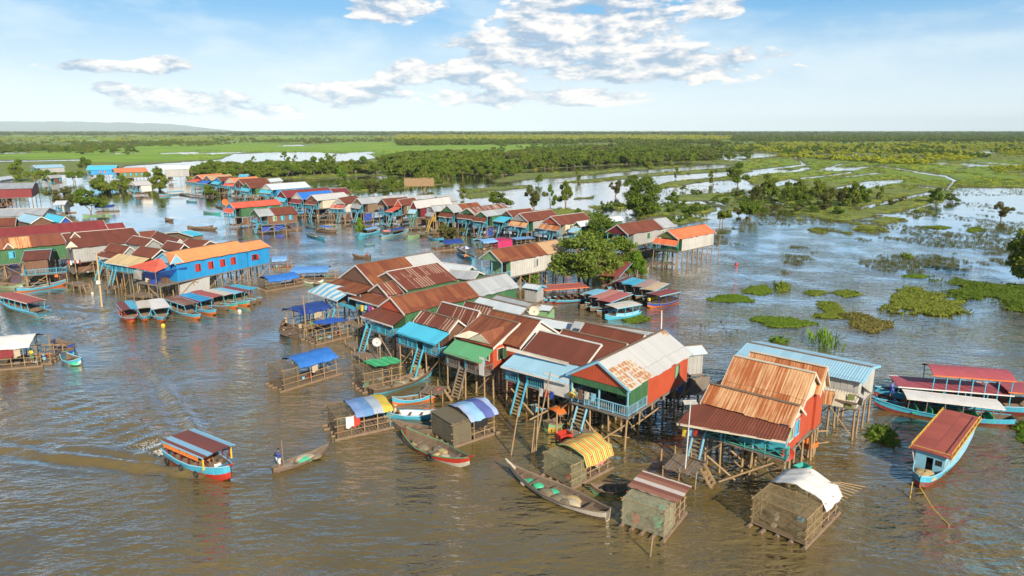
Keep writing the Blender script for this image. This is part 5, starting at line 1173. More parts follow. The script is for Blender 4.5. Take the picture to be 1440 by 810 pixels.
# ======================= cage rafts ========================================
NET = netting('fish_cage_netting', (.22,.17,.10), .62); NETG = netting('pale_green_netting', (.48,.48,.32), .66)
def raft(label, A, Bp, wd, h=1.7, roof=None, rs=(0,1), rtype='gable', net=(0,0), netm=NET, closed=None, name='cage_raft', group='bamboo cage rafts moored in front of the houses', bays=4, seed=1, hgt=None, hang=None, rise=.4, drape=.5, poles=True, cat='raft', floorm=W_wood, clut=4):
    c, ang, L = line_frame(A, Bp, .2); rr = random.Random(seed)
    root = thing(name, label, cat, c, ang, group); W = wd / 2
    nlog = 5
    for k in range(nlog):
        y = -W + 2 * W * k / (nlog - 1); mb = MB(); mb.tube([(-L/2 - rr.uniform(.1,.5), y, .02), (L/2 + rr.uniform(.1,.5), y, .05)], .14, 7); mb.build('float_log', W_wood, root)
    mb = MB(); n = int(L / .28)
    for k in range(n):
        if rr.random() < .08: continue
        x = -L/2 + L * (k + .5) / n; mb.box(x - .115, x + .115, -W + rr.uniform(-.12,.05), W + rr.uniform(-.05,.12), .17, .21)
    mb.build('deck', floorm, root)['kind'] = 'thing'
    for s in (-1, 1):
        for i in range(bays + 1):
            x = -L/2 + .1 + (L - .2) * i / bays; mb = MB(); mb.tube([(x, s * (W - .05), 0), (x + rr.uniform(-.05,.05), s * (W - .05), h + rr.uniform(.0,.2))], .045, 6); mb.build('corner_post' if i in (0, bays) else 'post', W_post, root)
        for z in (.62, 1.15, h):
            mb = MB(); mb.tube([(-L/2 - .15, s * (W - .02), z), (L/2 + .2, s * (W - .02), z + rr.uniform(-.04,.04))], .032, 5); mb.build('rail', W_post, root)
    for i in range(bays + 1):
        x = -L/2 + .1 + (L - .2) * i / bays; mb = MB(); mb.tube([(x, -W - .15, h + .03), (x, W + .15, h + .03)], .035, 5); mb.build('cross_pole', W_post, root)
    n0, n1 = net
    if n1 > n0:
        x0, x1 = -L/2 + L * n0 + .05, -L/2 + L * n1 - .05
        for s in (-1, 1): mb = MB(); mb.box(x0, x1, s * W - .01, s * W + .01, .2, h); mb.build('net_wall', netm, root)
        for xx in (x0, x1): mb = MB(); mb.box(xx - .01, xx + .01, -W, W, .2, h); mb.build('net_wall', netm, root)
        mb = MB(); mb.box(x0, x1, -W, W, h + .06, h + .08); mb.build('net_top', netm, root)
    if closed:
        c0, c1, cm = closed; x0, x1 = -L/2 + L * c0, -L/2 + L * c1
        mb = MB(); m_ = 10
        for s in (-1, 1):
            rows = [[(x0 + (x1 - x0) * i / m_, s * (W + .03 + .04 * math.sin(i * 1.9 + j)), .22 + (h - .25) * j / 5) for i in range(m_ + 1)] for j in range(6)]
            mb.grid(rows if s < 0 else rows[::-1])
        for xx in (x0, x1): mb.grid([[(xx + .04 * math.sin(j + i), -W + 2 * W * i / m_, .22 + (h - .25) * j / 5) for i in range(m_ + 1)] for j in range(6)])
        mb.build('cloth_wall', cm, root)
        mb = MB(); mb.box(x0 - .05, x1 + .05, -W - .05, W + .05, h + .05, h + .08); mb.build('cloth_top', cm, root)
    if roof:
        x0, x1 = -L/2 + L * rs[0] - .2, -L/2 + L * rs[1] + .2; ht = hgt or h + .15; m_ = 12; q_ = 10
        for k_, dz in ((0, 0), (1, -.04)):
            rows = []
            for i in range(m_ + 1):
                x = x0 + (x1 - x0) * i / m_; row_ = []
                for j in range(q_ + 1):
                    v = -1 + 2 * j / q_
                    if rtype == 'gable': z = ht + rise * (1 - abs(v)) - (drape * max(0, abs(v) - .8) * 2.5)
                    elif rtype == 'flat': z = ht + rise * (v + 1) / 2
                    elif rtype == 'shed': z = ht + rise * (1 - v) / 2
                    else: z = ht + rise * (1 - v * v)
                    z += rr.uniform(-1, 1) * (.035 if rtype != 'flat' else .01) + .04 * math.sin(i * 1.3 + j * .9) * (rtype != 'flat') + dz
                    row_.append((x + rr.uniform(-.03,.03), v * (W + .28), z))
                rows.append(row_)
            mb = MB() if k_ == 0 else mb
            if k_ == 0: top_rows = rows; mb.grid(rows, uv=True)
            else: mb.grid([[(a[0], a[1], a[2] - .03) for a in r][::-1] for r in top_rows], uv=True)
        mb.build('tarp_roof' if rtype != 'flat' else 'sheet_roof', roof, root)
        if rtype == 'gable':
            mb = MB(); mb.tube([(x0, 0, ht + rise - .07), (x1, 0, ht + rise - .07)], .035, 5); mb.build('ridge_pole', W_post, root)
            for xx in (x0 + .2, x1 - .2): mb = MB(); mb.tube([(xx, 0, .2), (xx, 0, ht + rise - .08)], .04, 5); mb.build('post', W_post, root)
    for (x_, y_, col_) in (hang or []):
        mb = MB(); rows = [[(L * x_ + .11 * i, W * y_ * 1.02 + .03 * math.sin(i * 2.2), h - .02 - .18 * j * (1 + .1 * math.sin(i))) for i in range(7)] for j in range(6)]
        mb.grid(rows, uv=True); mb.grid([[(a, b + .02, c_) for a, b, c_ in r][::-1] for r in rows], uv=True); mb.build('hanging_cloth', col_, root)
    for k in range(clut):
        x, y, s = rr.uniform(-.4, .4) * L, rr.uniform(-.6, .6) * W, rr.uniform(.15, .3); mb = MB()
        if k % 2: mb.tube([(x, y, .21), (x, y, .21 + s * 1.6)], [s * .8, s], 10)
        else: mb.box(x - s, x + s, y - s * .7, y + s * .7, .21, .21 + s)
        mb.build('basket' if k % 2 else 'crate', rr.choice([W_plas, W_sack, W_net, W_skyp, W_redp, W_grey]), root)
    return root, L, W
raft('cage raft with a draped blue tarp roof standing alone at centre left', ('i',85,440), ('i',445,335), 3.0, roof=W_tarpb, rs=(.32,.97), net=(0,.3), hang=[(.02,-1,W_sack)], seed=2, h=2.0, rise=.45)
raft('cage raft with bright green plastic roof beside a loaded boat', ('i',640,445), ('i',890,395), 2.9, roof=striped('green_roof', [(.02,.42,.12),(.05,.55,.22)], .35), rs=(.35,1.0), rtype='shed', net=(0,.5), seed=3, h=1.9)
raft('low netted cage raft with blue and yellow patchwork tarp', ('i',460,740), ('i',820,665), 3.2, roof=striped('patchwork_tarp', [(.10,.25,.50),(.35,.42,.5),(.62,.45,.04),(.08,.3,.12),(.15,.28,.55)], .8), rs=(.38,.98), rtype='gable', net=(0,.36), hang=[(-.33,-1,W_canvas),(-.22,-1,W_redp)], seed=4, h=1.8, rise=.2)
raft('raft with brown cloth box and crumpled pale blue tarp roof', ('n',330,310), ('n',570,235), 3.2, roof=striped('pale_blue_patched_tarp', [(.22,.45,.70),(.06,.10,.35),(.30,.42,.65)], .9), rs=(.42,1.0), closed=(0,.42,paint('brown_cloth', (.13,.11,.07), .95, .4)), seed=5, h=1.9, hang=[(.0,-1,W_dark),(.15,-1,W_dark)], rise=.5)
raft('raft covered by a yellow red striped cloth with green netted box', ('n',985,545), ('n',1200,440), 2.7, roof=striped('yellow_red_striped_cloth', [(.70,.50,.05),(.62,.10,.04),(.75,.58,.10),(.10,.35,.15),(.68,.45,.06),(.45,.06,.04)], .09, 'u'), rs=(.35,1.0), net=(0,.4), netm=netting('dull_green_netting', (.36,.35,.20), .66), hang=[(.12,-1,W_pink),(.25,-1,W_pink)], seed=6, h=1.75, rise=.5, drape=1.3)
raft('cage raft with rust and white striped sheet roof and pale netting', ('o',715,655), ('o',825,530), 2.8, roof=striped('rust_white_striped_sheet', [(.20,.06,.03),(.58,.52,.46),(.30,.12,.07)], .45, 'u', .6), rs=(.42,1.0), rtype='flat', rise=.1, net=(0,.45), netm=NETG, seed=7, h=1.85, poles=True)
rp_ = raft('bamboo cage raft half covered by a crumpled white tarp at bottom right', ('p',395,640), ('p',590,460), 3.4, roof=W_canvas, rs=(.5,.95), net=(0,.5), netm=netting('straw_netting', (.40,.30,.15), .6), seed=8, h=1.9, rise=.6, clut=6, drape=1.0)
raft('raft with a plain blue tarp roof at the right end of the blue hall', ('f',1040,408), ('f',1290,368), 3.2, roof=W_tarpb, rs=(.1,.85), seed=9, h=1.5, rise=.4, net=(0,.4))
raft('raft with wide faded blue tarp roof farther behind in the channel', ('h',255,300), ('h',600,290), 3.4, roof=paint('faded_blue_tarp', (.10,.27,.60), .6, .2), rs=(0,.8), seed=10, h=1.7, rise=.35)
raft('small raft with blue tarp touching the corner of the blue hall', ('f',1120,265), ('f',1240,258), 3.0, roof=W_tarpl, rs=(0,.7), seed=11, h=1.6)
raft('floating shack with dark blue tarp and beige curtain near the striped awning', ('h',260,700), ('h',480,640), 3.4, roof=W_tarpd, rs=(-.05,1), seed=12, h=2.3, rise=.3, hang=[(-.1,-1,W_sack),(.02,-1,W_sack)], clut=8)
raft('raft with a slanting royal blue tarp in front of the floating shack', ('h',380,800), ('h',640,740), 3.0, roof=paint('royal_blue_tarp', (.02,.10,.50), .5, .1), rs=(.3,.95), rtype='shed', seed=13, h=1.7, clut=10)
raft('raft house with wide white canvas roof at the left edge', ('g',-60,690), ('g',400,650), 4.4, roof=W_canvas, rs=(-.1,.85), seed=14, h=2.2, rise=.7, closed=(0,.25,W_sack), hang=[(-.18,-1,W_maroon),(-.06,-1,W_maroon),(.06,-1,W_sack)], clut=8, name='raft_house', drape=.2)
raft('raft deck crowded with gear beside the raft house', ('g',330,650), ('g',510,640), 3.2, seed=15, h=1.2, bays=2, clut=9, name='raft_deck')
raft('small raft with deep blue tarp in the shade of the channel shrub', ('c',525,620), ('c',720,605), 3.0, roof=W_tarpd, rs=(.3,.9), seed=16, h=1.4)
raft('floating stall with blue tarp and magenta cloth in the channel', ('c',830,625), ('c',1020,600), 3.0, roof=W_tarpl, rs=(0,.45), seed=17, h=1.8, closed=(.5,1.0,paint('magenta_cloth', (.45,.02,.12), .8, .1)))
raft('raft with a flat pale blue sheet roof behind the green fronted house', ('c',1060,600), ('c',1180,590), 2.6, roof=W_tarpl, rs=(0,1), rtype='flat', rise=.05, seed=18, h=1.6)
raft('raft moored by the round tree with blue tarp and orange bundle', ('a',650,560), ('a',790,555), 3.4, roof=W_tarpd, rs=(0,.8), seed=19, h=1.6)

for k in range(8):
    mb = MB(); mb.tube([(rp_[1] * (.15 + .05 * k), -rp_[2] * (.2 + .1 * k), 2.35), (rp_[1] * (.42 + .06 * k), -rp_[2] - .3 - .1 * k, 1.25 + .08 * k)], .03, 5); mb.build('bamboo_rod', W_post, rp_[0])

for k, (a_, b_) in enumerate([(('b',600,520),('b',660,512)), (('b',860,560),('b',920,575)), (('b',1100,560),('b',1160,550)), (('b',1240,560),('b',1300,565)), (('c',60,590),('c',130,585)), (('c',420,520),('c',490,530)), (('c',560,500),('c',620,515)), (('c',780,560),('c',850,545)),
        (('c',1130,590),('c',1200,580)), (('c',880,570),('c',950,560)), (('b',60,395),('b',130,400)), (('b',300,440),('b',250,425)), (('b',450,400),('b',500,395)), (('a',300,600),('a',380,590)), (('e',10,540),('e',90,530)), (('d',40,590),('d',100,600))]):
    boat('small dark canoe moored among the stilts along the channel', a_, b_, 1.1, name='canoe', group='small canoes tied under the channel houses', low=W_hullbr, up=(W_in, W_cyan, W_hullbr)[k % 3], rim=W_grey, fb=.35, bow=.4, stern=.25, n=10, load=1, seed=70 + k, th=(.35,.65))

x10 = -b10[2]/2 + b10[2] * .81; q10 = b10[1](.81)
mb = MB(); mb.add([(x10, -q10[1]*.95, .80), (x10, q10[1]*.95, .80), (b10[2]/2 - .25, .12, 1.12), (b10[2]/2 - .25, -.12, 1.12), (x10, -q10[1]*.95, .74), (x10, q10[1]*.95, .74), (b10[2]/2 - .25, .12, 1.06), (b10[2]/2 - .25, -.12, 1.06)], [(0,3,2,1), (4,5,6,7), (0,1,5,4), (1,2,6,5), (2,3,7,6), (3,0,4,7)]); mb.build('foredeck', W_cyan, b10[0])
for s_ in (-1, 1): mb = MB(); mb.beam((x10 - .1, s_ * 1.1, .9), (x10 - .1, s_ * 1.1, 1.95), .09); mb.build('front_post', W_yc, b10[0])
# ======================= vegetation ========================================
def leafmat(name, c1, c2, c3=None):
    m, N = newmat(name); ob = N('TexCoord').outputs['Object']; oi = N('ObjectInfo').outputs['Random']
    geo = N('NewGeometry').outputs['Position']
    n = N.noise(geo, .9, 3, .6); n2 = N.noise(geo, 5., 2, .6)
    c = N.mix(N.ramp(N.m('ADD', N.m('MULTIPLY', n, .6), N.m('MULTIPLY', n2, .4)), [(.35, 0), (.66, 1)]), c1, c2)
    c = N.mix(N.m('MULTIPLY', oi, .7), c, c3 or tuple(x * .6 for x in c1))
    d = N('BsdfDiffuse', Color=c); t = N('BsdfTranslucent', Color=N.mix(.5, c, (.2, .3, .02)))
    mx = N('MixShader', i0=.28, i1=d.outputs[0], i2=t.outputs[0]); finish(N, mx.outputs[0]); MATS[name] = m; return m
LF_dark = leafmat('leaves_dark', (.07,.13,.014), (.16,.24,.03), (.20,.23,.04)); LF_mid = leafmat('leaves_mid', (.06,.13,.015), (.14,.22,.03), (.15,.18,.035))
LF_bright = leafmat('leaves_bright', (.09,.20,.02), (.18,.30,.035), (.15,.26,.03)); LF_olive = leafmat('leaves_olive', (.08,.10,.028), (.16,.17,.05), (.14,.12,.05))
LF_hya = leafmat('hyacinth_leaves', (.07,.155,.014), (.17,.27,.03), (.20,.22,.04)); LF_dry = leafmat('dry_reeds', (.17,.14,.05), (.14,.19,.035), (.26,.17,.07))
LF_yg = leafmat('scrub_yellow_green', (.27,.35,.02), (.50,.52,.05), (.40,.38,.05))
LF_light = leafmat('leaves_light', (.10,.17,.02), (.21,.28,.045), (.17,.22,.05))
LF_reed = leafmat('reed_leaves', (.10,.20,.02), (.21,.31,.04), (.23,.22,.05))
W_bark = paint('pale_bark', (.24,.19,.13), .9, .4, (.1,.08,.05))
def np_mesh(name, verts, faces, mat):
    me = bpy.data.meshes.new(name); v = np.asarray(verts, np.float32).reshape(-1, 3); f = np.asarray(faces, np.int32); k = f.shape[1]
    me.vertices.add(len(v)); me.vertices.foreach_set('co', v.ravel()); me.loops.add(f.size); me.loops.foreach_set('vertex_index', f.ravel())
    me.polygons.add(len(f)); me.polygons.foreach_set('loop_start', (np.arange(len(f)) * k).astype(np.int32)); me.update(calc_edges=True); me.materials.append(mat); return me
def leaf_quads(c, size, rng, flat=.0, elong=1.5):
    n = len(c); a = rng.normal(size=(n, 3)); a /= np.linalg.norm(a, axis=1)[:, None]; b = rng.normal(size=(n, 3)); b[:, 2] *= (1 - flat)
    b = np.cross(a, b); b /= np.linalg.norm(b, axis=1)[:, None] + 1e-9
    s = size * (.6 + .8 * rng.random(n))[:, None]; a = a * s * elong; b = b * s
    v = np.stack([c - a, c - b * .7, c + a, c + b * .7], 1).reshape(-1, 3); f = np.arange(n * 4).reshape(n, 4); return v, f
def crown_mesh(seed, n=2200, ls=.055, mat=LF_mid, flat=.75, clumps=20, hollow=.35):
    """unit crown: radius 1, centre at z=0; clumps of leaves round a branching volume"""
    rng = np.random.default_rng(seed); cs = []
    while len(cs) < clumps:
        p = rng.uniform(-1, 1, 3); r = np.linalg.norm(p)
        if hollow < r < .92 and not (p[2] < -.55): cs.append((p * [1, 1, flat], rng.uniform(.20, .42)))
    pts = []
    for c, r in cs:
        k = int(n * r * r / sum(q[1] ** 2 for q in cs)); d = rng.normal(size=(k, 3)); d /= np.linalg.norm(d, axis=1)[:, None]
        d[:, 2] = np.where(d[:, 2] < 0, d[:, 2] * .5, d[:, 2]); pts.append(c + d * r * (rng.random(k) ** .4)[:, None] * [1, 1, .75])
    pts = np.concatenate(pts); v, f = leaf_quads(pts, ls, rng); return np_mesh('crown', v, f, mat), cs
def trunk_mesh(seed, cs, stems=3, height=1.0, mat=None, r=.05):
    rr = random.Random(seed); mb = MB()
    for k in range(stems):
        a = rr.uniform(0, 6.28); b0 = (rr.uniform(-.12, .12) * stems / 2, rr.uniform(-.12, .12) * stems / 2, -height - .25); top = (.3 * math.cos(a), .3 * math.sin(a), -.25)
        mid = ((b0[0] + top[0]) / 2 + rr.uniform(-.1, .1), (b0[1] + top[1]) / 2 + rr.uniform(-.1, .1), (-height + top[2]) / 2)
        mb.tube([b0, mid, top], [r, r * .8, r * .55], 6)
        for c, q in rr.sample(cs, min(len(cs), 14 // stems + 2)):
            m1 = ((top[0] + c[0]) / 2, (top[1] + c[1]) / 2, (top[2] + c[2]) / 2 - .08); mb.tube([top, m1, tuple(c)], [r * .5, r * .3, r * .12], 5)
    me_o = mb.build('trunk', mat or W_bark); me = me_o.data; bpy.data.objects.remove(me_o); return me
PROT = {}
def proto(kind):
    if kind in PROT: return PROT[kind]
    spec = dict(near=(7500, .036, LF_light, .8, 40), nearb=(4200, .036, LF_bright, .8, 22), round_=(6500, .045, LF_mid, .95, 46), dark=(2300, .07, LF_dark, .8, 16), dark2=(2100, .075, LF_dark, .65, 12),
                mid=(2000, .07, LF_mid, .8, 14), olive=(2000, .06, LF_olive, .7, 13), sparse=(1200, .07, LF_dark, .9, 8), bright=(2200, .07, LF_bright, .8, 14), edge=(4500, .045, LF_dark, 1.1, 30))[kind]
    sd = hash(kind) % 97 if False else sum(map(ord, kind)); me, cs = crown_mesh(sd, spec[0], spec[1], spec[2], spec[3], spec[4], .55 if kind == 'sparse' else .3)
    tr = trunk_mesh(sd, cs, 4 if kind in ('near', 'nearb') else 2, 1.15 if kind in ('sparse',) else .9, None); PROT[kind] = (me, tr); return PROT[kind]
def tree(label, px, wpx, hpx, kind='dark', group=None, name='tree', k=0):
    base = P(px, 0.); D = base.y; w = wpx / FPX * D / CP / 2; h = hpx / FPX * D / CP
    me, tr = proto(kind); root = thing(name, label, 'shrub' if name == 'shrub' else 'tree', (base.x, base.y, 0), (px[0] * 1.7) % 6.28, group)
    cz = h * (.50 if name == 'tree' else .40); rz = h - cz
    c = bpy.data.objects.new('crown', me); COL.objects.link(c); c.parent = root; c.location = (0, 0, cz); c.scale = (w, w * .95, rz / .80)
    t = bpy.data.objects.new('trunk', tr); COL.objects.link(t); t.parent = root; t.location = (0, 0, cz); t.scale = (w, w, cz / .9)
    return root
TR = [('bushy light green tree with bent pale stems beside the moored harbour boats', (822,400), 96, 72, 'near', 'tree'), ('second bent stemmed tree on the right of the harbour grove', (868,384), 68, 50, 'near', 'tree'), ('dense green tree crown rising behind the bushy light green tree', (842,352), 56, 42, 'round_', 'tree'), ('leafy round shrub at the right foot of the bushy light green tree', (893,388), 38, 34, 'nearb', 'shrub'),
 ('full round green tree standing alone in the flooded field behind the orange roofed house', (901,304), 50, 48, 'round_', 'tree'), ('bright green bush in front of the green fronted house', (741,402), 38, 34, 'nearb', 'shrub'),
 ('dark bushy tree cut by the right edge of the frame', (1447,402), 62, 78, 'edge', 'tree'), ('forked tree on its own in open water at far right', (1409,310), 24, 27, 'olive', 'tree'),
 ('tree with two stems right of the olive crowned one', (795,288), 23, 30, 'dark', 'tree'), ('slim sparse tree between two fuller ones in the flood', (775,291), 16, 28, 'sparse', 'tree'), ('olive crowned tree with shrub at its foot behind the red gabled house', (752,297), 28, 38, 'olive', 'tree'),
 ('low spreading tree behind the brown roofs of the channel row', (703,294), 36, 24, 'mid', 'tree'), ('sparse little tree standing in water behind the striped roof', (651,282), 16, 16, 'sparse', 'tree'), ('narrow two stemmed tree left of the full round green tree', (865,276), 20, 24, 'olive', 'tree'),
 ('pale green tree just behind the top of the full round green tree', (886,266), 22, 20, 'mid', 'tree'), ('slender crowned tree on the long grass strip', (911,241), 18, 22, 'dark', 'tree'), ('small round tree on the edge of the blue channel', (757,259), 12, 14, 'mid', 'tree'),
 ('wind bent little tree on the second grass strip', (815,254), 13, 15, 'sparse', 'tree'), ('wide dark tree at the right of the flooded field', (1036,260), 30, 28, 'dark', 'tree'), ('thin dark tree beside the wide dark one', (1003,259), 14, 18, 'sparse', 'tree'), ('lone slim tree between grass strips', (950,252), 8, 15, 'sparse', 'tree'),
 ('brownish tree with bare branches behind the orange roofed house on stilts', (1013,314), 30, 26, 'dark2', 'tree'), ('round shrub left of the marsh thicket', (946,288), 20, 18, 'mid', 'shrub'), ('small mound shrub on the marsh edge', (960,291), 12, 10, 'mid', 'shrub'), ('shrub hugging the marsh patch', (974,302), 22, 14, 'mid', 'shrub'),
 ('tree with a reddish bare base at the left of the marsh thicket', (1053,309), 30, 34, 'dark2', 'tree'), ('left tree of the marsh thicket', (1078,278), 26, 30, 'dark', 'tree'), ('bright green tree of the marsh thicket', (1104,289), 26, 24, 'mid', 'tree'), ('second dark tree of the marsh thicket', (1130,290), 28, 27, 'dark2', 'tree'),
 ('third tree of the marsh thicket with greyish crown', (1160,291), 28, 29, 'olive', 'tree'), ('tall tree closing the marsh thicket on its right', (1198,292), 28, 32, 'dark', 'tree'), ('small separate tree right of the marsh thicket', (1234,282), 15, 19, 'sparse', 'tree'), ('tree on the stream bank near the white grass', (1316,286), 22, 20, 'dark', 'tree'), ('low shrub beside the stream bank tree', (1338,284), 20, 12, 'mid', 'shrub'),
 ('round tree with bright crown on the left inlet', (127,300), 40, 34, 'mid', 'tree'), ('pale feathery tree behind the small grey hut on the left', (90,298), 42, 36, 'olive', 'tree'), ('round tree right of the sheds at far left', (28,256), 24, 28, 'dark', 'tree'), ('second round tree at far left', (50,258), 22, 25, 'dark2', 'tree'), ('third round tree at far left', (70,259), 20, 18, 'dark', 'tree'),
 ('dark tree before the bright blue house', (106,256), 24, 20, 'dark2', 'tree'), ('tree behind the bright blue house', (119,237), 20, 14, 'dark', 'tree'), ('left bush of the hedge below the olive green walled house', (143,270), 28, 22, 'dark', 'shrub'), ('middle bush of the hedge below the olive green walled house', (158,271), 28, 24, 'dark2', 'shrub'), ('right bush of the hedge below the olive green walled house', (174,269), 24, 20, 'dark', 'shrub'),
 ('big dark bush right of the white walled hut', (223,267), 36, 28, 'dark', 'shrub'), ('olive shrub growing on the mud beneath the grey green gables', (634,338), 38, 26, 'olive', 'shrub'), ('fresh green shrub between the covered boats in the channel', (507,328), 20, 19, 'bright', 'shrub'), ('small shrub among the leftmost channel houses', (297,277), 20, 17, 'mid', 'shrub'),
 ('tree before the thatch fence at the row back', (527,277), 30, 27, 'olive', 'tree'), ('small dark tree left of the thatch fence', (555,273), 16, 20, 'dark', 'tree'), ('tree with light crown behind the thatch fence', (598,268), 28, 27, 'dark', 'tree'), ('isolated round tree before the forest edge', (631,253), 16, 19, 'dark2', 'tree'),
 ('feather crowned tree at the lake shore, left of a pair', (402,229), 14, 14, 'sparse', 'tree'), ('tiny tree next to the feather crowned lake shore tree', (415,229), 8, 10, 'sparse', 'tree'), ('left tree of the pair on the lake shore', (461,229), 9, 12, 'sparse', 'tree'), ('right tree of the pair on the lake shore', (471,229), 8, 11, 'sparse', 'tree'), ('light green round tree before the dark forest edge', (481,254), 16, 18, 'bright', 'tree'), ('tree at the left end of the lake strip', (356,231), 10, 10, 'sparse', 'tree')]
for lb, px_, w_, h_, kd, nm in TR: tree(lb, px_, w_, h_, kd, None, nm)
r7 = random.Random(21)
def trees_along(pts, n, w, h, label, group, kinds=('dark','dark2','mid'), jy=2.0):
    for k in range(n):
        t = (k + r7.uniform(-.3, .3)) / max(1, n - 1) * (len(pts) - 1); t = min(max(t, 0), len(pts) - 1.001); i = int(t); f = t - i
        x = pts[i][0] * (1 - f) + pts[i+1][0] * f; y = pts[i][1] * (1 - f) + pts[i+1][1] * f + r7.uniform(-jy, jy); s = r7.uniform(.75, 1.25)
        tree(label, (x, y), w * s, h * s, r7.choice(kinds), group, 'tree')
trees_along([(272,249),(330,250),(380,250),(412,248)], 13, 21, 19, 'dark round tree in the tree line right behind the leftmost channel houses', 'dark tree line behind the leftmost houses')
trees_along([(412,246),(470,246),(520,244),(560,247),(600,251),(650,248),(700,249),(725,248)], 40, 20, 19, 'dark tree at the near edge of the forest behind the channel row', 'forest edge trees')
trees_along([(690,236),(760,238),(800,234),(860,232),(930,230)], 18, 17, 15, 'dark tree on the forest edge facing the blue channels', 'forest edge trees by the channels')
trees_along([(0,218),(60,214),(120,219),(190,216)], 14, 14, 8, 'low dark tree in the hedge across the green field at far left', 'hedge trees across the left field')
trees_along([(950,228),(1000,226),(1050,224)], 9, 13, 10, 'small tree on the bank at the head of the marsh', 'bank trees at the marsh head')
trees_along([(960,270),(1020,285),(1080,262),(1150,300),(1210,276),(1290,296)], 22, 12, 8, 'small scattered shrub on the open marsh', 'scattered marsh shrubs', ('mid','olive'), 6)
trees_along([(1060,284),(1100,282),(1150,285),(1215,288)], 9, 22, 22, 'dark half drowned tree of the thicket standing in the right hand marsh', 'marsh thicket trees', ('dark','dark2','olive'), 5)
trees_along([(1040,300),(1100,300),(1180,300)], 9, 16, 10, 'low shrub in front of the marsh thicket', 'marsh thicket shrubs', ('mid','olive'), 5)
# ---- woodland too far to count: instanced crowns ----
def scatter(name, pts, scl, protos, label, cat, seed=3, zoff=0.):
    me = bpy.data.meshes.new(name); me.vertices.add(len(pts)); me.vertices.foreach_set('co', np.asarray(pts, np.float32).ravel())
    a = me.attributes.new('sz', 'FLOAT_VECTOR', 'POINT'); a.data.foreach_set('vector', np.asarray(scl, np.float32).ravel()); me.update()
    ob = bpy.data.objects.new(name, me); COL.objects.link(ob); tag(ob, label, cat, None, 'stuff')
    ng = bpy.data.node_groups.new(name, 'GeometryNodeTree'); ng.interface.new_socket('Geometry', in_out='INPUT', socket_type='NodeSocketGeometry'); ng.interface.new_socket('Geometry', in_out='OUTPUT', socket_type='NodeSocketGeometry')
    n = ng.nodes; l = ng.links; gi = n.new('NodeGroupInput'); go = n.new('NodeGroupOutput'); jn = n.new('GeometryNodeJoinGeometry') if False else None
    g2i = n.new('GeometryNodeGeometryToInstance')
    for pm in protos:
        o = bpy.data.objects.new('leaf_clump', pm); oi = n.new('GeometryNodeObjectInfo'); oi.inputs['Object'].default_value = o; oi.inputs['As Instance'].default_value = True; l.new(oi.outputs['Geometry'], g2i.inputs[0])
    ip = n.new('GeometryNodeInstanceOnPoints'); l.new(gi.outputs[0], ip.inputs['Points']); l.new(g2i.outputs[0], ip.inputs['Instance']); ip.inputs['Pick Instance'].default_value = True
    at = n.new('GeometryNodeInputNamedAttribute'); at.data_type = 'FLOAT_VECTOR'; at.inputs[0].default_value = 'sz'; l.new(at.outputs[0], ip.inputs['Scale'])
    rv = n.new('FunctionNodeRandomValue'); rv.data_type = 'FLOAT_VECTOR'; rv.inputs[0].default_value = (0, 0, 0); rv.inputs[1].default_value = (0, 0, 6.28); l.new(rv.outputs[0], ip.inputs['Rotation'])
    ri = n.new('FunctionNodeRandomValue'); ri.data_type = 'INT'; ri.inputs[4].default_value = 0; ri.inputs[5].default_value = max(0, len(protos) - 1); l.new(ri.outputs[2], ip.inputs['Instance Index'])
    l.new(ip.outputs[0], go.inputs[0]); mo = ob.modifiers.new('instances', 'NODES'); mo.node_group = ng; return ob
far_dark = [crown_mesh(s, 230, .15, m_, .8, 7, .1)[0] for s, m_ in ((1, LF_dark), (2, LF_dark), (3, LF_mid), (8, LF_dark), (9, LF_olive))]; far_yg = [crown_mesh(s, 200, .16, LF_yg, .75, 6, .1)[0] for s in (4, 5)]; far_mid = [crown_mesh(s, 220, .15, LF_mid, .8, 7, .1)[0] for s in (6, 7)]
def fill(poly, n, hm, seed, thin=.35, rat=.62, edge=3.):
    rng = np.random.default_rng(seed); p = np.array(poly, float); u = rng.uniform(p[:,0].min(), p[:,0].max(), n); v = rng.uniform(p[:,1].min(), p[:,1].max(), n)
    X, Y = world_of(u, v); s = sdf(poly, u, v) + (fbm(X / 70, Y / 160, seed, 3) - .5) * edge * 2; ok = (s > 0) & (fbm(X / 45, Y / 110, seed + 5, 3) > thin)
    ls, _, _ = land_at(u, v); ok &= ls > .6
    X, Y = X[ok], Y[ok]; h = hm * rng.uniform(.6, 1.25, len(X)); w = h * rat * rng.uniform(.8, 1.3, len(X))
    D = np.hypot(X, Y); k = np.clip(D / 1500, 1, 2.2)      # far away a clump stands for a small grove
    return np.stack([X, Y, h * .42 + .2], 1), np.stack([w * k, w * k, h * .58 * (1 + .0 * k)], 1)
def woods(name, label, regs, protos):
    ps, ss = zip(*[fill(*r) for r in regs]); scatter(name, np.concatenate(ps), np.concatenate(ss), protos, label, 'woodland')
woods('flooded_forest', 'dense dark green forest across the middle distance', [
    ([(408,247),(470,236),(530,231),(560,222),(640,217),(720,214),(860,208),(960,206),(1045,216),(1000,227),(930,230),(860,230),(790,235),(740,239),(700,246),(640,243),(600,250),(560,249),(500,245)], 11500, 6.5, 11, .41),
    ([(262,250),(290,240),(350,237),(408,240),(408,247),(300,252)], 500, 5.5, 12, .35), ([(560,199),(1000,199),(1040,206),(840,203),(560,206)], 2600, 8, 13, .40), ([(1030,190),(1500,189),(1500,199),(1300,200),(1030,199)], 5000, 9, 19, .25),
    ([(-60,206),(0,205),(120,207),(320,200),(330,203),(120,213),(-60,214)], 1800, 5, 14, .42), ([(100,202),(330,197),(560,196),(560,199),(330,203),(100,206)], 1500, 6, 15, .45)], far_dark)
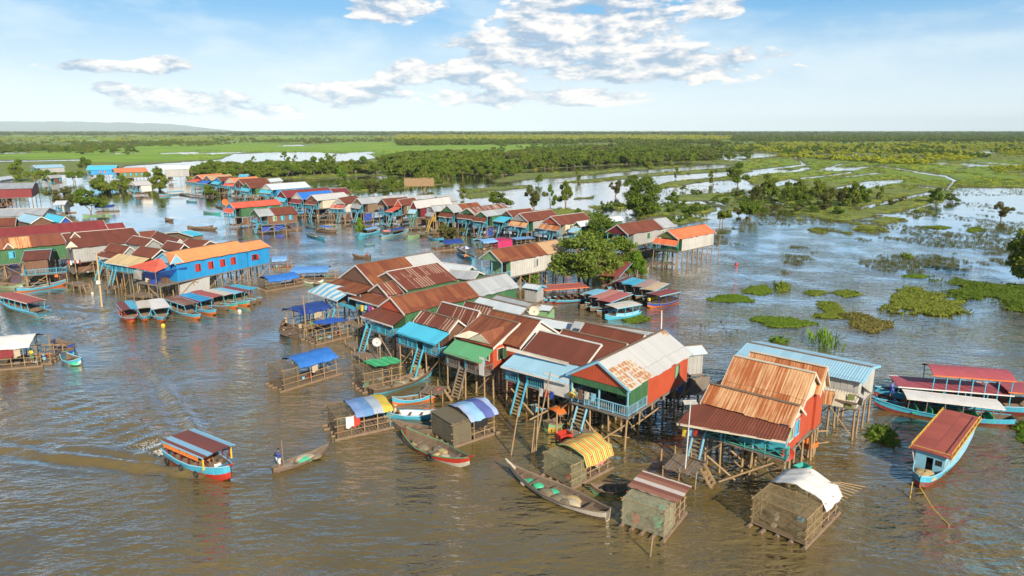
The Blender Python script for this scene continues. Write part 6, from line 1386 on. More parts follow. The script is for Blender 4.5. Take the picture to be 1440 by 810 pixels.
woods('far_forest', 'dark blue green forest band along the horizon', [([(-300,185.2),(1740,185.2),(1740,191),(1440,190.5),(1000,191),(600,190),(300,189.5),(-300,190)], 14000, 15, 16, .30, .9)], far_dark)
woods('sunlit_scrub', 'sunlit yellow green scrub plain on the right', [([(1010,206),(1100,202),(1440,200),(1600,200),(1600,228),(1440,222),(1380,222),(1300,232),(1240,231),(1180,226),(1100,222),(1045,214)], 5500, 4.6, 17, .40),
    ([(560,190.5),(1030,191.5),(1030,198),(560,197)], 5000, 8, 18, .30, .9), ([(-100,192),(560,191),(560,196),(200,199),(-100,202)], 2200, 5, 20, .52), ([(1390,236),(1500,232),(1500,246),(1400,244)], 160, 3, 22, .3)], far_yg)
woods('mixed_scrub', 'mid green mixed scrub spotting the plain', [([(700,205),(1050,198),(1500,193),(1500,222),(1300,226),(1050,222),(900,215),(700,214)], 3600, 5, 23, .5), ([(-60,190),(560,190),(560,200),(-60,206)], 1600, 4.5, 24, .55), ([(470,268),(470,258),(640,252),(650,262),(520,272)], 260, 2.6, 25, .3),
    ([(800,300),(880,285),(1010,285),(1030,300),(960,314),(820,312)], 240, 1.6, 26, .4), ([(980,285),(1060,265),(1180,265),(1230,272),(1210,290),(1060,300)], 420, 1.3, 27, .42)], far_mid)
# ---- floating plants ----
def blades(seed, n, r, h, lean=.5, w=.06):
    rng = np.random.default_rng(seed); a = rng.uniform(0, 6.28, n); rr_ = r * rng.random(n) ** .5; x, y = rr_ * np.cos(a), rr_ * np.sin(a); b = rng.uniform(0, 6.28, n); hh_ = h * rng.uniform(.5, 1.2, n); ln = lean * hh_ * rng.random(n)
    d = np.stack([np.cos(b), np.sin(b)], 1); s = np.stack([-d[:,1], d[:,0]], 1) * w * rng.uniform(.6, 1.3, n)[:, None]
    z0 = np.zeros(n); p0 = np.stack([x, y, z0], 1); mid = np.stack([x + d[:,0]*ln*.4, y + d[:,1]*ln*.4, hh_*.6], 1); top = np.stack([x + d[:,0]*ln, y + d[:,1]*ln, hh_], 1); S = np.concatenate([s, z0[:,None]], 1)
    v = np.stack([p0, mid + S, top, mid - S], 1).reshape(-1, 3); return v, np.arange(n * 4).reshape(n, 4)
def mat_patch(label, outline, h=.26, mat=LF_hya, dens=16., seed=1, w=.10, name='water_hyacinth', lean=1.6, base=True):
    poly = [P(pt(*o), 0) for o in outline]; p = np.array([(q.x, q.y) for q in poly]); rng = np.random.default_rng(seed)
    lo_, hi_ = p.min(0), p.max(0); A = (hi_ - lo_).prod(); n = int(min(A * dens, 60000)); x = rng.uniform(lo_[0]-.4, hi_[0]+.4, n); y = rng.uniform(lo_[1]-.4, hi_[1]+.4, n)
    s = sdf(p, x, y); sc_ = (hi_ - lo_).min() * .12; ok = s + (fbm(x / 2.2, y / 2.2, seed, 4) - .5) * sc_ * 4.6 + (fbm(x / .5, y / .5, seed+3, 2) - .5) * .8 > 0; x, y, s = x[ok], y[ok], s[ok]; n = len(x)
    b = rng.uniform(0, 6.28, n); hh_ = h * rng.uniform(.4, 1.15, n) * (.6 + .8 * fbm(x / 1.3, y / 1.3, seed + 9, 2)); ln = lean * hh_ * rng.random(n); d = np.stack([np.cos(b), np.sin(b)], 1); S = np.stack([-d[:,1], d[:,0], d[:,0]*0], 1) * (w * rng.uniform(.6, 1.4, n))[:, None]
    p0 = np.stack([x, y, x*0 + .0], 1); mid = np.stack([x + d[:,0]*ln*.5, y + d[:,1]*ln*.5, hh_*.75], 1); top = np.stack([x + d[:,0]*ln, y + d[:,1]*ln, hh_], 1)
    v = np.stack([p0, mid + S, top, mid - S], 1).reshape(-1, 3); f = np.arange(n * 4).reshape(n, 4)
    if base:
        g = .22; gx, gy = np.meshgrid(np.arange(lo_[0]-1, hi_[0]+1, g), np.arange(lo_[1]-1, hi_[1]+1, g)); gs = sdf(p, gx, gy) + (fbm(gx / 2.2, gy / 2.2, seed, 4) - .5) * sc_ * 4.6 + (fbm(gx / .5, gy / .5, seed+3, 2) - .5) * .8
        gz = np.clip(gs, -.3, .5) * .3 * h / .35 + fbm(gx / .45, gy / .45, seed + 4, 3) * .16 - .04; nr, nc = gx.shape; idx = np.arange(nr*nc).reshape(nr, nc) + len(v); gf = np.stack([idx[:-1,:-1], idx[:-1,1:], idx[1:,1:], idx[1:,:-1]], -1).reshape(-1, 4)
        keep = (gs > -.12).reshape(-1)[gf - len(v)].all(1); v = np.concatenate([v, np.stack([gx, gy, gz], -1).reshape(-1, 3)]); f = np.concatenate([f, gf[keep]])
    me = np_mesh(name, v, f, mat); o = bpy.data.objects.new(name, me); COL.objects.link(o); tag(o, label, 'floating plants', None, 'stuff')
T_ = 't'; U_ = 'u'
def L_(k, *a): return [(k, a[i], a[i+1]) for i in range(0, len(a), 2)]
mat_patch('long lens shaped green plant mat nearest the harbour', L_('t',250,340,330,315,430,305,530,315,585,345,540,360,380,358,280,350), seed=1)
mat_patch('rounded green plant mat with reeds on its right', L_('t',505,285,560,255,640,245,690,260,705,290,640,312,560,305), seed=2)
mat_patch('yellow green reed tuft on the rounded mat', L_('t',690,245,760,235,850,270,800,290,720,295), h=.75, mat=LF_reed, seed=3, lean=.6)
mat_patch('left half of the twin green plant mats', L_('t',890,292,950,280,1050,282,1080,295,1020,318,940,315), seed=4)
mat_patch('right half of the twin green plant mats', L_('t',1085,295,1150,278,1250,280,1310,305,1200,325,1100,318), seed=5)
mat_patch('humped green plant mat between two larger ones', L_('t',985,385,1040,355,1120,360,1200,420,1180,470,1090,495,960,450,1000,415), seed=6)
mat_patch('broad triangular green plant mat behind the blue roofed house', L_('t',580,460,700,455,850,445,960,490,900,545,760,530,650,520,590,485), seed=7)
mat_patch('brown and green reed mat trailing to the right', L_('t',1170,450,1260,430,1400,470,1500,500,1400,545,1330,555,1200,500), h=.40, mat=LF_dry, seed=8, lean=.8)
mat_patch('large reed mat in the middle of the right hand water', L_('u',210,700,330,665,340,600,450,592,560,615,660,680,640,730,540,755,400,735,280,720), h=.40, mat=LF_reed, seed=9, lean=1.1)
mat_patch('huge dark green plant field at the right edge', L_('u',545,545,680,515,760,560,1000,570,1150,575,1150,790,1000,700,850,655,680,650,600,610,650,580), seed=10, mat=LF_mid, h=.35)
mat_patch('small green mat left of the large reed mat', L_('u',0,602,80,600,150,625,60,642,0,638), seed=11); mat_patch('thin green streak of plants beyond the large reed mat', L_('u',355,515,450,508,550,522,480,532,370,528), seed=12)
mat_patch('tiny leafy islet in the bright open water', L_('u',330,405,380,398,435,408,400,420), seed=13, h=.7); mat_patch('green islet at the edge of the marsh', L_('u',465,240,560,228,655,245,560,252), seed=14); mat_patch('green islet close to the forked tree', L_('u',700,258,780,242,840,258,760,270), seed=15)
mat_patch('bright plant mat beside the sky blue framed harbour boat', L_('s',770,640,850,590,960,595,1030,625,960,665,850,665), seed=16)
mat_patch('dark green plants around the stilts of the blue roofed house', L_('q',100,380,130,330,190,330,255,385,250,415,190,425,130,405), seed=17, h=.4, mat=LF_mid); mat_patch('green plants cut by the right edge below the tour boat', L_('q',800,340,850,320,920,330,920,440,830,430,790,390), seed=18, h=.4, mat=LF_mid)
mat_patch('tall fountain like grass clump behind the blue roofed house', L_('t',950,650,990,610,1050,605,1120,670,1150,700,1050,700), h=1.5, mat=LF_bright, seed=19, lean=.8, dens=14, w=.07, base=False); mat_patch('low plants at the water side of the blue corrugated roof', L_('t',670,610,740,600,800,610,780,635,700,630), seed=20, h=.6, mat=LF_mid)
mat_patch('sparse debris and lily leaves drifting behind the white roofed house', L_('t',0,495,140,470,400,490,600,570,420,590,200,600,40,580), seed=21, h=.12, mat=paint('driftwood', (.16,.10,.05), .9, .4, (.1,.15,.04)), dens=.7, w=.22, lean=3, base=False, name='floating_debris')
def reeds():
    """thin grass standing in the shallow flood on the right"""
    rng = np.random.default_rng(77); u = rng.uniform(880, 1460, 20000); v = rng.uniform(258, 385, 20000); X, Y = world_of(u, v); s, _, _ = land_at(u, v)
    ok = (fbm(X / 9, Y / 14, 51, 4) > .53) & ((v < 345) | (u > 1100)) & (s < 3); X, Y = X[ok], Y[ok]; pr = []
    for k in range(2): vv, ff = blades(k + 5, 16, .5, .55, .7, .035); pr.append(np_mesh('reed_tuft', vv, ff, LF_olive))
    sz = rng.uniform(.35, .9, len(X)); scatter('shallow_reeds', np.stack([X, Y, X*0 - .03], 1), np.stack([sz, sz, sz * .8], 1), pr, 'thin reeds standing in the shallow flood on the right', 'reeds')
    u = rng.uniform(260, 1460, 60000); v = rng.uniform(212, 345, 60000); X, Y = world_of(u, v); s, _, _ = land_at(u, v); ok = (s > .1) & (fbm(X / 12, Y / 20, 61, 3) > .45); X, Y = X[ok], Y[ok]; sz = rng.uniform(.5, 1.3, len(X)) * np.clip(np.hypot(X, Y) / 250, 1, 2)
    pr = [np_mesh('grass_tuft', *blades(k + 15, 14, .6, .5, .8, .06), m) for k, m in enumerate((LF_yg, LF_olive, LF_mid))]
    scatter('marsh_tufts', np.stack([X, Y, X*0 + .15], 1), np.stack([sz, sz, sz * .8], 1), pr, 'rough grass tufts all over the marsh', 'grass')
reeds()
# ======================= people ============================================
def skin_obj(name, pts, edges, rad, mat, parent, sub=2):
    me = bpy.data.meshes.new(name); me.from_pydata(pts, edges, []); o = bpy.data.objects.new(name, me); COL.objects.link(o)
    sk = o.modifiers.new('skin', 'SKIN'); sk.use_smooth_shade = True
    for i, r in enumerate(rad): v = me.skin_vertices[0].data[i]; v.radius = (r, r) if not isinstance(r, tuple) else r
    me.skin_vertices[0].data[0].use_root = True
    o.modifiers.new('sub', 'SUBSURF').levels = sub
    dg = bpy.context.evaluated_depsgraph_get(); m2 = bpy.data.meshes.new_from_object(o.evaluated_get(dg)); m2.name = name
    bpy.data.objects.remove(o); n = bpy.data.objects.new(name, m2); COL.objects.link(n); m2.materials.clear(); m2.materials.append(mat); n.parent = parent
    m2.polygons.foreach_set('use_smooth', [True] * len(m2.polygons)); return n
def person(label, loc, rot, pose='stand', shirt=W_deep, short=W_canvas, hat=None, hold=None):
    root = thing('person', label, 'person', loc, rot)
    if pose == 'stand':
        J_ = dict(pel=(0,0,.88), ch=(.02,0,1.22), nk=(.03,0,1.40), hd=(.05,0,1.54), ht=(.05,0,1.63), ls=(.02,.17,1.34), rs=(.02,-.17,1.34), le=(.10,.24,1.10), re=(.14,-.22,1.12), lh=(.30,.14,1.05), rh=(.34,-.10,1.16), lp=(0,.09,.84), rp=(0,-.09,.84), lk=(.05,.12,.46), rk=(.0,-.12,.46), la=(.0,.13,.07), ra=(-.05,-.13,.07), lf=(.15,.14,.03), rf=(.10,-.14,.03))
    else:
        J_ = dict(pel=(0,0,.14), ch=(.04,0,.48), nk=(.07,0,.66), hd=(.09,0,.80), ht=(.09,0,.89), ls=(.06,.17,.60), rs=(.06,-.17,.60), le=(.14,.24,.38), re=(.16,-.22,.38), lh=(.36,.16,.32), rh=(.36,-.12,.34), lp=(.02,.09,.12), rp=(.02,-.09,.12), lk=(.38,.16,.34), rk=(.38,-.15,.34), la=(.50,.14,.05), ra=(.50,-.14,.05), lf=(.62,.14,.03), rf=(.62,-.14,.03))
    ks = list(J_); ix = {k: i for i, k in enumerate(ks)}
    E = ['pel-ch','ch-nk','nk-hd','hd-ht','ch-ls','ch-rs','ls-le','rs-re','le-lh','re-rh','pel-lp','pel-rp','lp-lk','rp-rk','lk-la','rk-ra','la-lf','ra-rf']
    rad = dict(pel=.11, ch=.12, nk=.05, hd=.085, ht=.06, ls=.06, rs=.06, le=.04, re=.04, lh=.032, rh=.032, lp=.085, rp=.085, lk=.055, rk=.055, la=.038, ra=.038, lf=.035, rf=.035)
    skin_obj('body', [J_[k] for k in ks], [tuple(ix[a] for a in e.split('-')) for e in E], [rad[k] for k in ks], W_skin, root)
    def sub(name, keys, edges, grow, mat):
        i2 = {k: i for i, k in enumerate(keys)}; skin_obj(name, [J_[k] for k in keys], [tuple(i2[a] for a in e.split('-')) for e in edges], [rad[k] + grow for k in keys], mat, root)
    sub('shirt', ['pel','ch','ls','rs','le','re'], ['pel-ch','ch-ls','ch-rs','ls-le','rs-re'], .022, shirt); sub('trousers', ['pel','lp','rp','lk','rk'], ['pel-lp','pel-rp','lp-lk','rp-rk'], .02, short)
    hx, hy, hz_ = J_['hd']; mb = MB()
    if hat: mb.tube([(hx,0,hz_+.04),(hx,0,hz_+.05),(hx,0,hz_+.10),(hx,0,hz_+.17)], [.20,.19,.10,.07], 14); mb.build('hat', hat, root)
    else:
        rows = [[(hx - .015 + .095 * math.cos(a) * math.cos(b), .092 * math.sin(a) * math.cos(b), hz_ + .03 + .10 * math.sin(b)) for a in [k * math.pi / 6 for k in range(13)]] for b in [k * math.pi / 10 for k in range(6)]]
        mb.grid(rows); mb.build('hair', W_hair, root)
    for s in (-1, 1): mb = MB(); mb.box(hx + .078, hx + .09, s * .035 - .01, s * .035 + .01, hz_ + .0, hz_ + .014); mb.build('eye', W_hair, root)
    return root
def dvx(b, x, y=0.):
    a = b[0].rotation_euler.z; return Vector((x * math.cos(a) - y * math.sin(a), x * math.sin(a) + y * math.cos(a), 0))
def atp(px, z): return P(pt(*px), z)
man = person('barefoot man in blue shirt and white shorts standing at the canoe stern', atp(('r',958,452), .12), b9[0].rotation_euler.z, 'stand', W_deep, W_canvas)
fwd = Vector((math.cos(man.rotation_euler.z), math.sin(man.rotation_euler.z)))
pl = thing('punting_pole', 'long wooden pole held by the man standing in the canoe', 'pole', man.location + Vector((fwd.x * .34, fwd.y * .34, 0)), 0)
mb = MB(); mb.tube([(.1,-.25,-.6),(0,0,1.1),(-.06,.15,2.1)], .025, 6); mb.build('shaft', W_post, pl)
person('person in dark red clothes sitting at the bow of the sky blue longboat', atp(('i',818,632), .3), 0.3, 'sit', W_maroon, W_dark, W_canvas)
person('person in pale yellow shirt sitting second in the sky blue longboat', atp(('i',880,634), .3), 0.2, 'sit', paint('pale_yellow_shirt', (.62,.55,.30), .8, .1), W_dark, W_straw)
person('person in yellow shirt and green trousers standing on the raft house deck', atp(('g',292,690), .22), -1.8, 'stand', W_yc, W_hullgn)
person('rower in a red shirt sitting in the channel rowing boat', atp(('h',846,122), .2), 3.0, 'sit', W_redp, W_dark)
person('man with straw hat sitting on gear beside the floating shack', atp(('h',192,672), .55), 3.6, 'sit', W_sack, W_dark, W_straw)
person('boatman in red sitting at the stern of the red striped passenger boat', atp(('r',262,322), .45), b10[0].rotation_euler.z, 'sit', W_redp, W_redp)
person('vendor in orange sitting under the parasol of the blue market boat', atp(('j',885,75), .3), 1.0, 'sit', W_oc, W_dark)
person('person in blue standing at the bow end of the plum canopy boat', atp(('q',212,205), .75), 2.0, 'stand', W_deep, W_deep)
person('passenger in a white shirt sitting near the bow of the red striped boat', b10[0].location + Vector((dvx(b10, 2.0).x, dvx(b10, 2.0).y, .3)), b10[0].rotation_euler.z, 'sit', W_canvas, W_deep)
person('passenger in an orange shirt sitting amidships in the red striped boat', b10[0].location + Vector((dvx(b10, .3, .4).x, dvx(b10, .3, .4).y, .3)), b10[0].rotation_euler.z, 'sit', W_oc, W_dark)
person('fisherman in a green shirt sitting in the big weathered boat', b1[0].location + Vector((dvx(b1, -1.2).x, dvx(b1, -1.2).y, .25)), b1[0].rotation_euler.z + 1.2, 'sit', W_lgreen, W_dark, W_straw) if False else None
# ======================= loose things ======================================
def PY(px, y):
    a = (px[0] - 720) / FPX; b = (405 - px[1]) / FPX; t = y / (CP + b * SP); return Vector((a * t, y, H + t * (-SP + b * CP)))
def pole(label, base, top, r=.06, mat=W_post, name='bamboo_pole', cat='pole', dy=0., group=None, head=None):
    b = P(pt(*base), 0); t = PY(pt(*top), b.y + dy); root = thing(name, label, cat, (b.x, b.y, 0), 0, group); d = t - b; mb = MB(); mb.tube([(-d.x*.1, -d.y*.1, -.8), d * .5 + Vector((.02,.02,0)), d], [r * 1.1, r, r * .8], 8); mb.build('shaft', mat, root)
    if head: head(root, d)
    return root
def box_head(root, d):
    mb = MB(); mb.box(d.x*.45 - .25, d.x*.45 + .25, -.35, -.1, d.z*.42, d.z*.42 + .5); mb.build('meter_box', W_white, root)
    mb = MB(); mb.beam((d.x - .5, 0, d.z - .3), (d.x + .5, 0, d.z - .3), .07); mb.build('cross_arm', W_grey, root)
pole('pale utility pole with white box standing in the water at left', ('e',830,760), ('e',783,310), .12, paint('pole_wood', (.50,.38,.20), .8, .3), 'utility_pole', head=box_head)
pole('thin bare pole beside the light blue awning ladder', ('l',72,808), ('l',122,530), .06)
for i, (b_, t_) in enumerate([(('l',200,800),('l',300,335)), (('l',215,805),('l',235,470)), (('l',205,790),('l',262,520)), (('l',190,800),('l',212,610))]):
    pole(['long bamboo pole rising from beside the big boat up to the light blue awning', 'upright bamboo pole in the frame beside the big boat', 'bamboo pole crossing the others beside the big boat', 'shortest pole in the frame by the big boat'][i], b_, t_, .055)
pole('thick post in the water left of the red crate', ('l',332,735), ('l',337,560), .08); pole('lone short post in front of the rusty roofed house', ('m',105,725), ('m',112,632), .08)
pole('short leaning stake in the water below the striped cage raft', ('o',752,785), ('o',768,680), .05); pole('tall bamboo mast of the floating shack', ('h',352,760), ('h',322,430), .07)
pole('rusty boundary post right of the orange roofed stilt house', ('d',1238,700), ('d',1252,520), .08); pole('post with a float standing behind the white metal roof', ('s',1098,712), ('s',1102,560), .09, W_canvas)
pole('bamboo spar crossing the water off the patchwork raft', ('i',670,545), ('i',815,525), .05) if False else None
def mast_head(root, d):
    for k in range(5): mb = MB(); mb.beam((d.x - .5, d.y - .25 + k*.12, d.z + .02 * k), (d.x + .45, d.y - .2 + k*.12, d.z + .02*k), .03); mb.build('aerial_bar', W_white, root)
b0 = P(pt('m',228,800), 0)
pole('tall white television aerial in front of the rusty roofed house', ('m',228,800), ('m',262,392), .045, W_white, 'television_aerial', 'aerial', head=mast_head)
def dish(label, px, z, r=.45, mat=W_white, y=None):
    c = P(pt(*px), z); root = thing('satellite_dish', label, 'satellite dish', (c.x, c.y, 0), 0); mb = MB()
    rows = []
    for k in range(6):
        q = k / 5; rows.append([(r * q * math.cos(a), -.12 * (1 - q * q) * -1 - .3 * q * math.sin(a) * 0, z + r * q * math.sin(a)) for a in [j * math.pi / 8 for j in range(17)]])
    mb.grid(rows); mb.grid([[(a, b + .02, c_) for a, b, c_ in rw] for rw in rows][::-1]); mb.build('dish', mat, root)
    mb = MB(); mb.tube([(0, .12, -.8), (0, .12, z)], .045, 6); mb.build('mast', W_grey, root); mb = MB(); mb.tube([(0, .1, z), (0, -.4, z + .05)], .02, 5); mb.build('receiver_arm', W_grey, root)
dish('white satellite dish on a pole by the blue ladders of the cyan awning house', ('i',762,148), 2.6, .48); dish('cream satellite dish behind the grey sheet roofs', ('s',66,562), 5.6, .55, W_cream)
dish('red satellite dish on the corner of the rusty roofed house', ('m',762,660), 2.7, .50, W_redp); dish('orange satellite dish left of the orange red roof on the spit', ('b',318,402), 5.0, .9, W_orgp)
def landing(label, c0, c1, wd, z=.75, lad=None, n=3):
    a, b = P(pt(*c0), z), P(pt(*c1), z); d = b - a; L = d.length; root = thing('landing_stage', label, 'landing stage', ((a.x+b.x)/2, (a.y+b.y)/2, 0), math.atan2(d.y, d.x)); rr = random.Random(int(a.x * 10))
    k = int(L / .22)
    mb = MB(); mb.beam((-L/2, -wd/2+.1, z-.1), (L/2, -wd/2+.1, z-.1), .1); mb.build('bearer', W_post, root); mb = MB(); mb.beam((-L/2, wd/2-.1, z-.1), (L/2, wd/2-.1, z-.1), .1); mb.build('bearer', W_post, root)
    for i in range(min(k, 26)):
        x = -L/2 + L * (i + .5) / min(k, 26); mb = MB(); mb.beam((x, -wd/2 - rr.uniform(0,.2), z), (x + rr.uniform(-.05,.05), wd/2 + rr.uniform(0,.2), z + .02), L / min(k, 26) * .8, .04); mb.build('plank', W_grey if rr.random() < .5 else W_wood, root)
    for i in range(n):
        for s in (-1, 1): mb = MB(); x = -L/2 + L * i / (n - 1); mb.tube([(x + rr.uniform(-.1,.1), s * wd/2, -.9), (x, s * wd/2, z + rr.uniform(0, .7))], .055, 6); mb.build('post', W_post, root)
    if lad: stairs(root, (L/2 * lad, 0), (1 if lad > 0 else -1, 0), z, W_post, slope=.8, zb=-.4, name='ladder')
landing('plank landing at the foot of the green awning ladder', ('k',300,575), ('k',470,590), 1.8, lad=1); landing('cluttered bamboo landing below the rusty roofed house', ('m',150,690), ('m',320,735), 2.4, 1.0, lad=1)
landing('small landing with steps in front of the grey walled left house', ('e',590,560), ('e',700,590), 1.8, .8, lad=1); landing('landing under the first blue stair of the left row', ('e',830,600), ('e',960,600), 1.6, .7)
landing('plank walkway below the cyan awning ladders', ('i',640,215), ('i',740,265), 1.6, .5); landing('mud coloured jetty under the orange roofed stilt house', ('d',790,715), ('d',940,715), 2.2, .6); landing('low jetty beneath the blue ladder of the red house', ('l',400,660), ('l',520,700), 1.8, .5)
landing('walkway under the striped awning house', ('h',700,640), ('h',860,700), 1.8, .6); landing('walkway below the blue hall verandah', ('f',165,445), ('f',340,450), 2.6, .7, n=4); landing('narrow jetty leaving the red gabled house', ('i',590,150), ('i',650,190), 1.4, .4)
landing('jetty beneath the green fronted house', ('s',0,240), ('s',90,260), 1.6, .5); landing('jetty at the foot of the peninsula plank house', ('b',560,560), ('b',740,560), 2.0, .5); landing('jetty by the dark blue tarp of the middle row', ('b',930,520), ('b',1060,520), 2.0, .5); landing('jetty below the teal stairs', ('c',300,480), ('c',440,475), 2.0, .5)
landing('jetty between the yellow decked and green gabled houses', ('c',470,510), ('c',620,500), 2.2, .5); landing('jetty below the blue tarp awning house', ('c',900,520), ('c',1120,540), 2.2, .5); landing('jetty below the red gabled channel house', ('c',1180,540), ('c',1330,555), 2.2, .5); landing('jetty below the leftmost channel houses', ('b',30,345), ('b',170,360), 2.4, .5)
landing('jetty on the near side of the green walled channel house', ('b',380,370), ('b',480,375), 2.2, .5); landing('jetty in front of the striped curtain verandah', ('e',300,500), ('e',440,520), 1.8, .7)
def tub(label, px, z, mat, s=(.5,.4,.35), name='plastic_crate', cat='crate'):
    c = P(pt(*px), z); root = thing(name, label, cat, (c.x, c.y, z - s[2] / 2 if z > .3 else 0), .5); a, b, h = s; mb = MB(); t = .04
    mb.box(-a, a, -b, b, 0, .05); mb.box(-a, -a + t, -b, b, .05, h); mb.box(a - t, a, -b, b, .05, h); mb.box(-a + t, a - t, -b, -b + t, .05, h); mb.box(-a + t, a - t, b - t, b, .05, h); mb.build('body', mat, root)
    for q in (-1, 1): mb = MB(); mb.box(-a - .03, a + .03, q * b - .03 * (q < 0), q * b + .03 * (q > 0), h - .06, h); mb.build('rim', mat, root)
tub('bright red crate on the jetty by the light blue ladder', ('l',375,700), .6, W_redp, (.55,.45,.5)); tub('orange tub hanging under the red side wall', ('m',875,605), .9, W_orgp, (.55,.4,.4), 'tub', 'tub')
tub('orange bundle of buoys below the blue porch of the left row', ('e',445,510), .9, W_orgp, (.5,.35,.3), 'tub', 'tub'); tub('teal cupboard at the back of the white tarp raft', ('p',545,265), .9, W_teal, (.5,.35,.8), 'cupboard', 'cupboard')
def shrine():
    c = P(pt('l',428,480), 2.9); root = thing('spirit_shrine', 'small golden spirit shrine at the corner of the blue verandah', 'shrine', (c.x, c.y, 2.6), .6); mb = MB(); mb.tube([(0,0,0),(0,0,.35)], .07, 6); mb.build('pedestal', W_white, root)
    mb = MB(); mb.box(-.3,.3,-.25,.25,.35,.6); mb.build('cella', W_yel, root); mb = MB(); mb.tube([(0,0,.6),(0,0,.66),(0,0,.85),(0,0,1.15)], [.42,.38,.16,.02], 8); mb.build('spire_roof', W_yel, root)
shrine()
def parasol():
    c = P(pt('j',893,60), .2); root = thing('parasol', 'white and blue parasol shading the market boat in the channel', 'parasol', (c.x, c.y, .2), 0); mb = MB(); mb.tube([(0,0,0),(0,0,2.0)], .03, 6); mb.build('pole', W_white, root); mb = MB(); n = 8
    for k in range(n):
        a, b = k * 2 * math.pi / n, (k + 1) * 2 * math.pi / n; mb.add([(0,0,2.05),(1.1*math.cos(a),1.1*math.sin(a),1.65),(1.1*math.cos(b),1.1*math.sin(b),1.65)], [(0,1,2)], k % 2)
    mb.build('canopy', [W_canvas, W_deep], root)
parasol()
def fence():
    a, b = P(Q('c',330,262), 0), P(Q('c',525,262), 0); d = b - a; L = d.length; root = thing('thatch_fence', 'brown thatch and reed fence behind the white roofed houses', 'fence', a, math.atan2(d.y, d.x)); mb = MB(); n = 60; rr = random.Random(4)
    for k in range(n): x = L * (k + .5) / n; mb.box(x - L/n*.55, x + L/n*.45, -.05 + rr.uniform(-.04,.04), .05, 3.5, 6.6 + rr.uniform(-.3,.2))
    mb.build('thatch', paint('thatch', (.30,.20,.11), .95, .3), root)
    for k in range(8): mb = MB(); mb.tube([(L * k / 7, .1, -1), (L * k / 7, .1, 6.4)], .08, 6); mb.build('post', W_post, root)
fence()
def ledge():
    """ropes of the moored blue boat"""
    for lb, a_, b_ in (('yellow mooring rope running from the bow of the red roofed boat', ('q',350,625), ('q',488,805)), ('short yellow rope hanging from the bow of the red roofed boat', ('q',315,600), ('q',302,680))):
        p0, p1 = P(pt(*a_), .9), P(pt(*b_), .02); mb = MB(); mid = (p0 + p1) / 2 - Vector((0,0,.25)); mb.tube([p0, mid, p1], .03, 6); o = mb.build('mooring_rope', W_yel); tag(o, lb, 'rope')
ledge()
# buoys and drifting bits
for lb, px_, m_, r_ in (('white buoy drifting right of the moored fleet', ('f',890,560), W_white, .28), ('white float drifting by the utility pole', ('e',752,650), W_white, .2), ('yellow float behind the broad white roofed boat', ('f',378,655), W_yc, .25), ('red float on open water right of the orange roofed house', ('t',455,102), W_redp, .3), ('orange float under the tan end of the green fronted house', ('s',345,215), W_orgp, .45)):
    c = P(pt(*px_), .1); root = thing('buoy', lb, 'buoy', (c.x, c.y, 0)); mb = MB(); mb.grid([[(r_ * math.cos(a) * math.cos(b), r_ * math.sin(a) * math.cos(b), .08 + r_ * math.sin(b)) for a in [k * math.pi / 6 for k in range(13)]] for b in [-.5 + k * .345 for k in range(7)]]); mb.build('float', m_, root); mb = MB(); mb.tube([(0,0,.05 + r_), (0,0,.2 + r_)], .03, 6); mb.build('ring', W_grey, root)
# poles, drift timber and hung nets beneath the near houses: the tangle under every floor
def tangle():
    rr = random.Random(99); k = 0
    for key in hs:
        root, prisms, side = hs[key]
        for (px, py, L_, w_) in [p[:4] for p in prisms][:3]:
            for q in range(3):
                x = px + rr.uniform(-.45, .45) * L_; y = py + rr.uniform(-.9, .9) * w_; mb = MB()
                mb.tube([(x, y, rr.uniform(.1, 1.6)), (x + rr.uniform(-3, 3), y + rr.uniform(-2, 2), rr.uniform(1.0, 2.3))], .045, 5); mb.build('brace', W_post, root)
tangle()
def washing(label, p0, z0, p1, z1, cols):
    a, b = P(pt(*p0), z0), P(pt(*p1), z1); d = b - a; L = d.length; root = thing('washing_line', label, 'washing line', (a.x, a.y, z0 - 1.0), math.atan2(d.y, d.x)); mb = MB(); mb.tube([(0,0,1.0),(L/2,0,.93),(L,0,1.0+z1-z0)], .012, 5); mb.build('cord', W_grey, root); rr = random.Random(int(L * 100))
    for k, c in enumerate(cols):
        x = L * (k + .2) / len(cols); w_ = min(.55, L / len(cols) * .75); h_ = rr.uniform(.45, .8); mb = MB(); rows = [[(x + w_ * i / 4, .03 * math.sin(i * 1.7 + j), .95 - h_ * j / 4) for i in range(5)] for j in range(5)]
        mb.grid(rows); mb.grid([[(p, q + .012, r_) for p, q, r_ in rw][::-1] for rw in rows]); mb.build('garment', c, root)
W_purp = paint('purple_cloth', (.22,.04,.30), .8, .05)
washing('clothes drying on the verandah under the brown lean roof of the striped awning house', ('h',755,505), 3.6, ('h',900,520), 3.6, [W_olive, W_yc, W_skyp, W_purp, W_pink])
washing('row of clothes hanging along the teal railed verandah', ('m',215,505), 3.6, ('m',300,530), 3.6, [W_yc, W_skyp, W_redp])
washing('clothes on a line under the light blue awning', ('k',1170,560), 3.6, ('k',1290,600), 3.6, [W_white, W_redp, W_deep])
washing('washing on the red gabled house verandah', ('h',930,640), 3.5, ('h',1010,660), 3.5, [W_deep, W_white, W_oc])
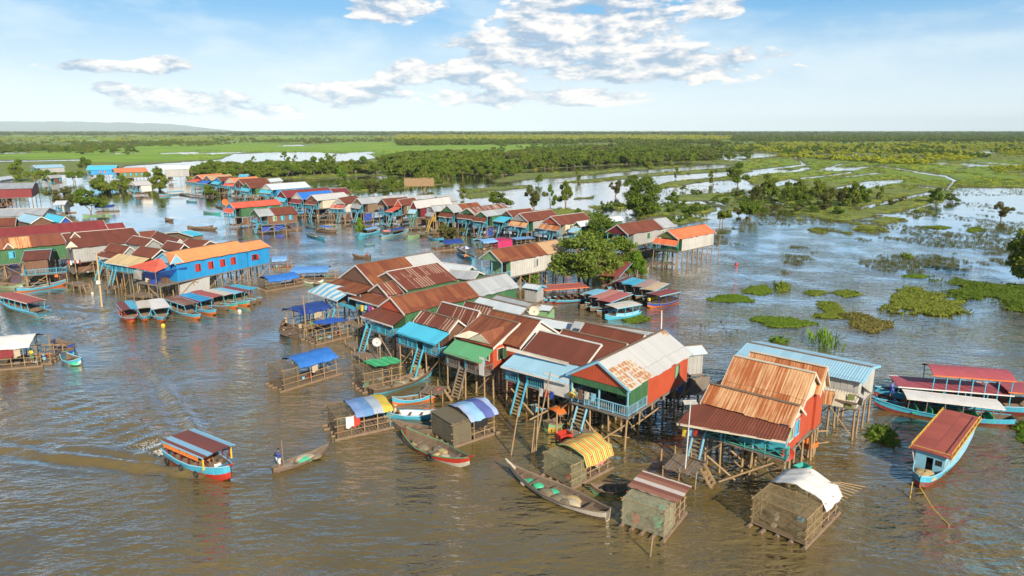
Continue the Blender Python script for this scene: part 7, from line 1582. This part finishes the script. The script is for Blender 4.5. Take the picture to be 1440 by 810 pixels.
washing('red white and blue striped curtains on the left shore verandah', ('e',545,385), 3.8, ('e',655,375), 3.8, [W_redp, W_white, W_skyp, W_redp, W_white, W_maroon])
washing('washing strung in the open front of the white roofed red house', ('l',450,430), 4.2, ('l',560,460), 4.2, [W_board, W_cream, W_skyp])
# wakes and foam
bw_ = P(Q('r',655,500), 0); dv = Vector((math.cos(b10[0].rotation_euler.z), math.sin(b10[0].rotation_euler.z)))
WAKES.append((bw_.x, bw_.y, dv.x, dv.y, 34, .36, .38))
bw2 = P(Q('g',0,165), 0); dv2 = Vector((math.cos(b11[0].rotation_euler.z), math.sin(b11[0].rotation_euler.z))); WAKES.append((bw2.x, bw2.y, dv2.x, dv2.y, 38, .34, .38))
bw3 = P(Q('a',1100,612), 0); WAKES.append((bw3.x, bw3.y, -.9, .2, 24, .3, .25))
def foam():
    rng = np.random.default_rng(5); m, N = newmat('foam'); p = N('BsdfPrincipled', Base_Color=(.62,.60,.54), Roughness=.8); finish(N, p.outputs[0]); vs = []; fs = []
    def blob(x, y, r, e=1.0, a=0.):
        o = len(vs); n = 9
        for k in range(n):
            t = 2 * math.pi * k / n; q = r * rng.uniform(.6, 1.2); dx, dy = q * math.cos(t) * e, q * math.sin(t); vs.append((x + dx * math.cos(a) - dy * math.sin(a), y + dx * math.sin(a) + dy * math.cos(a), .06 + r * .1))
        vs.append((x, y, .06 + r * .35)); fs.extend([(o + k, o + (k + 1) % n, o + n) for k in range(n)])
    for b_, dvv, back, Ln, n in ((b10, dv, 4.2, 6., 900), (b11, dv2, 4.4, 13., 1300)):
        c = b_[0].location; a = math.atan2(dvv.y, dvv.x)
        for k in range(n):
            t = rng.random() ** 1.7; s = rng.normal() * (.22 + t * .6); d = back + t * Ln; blob(c.x - dvv.x * d - dvv.y * s, c.y - dvv.y * d + dvv.x * s, (.012 + .035 * rng.random()) * (1.2 - t), 3.2, a)
    me = bpy.data.meshes.new('foam'); me.from_pydata(vs, [], fs); me.materials.append(m); o = bpy.data.objects.new('foam', me); COL.objects.link(o); tag(o, 'white foam churned up behind the two moving passenger boats', 'foam', None, 'stuff')
foam()
water_sheet()
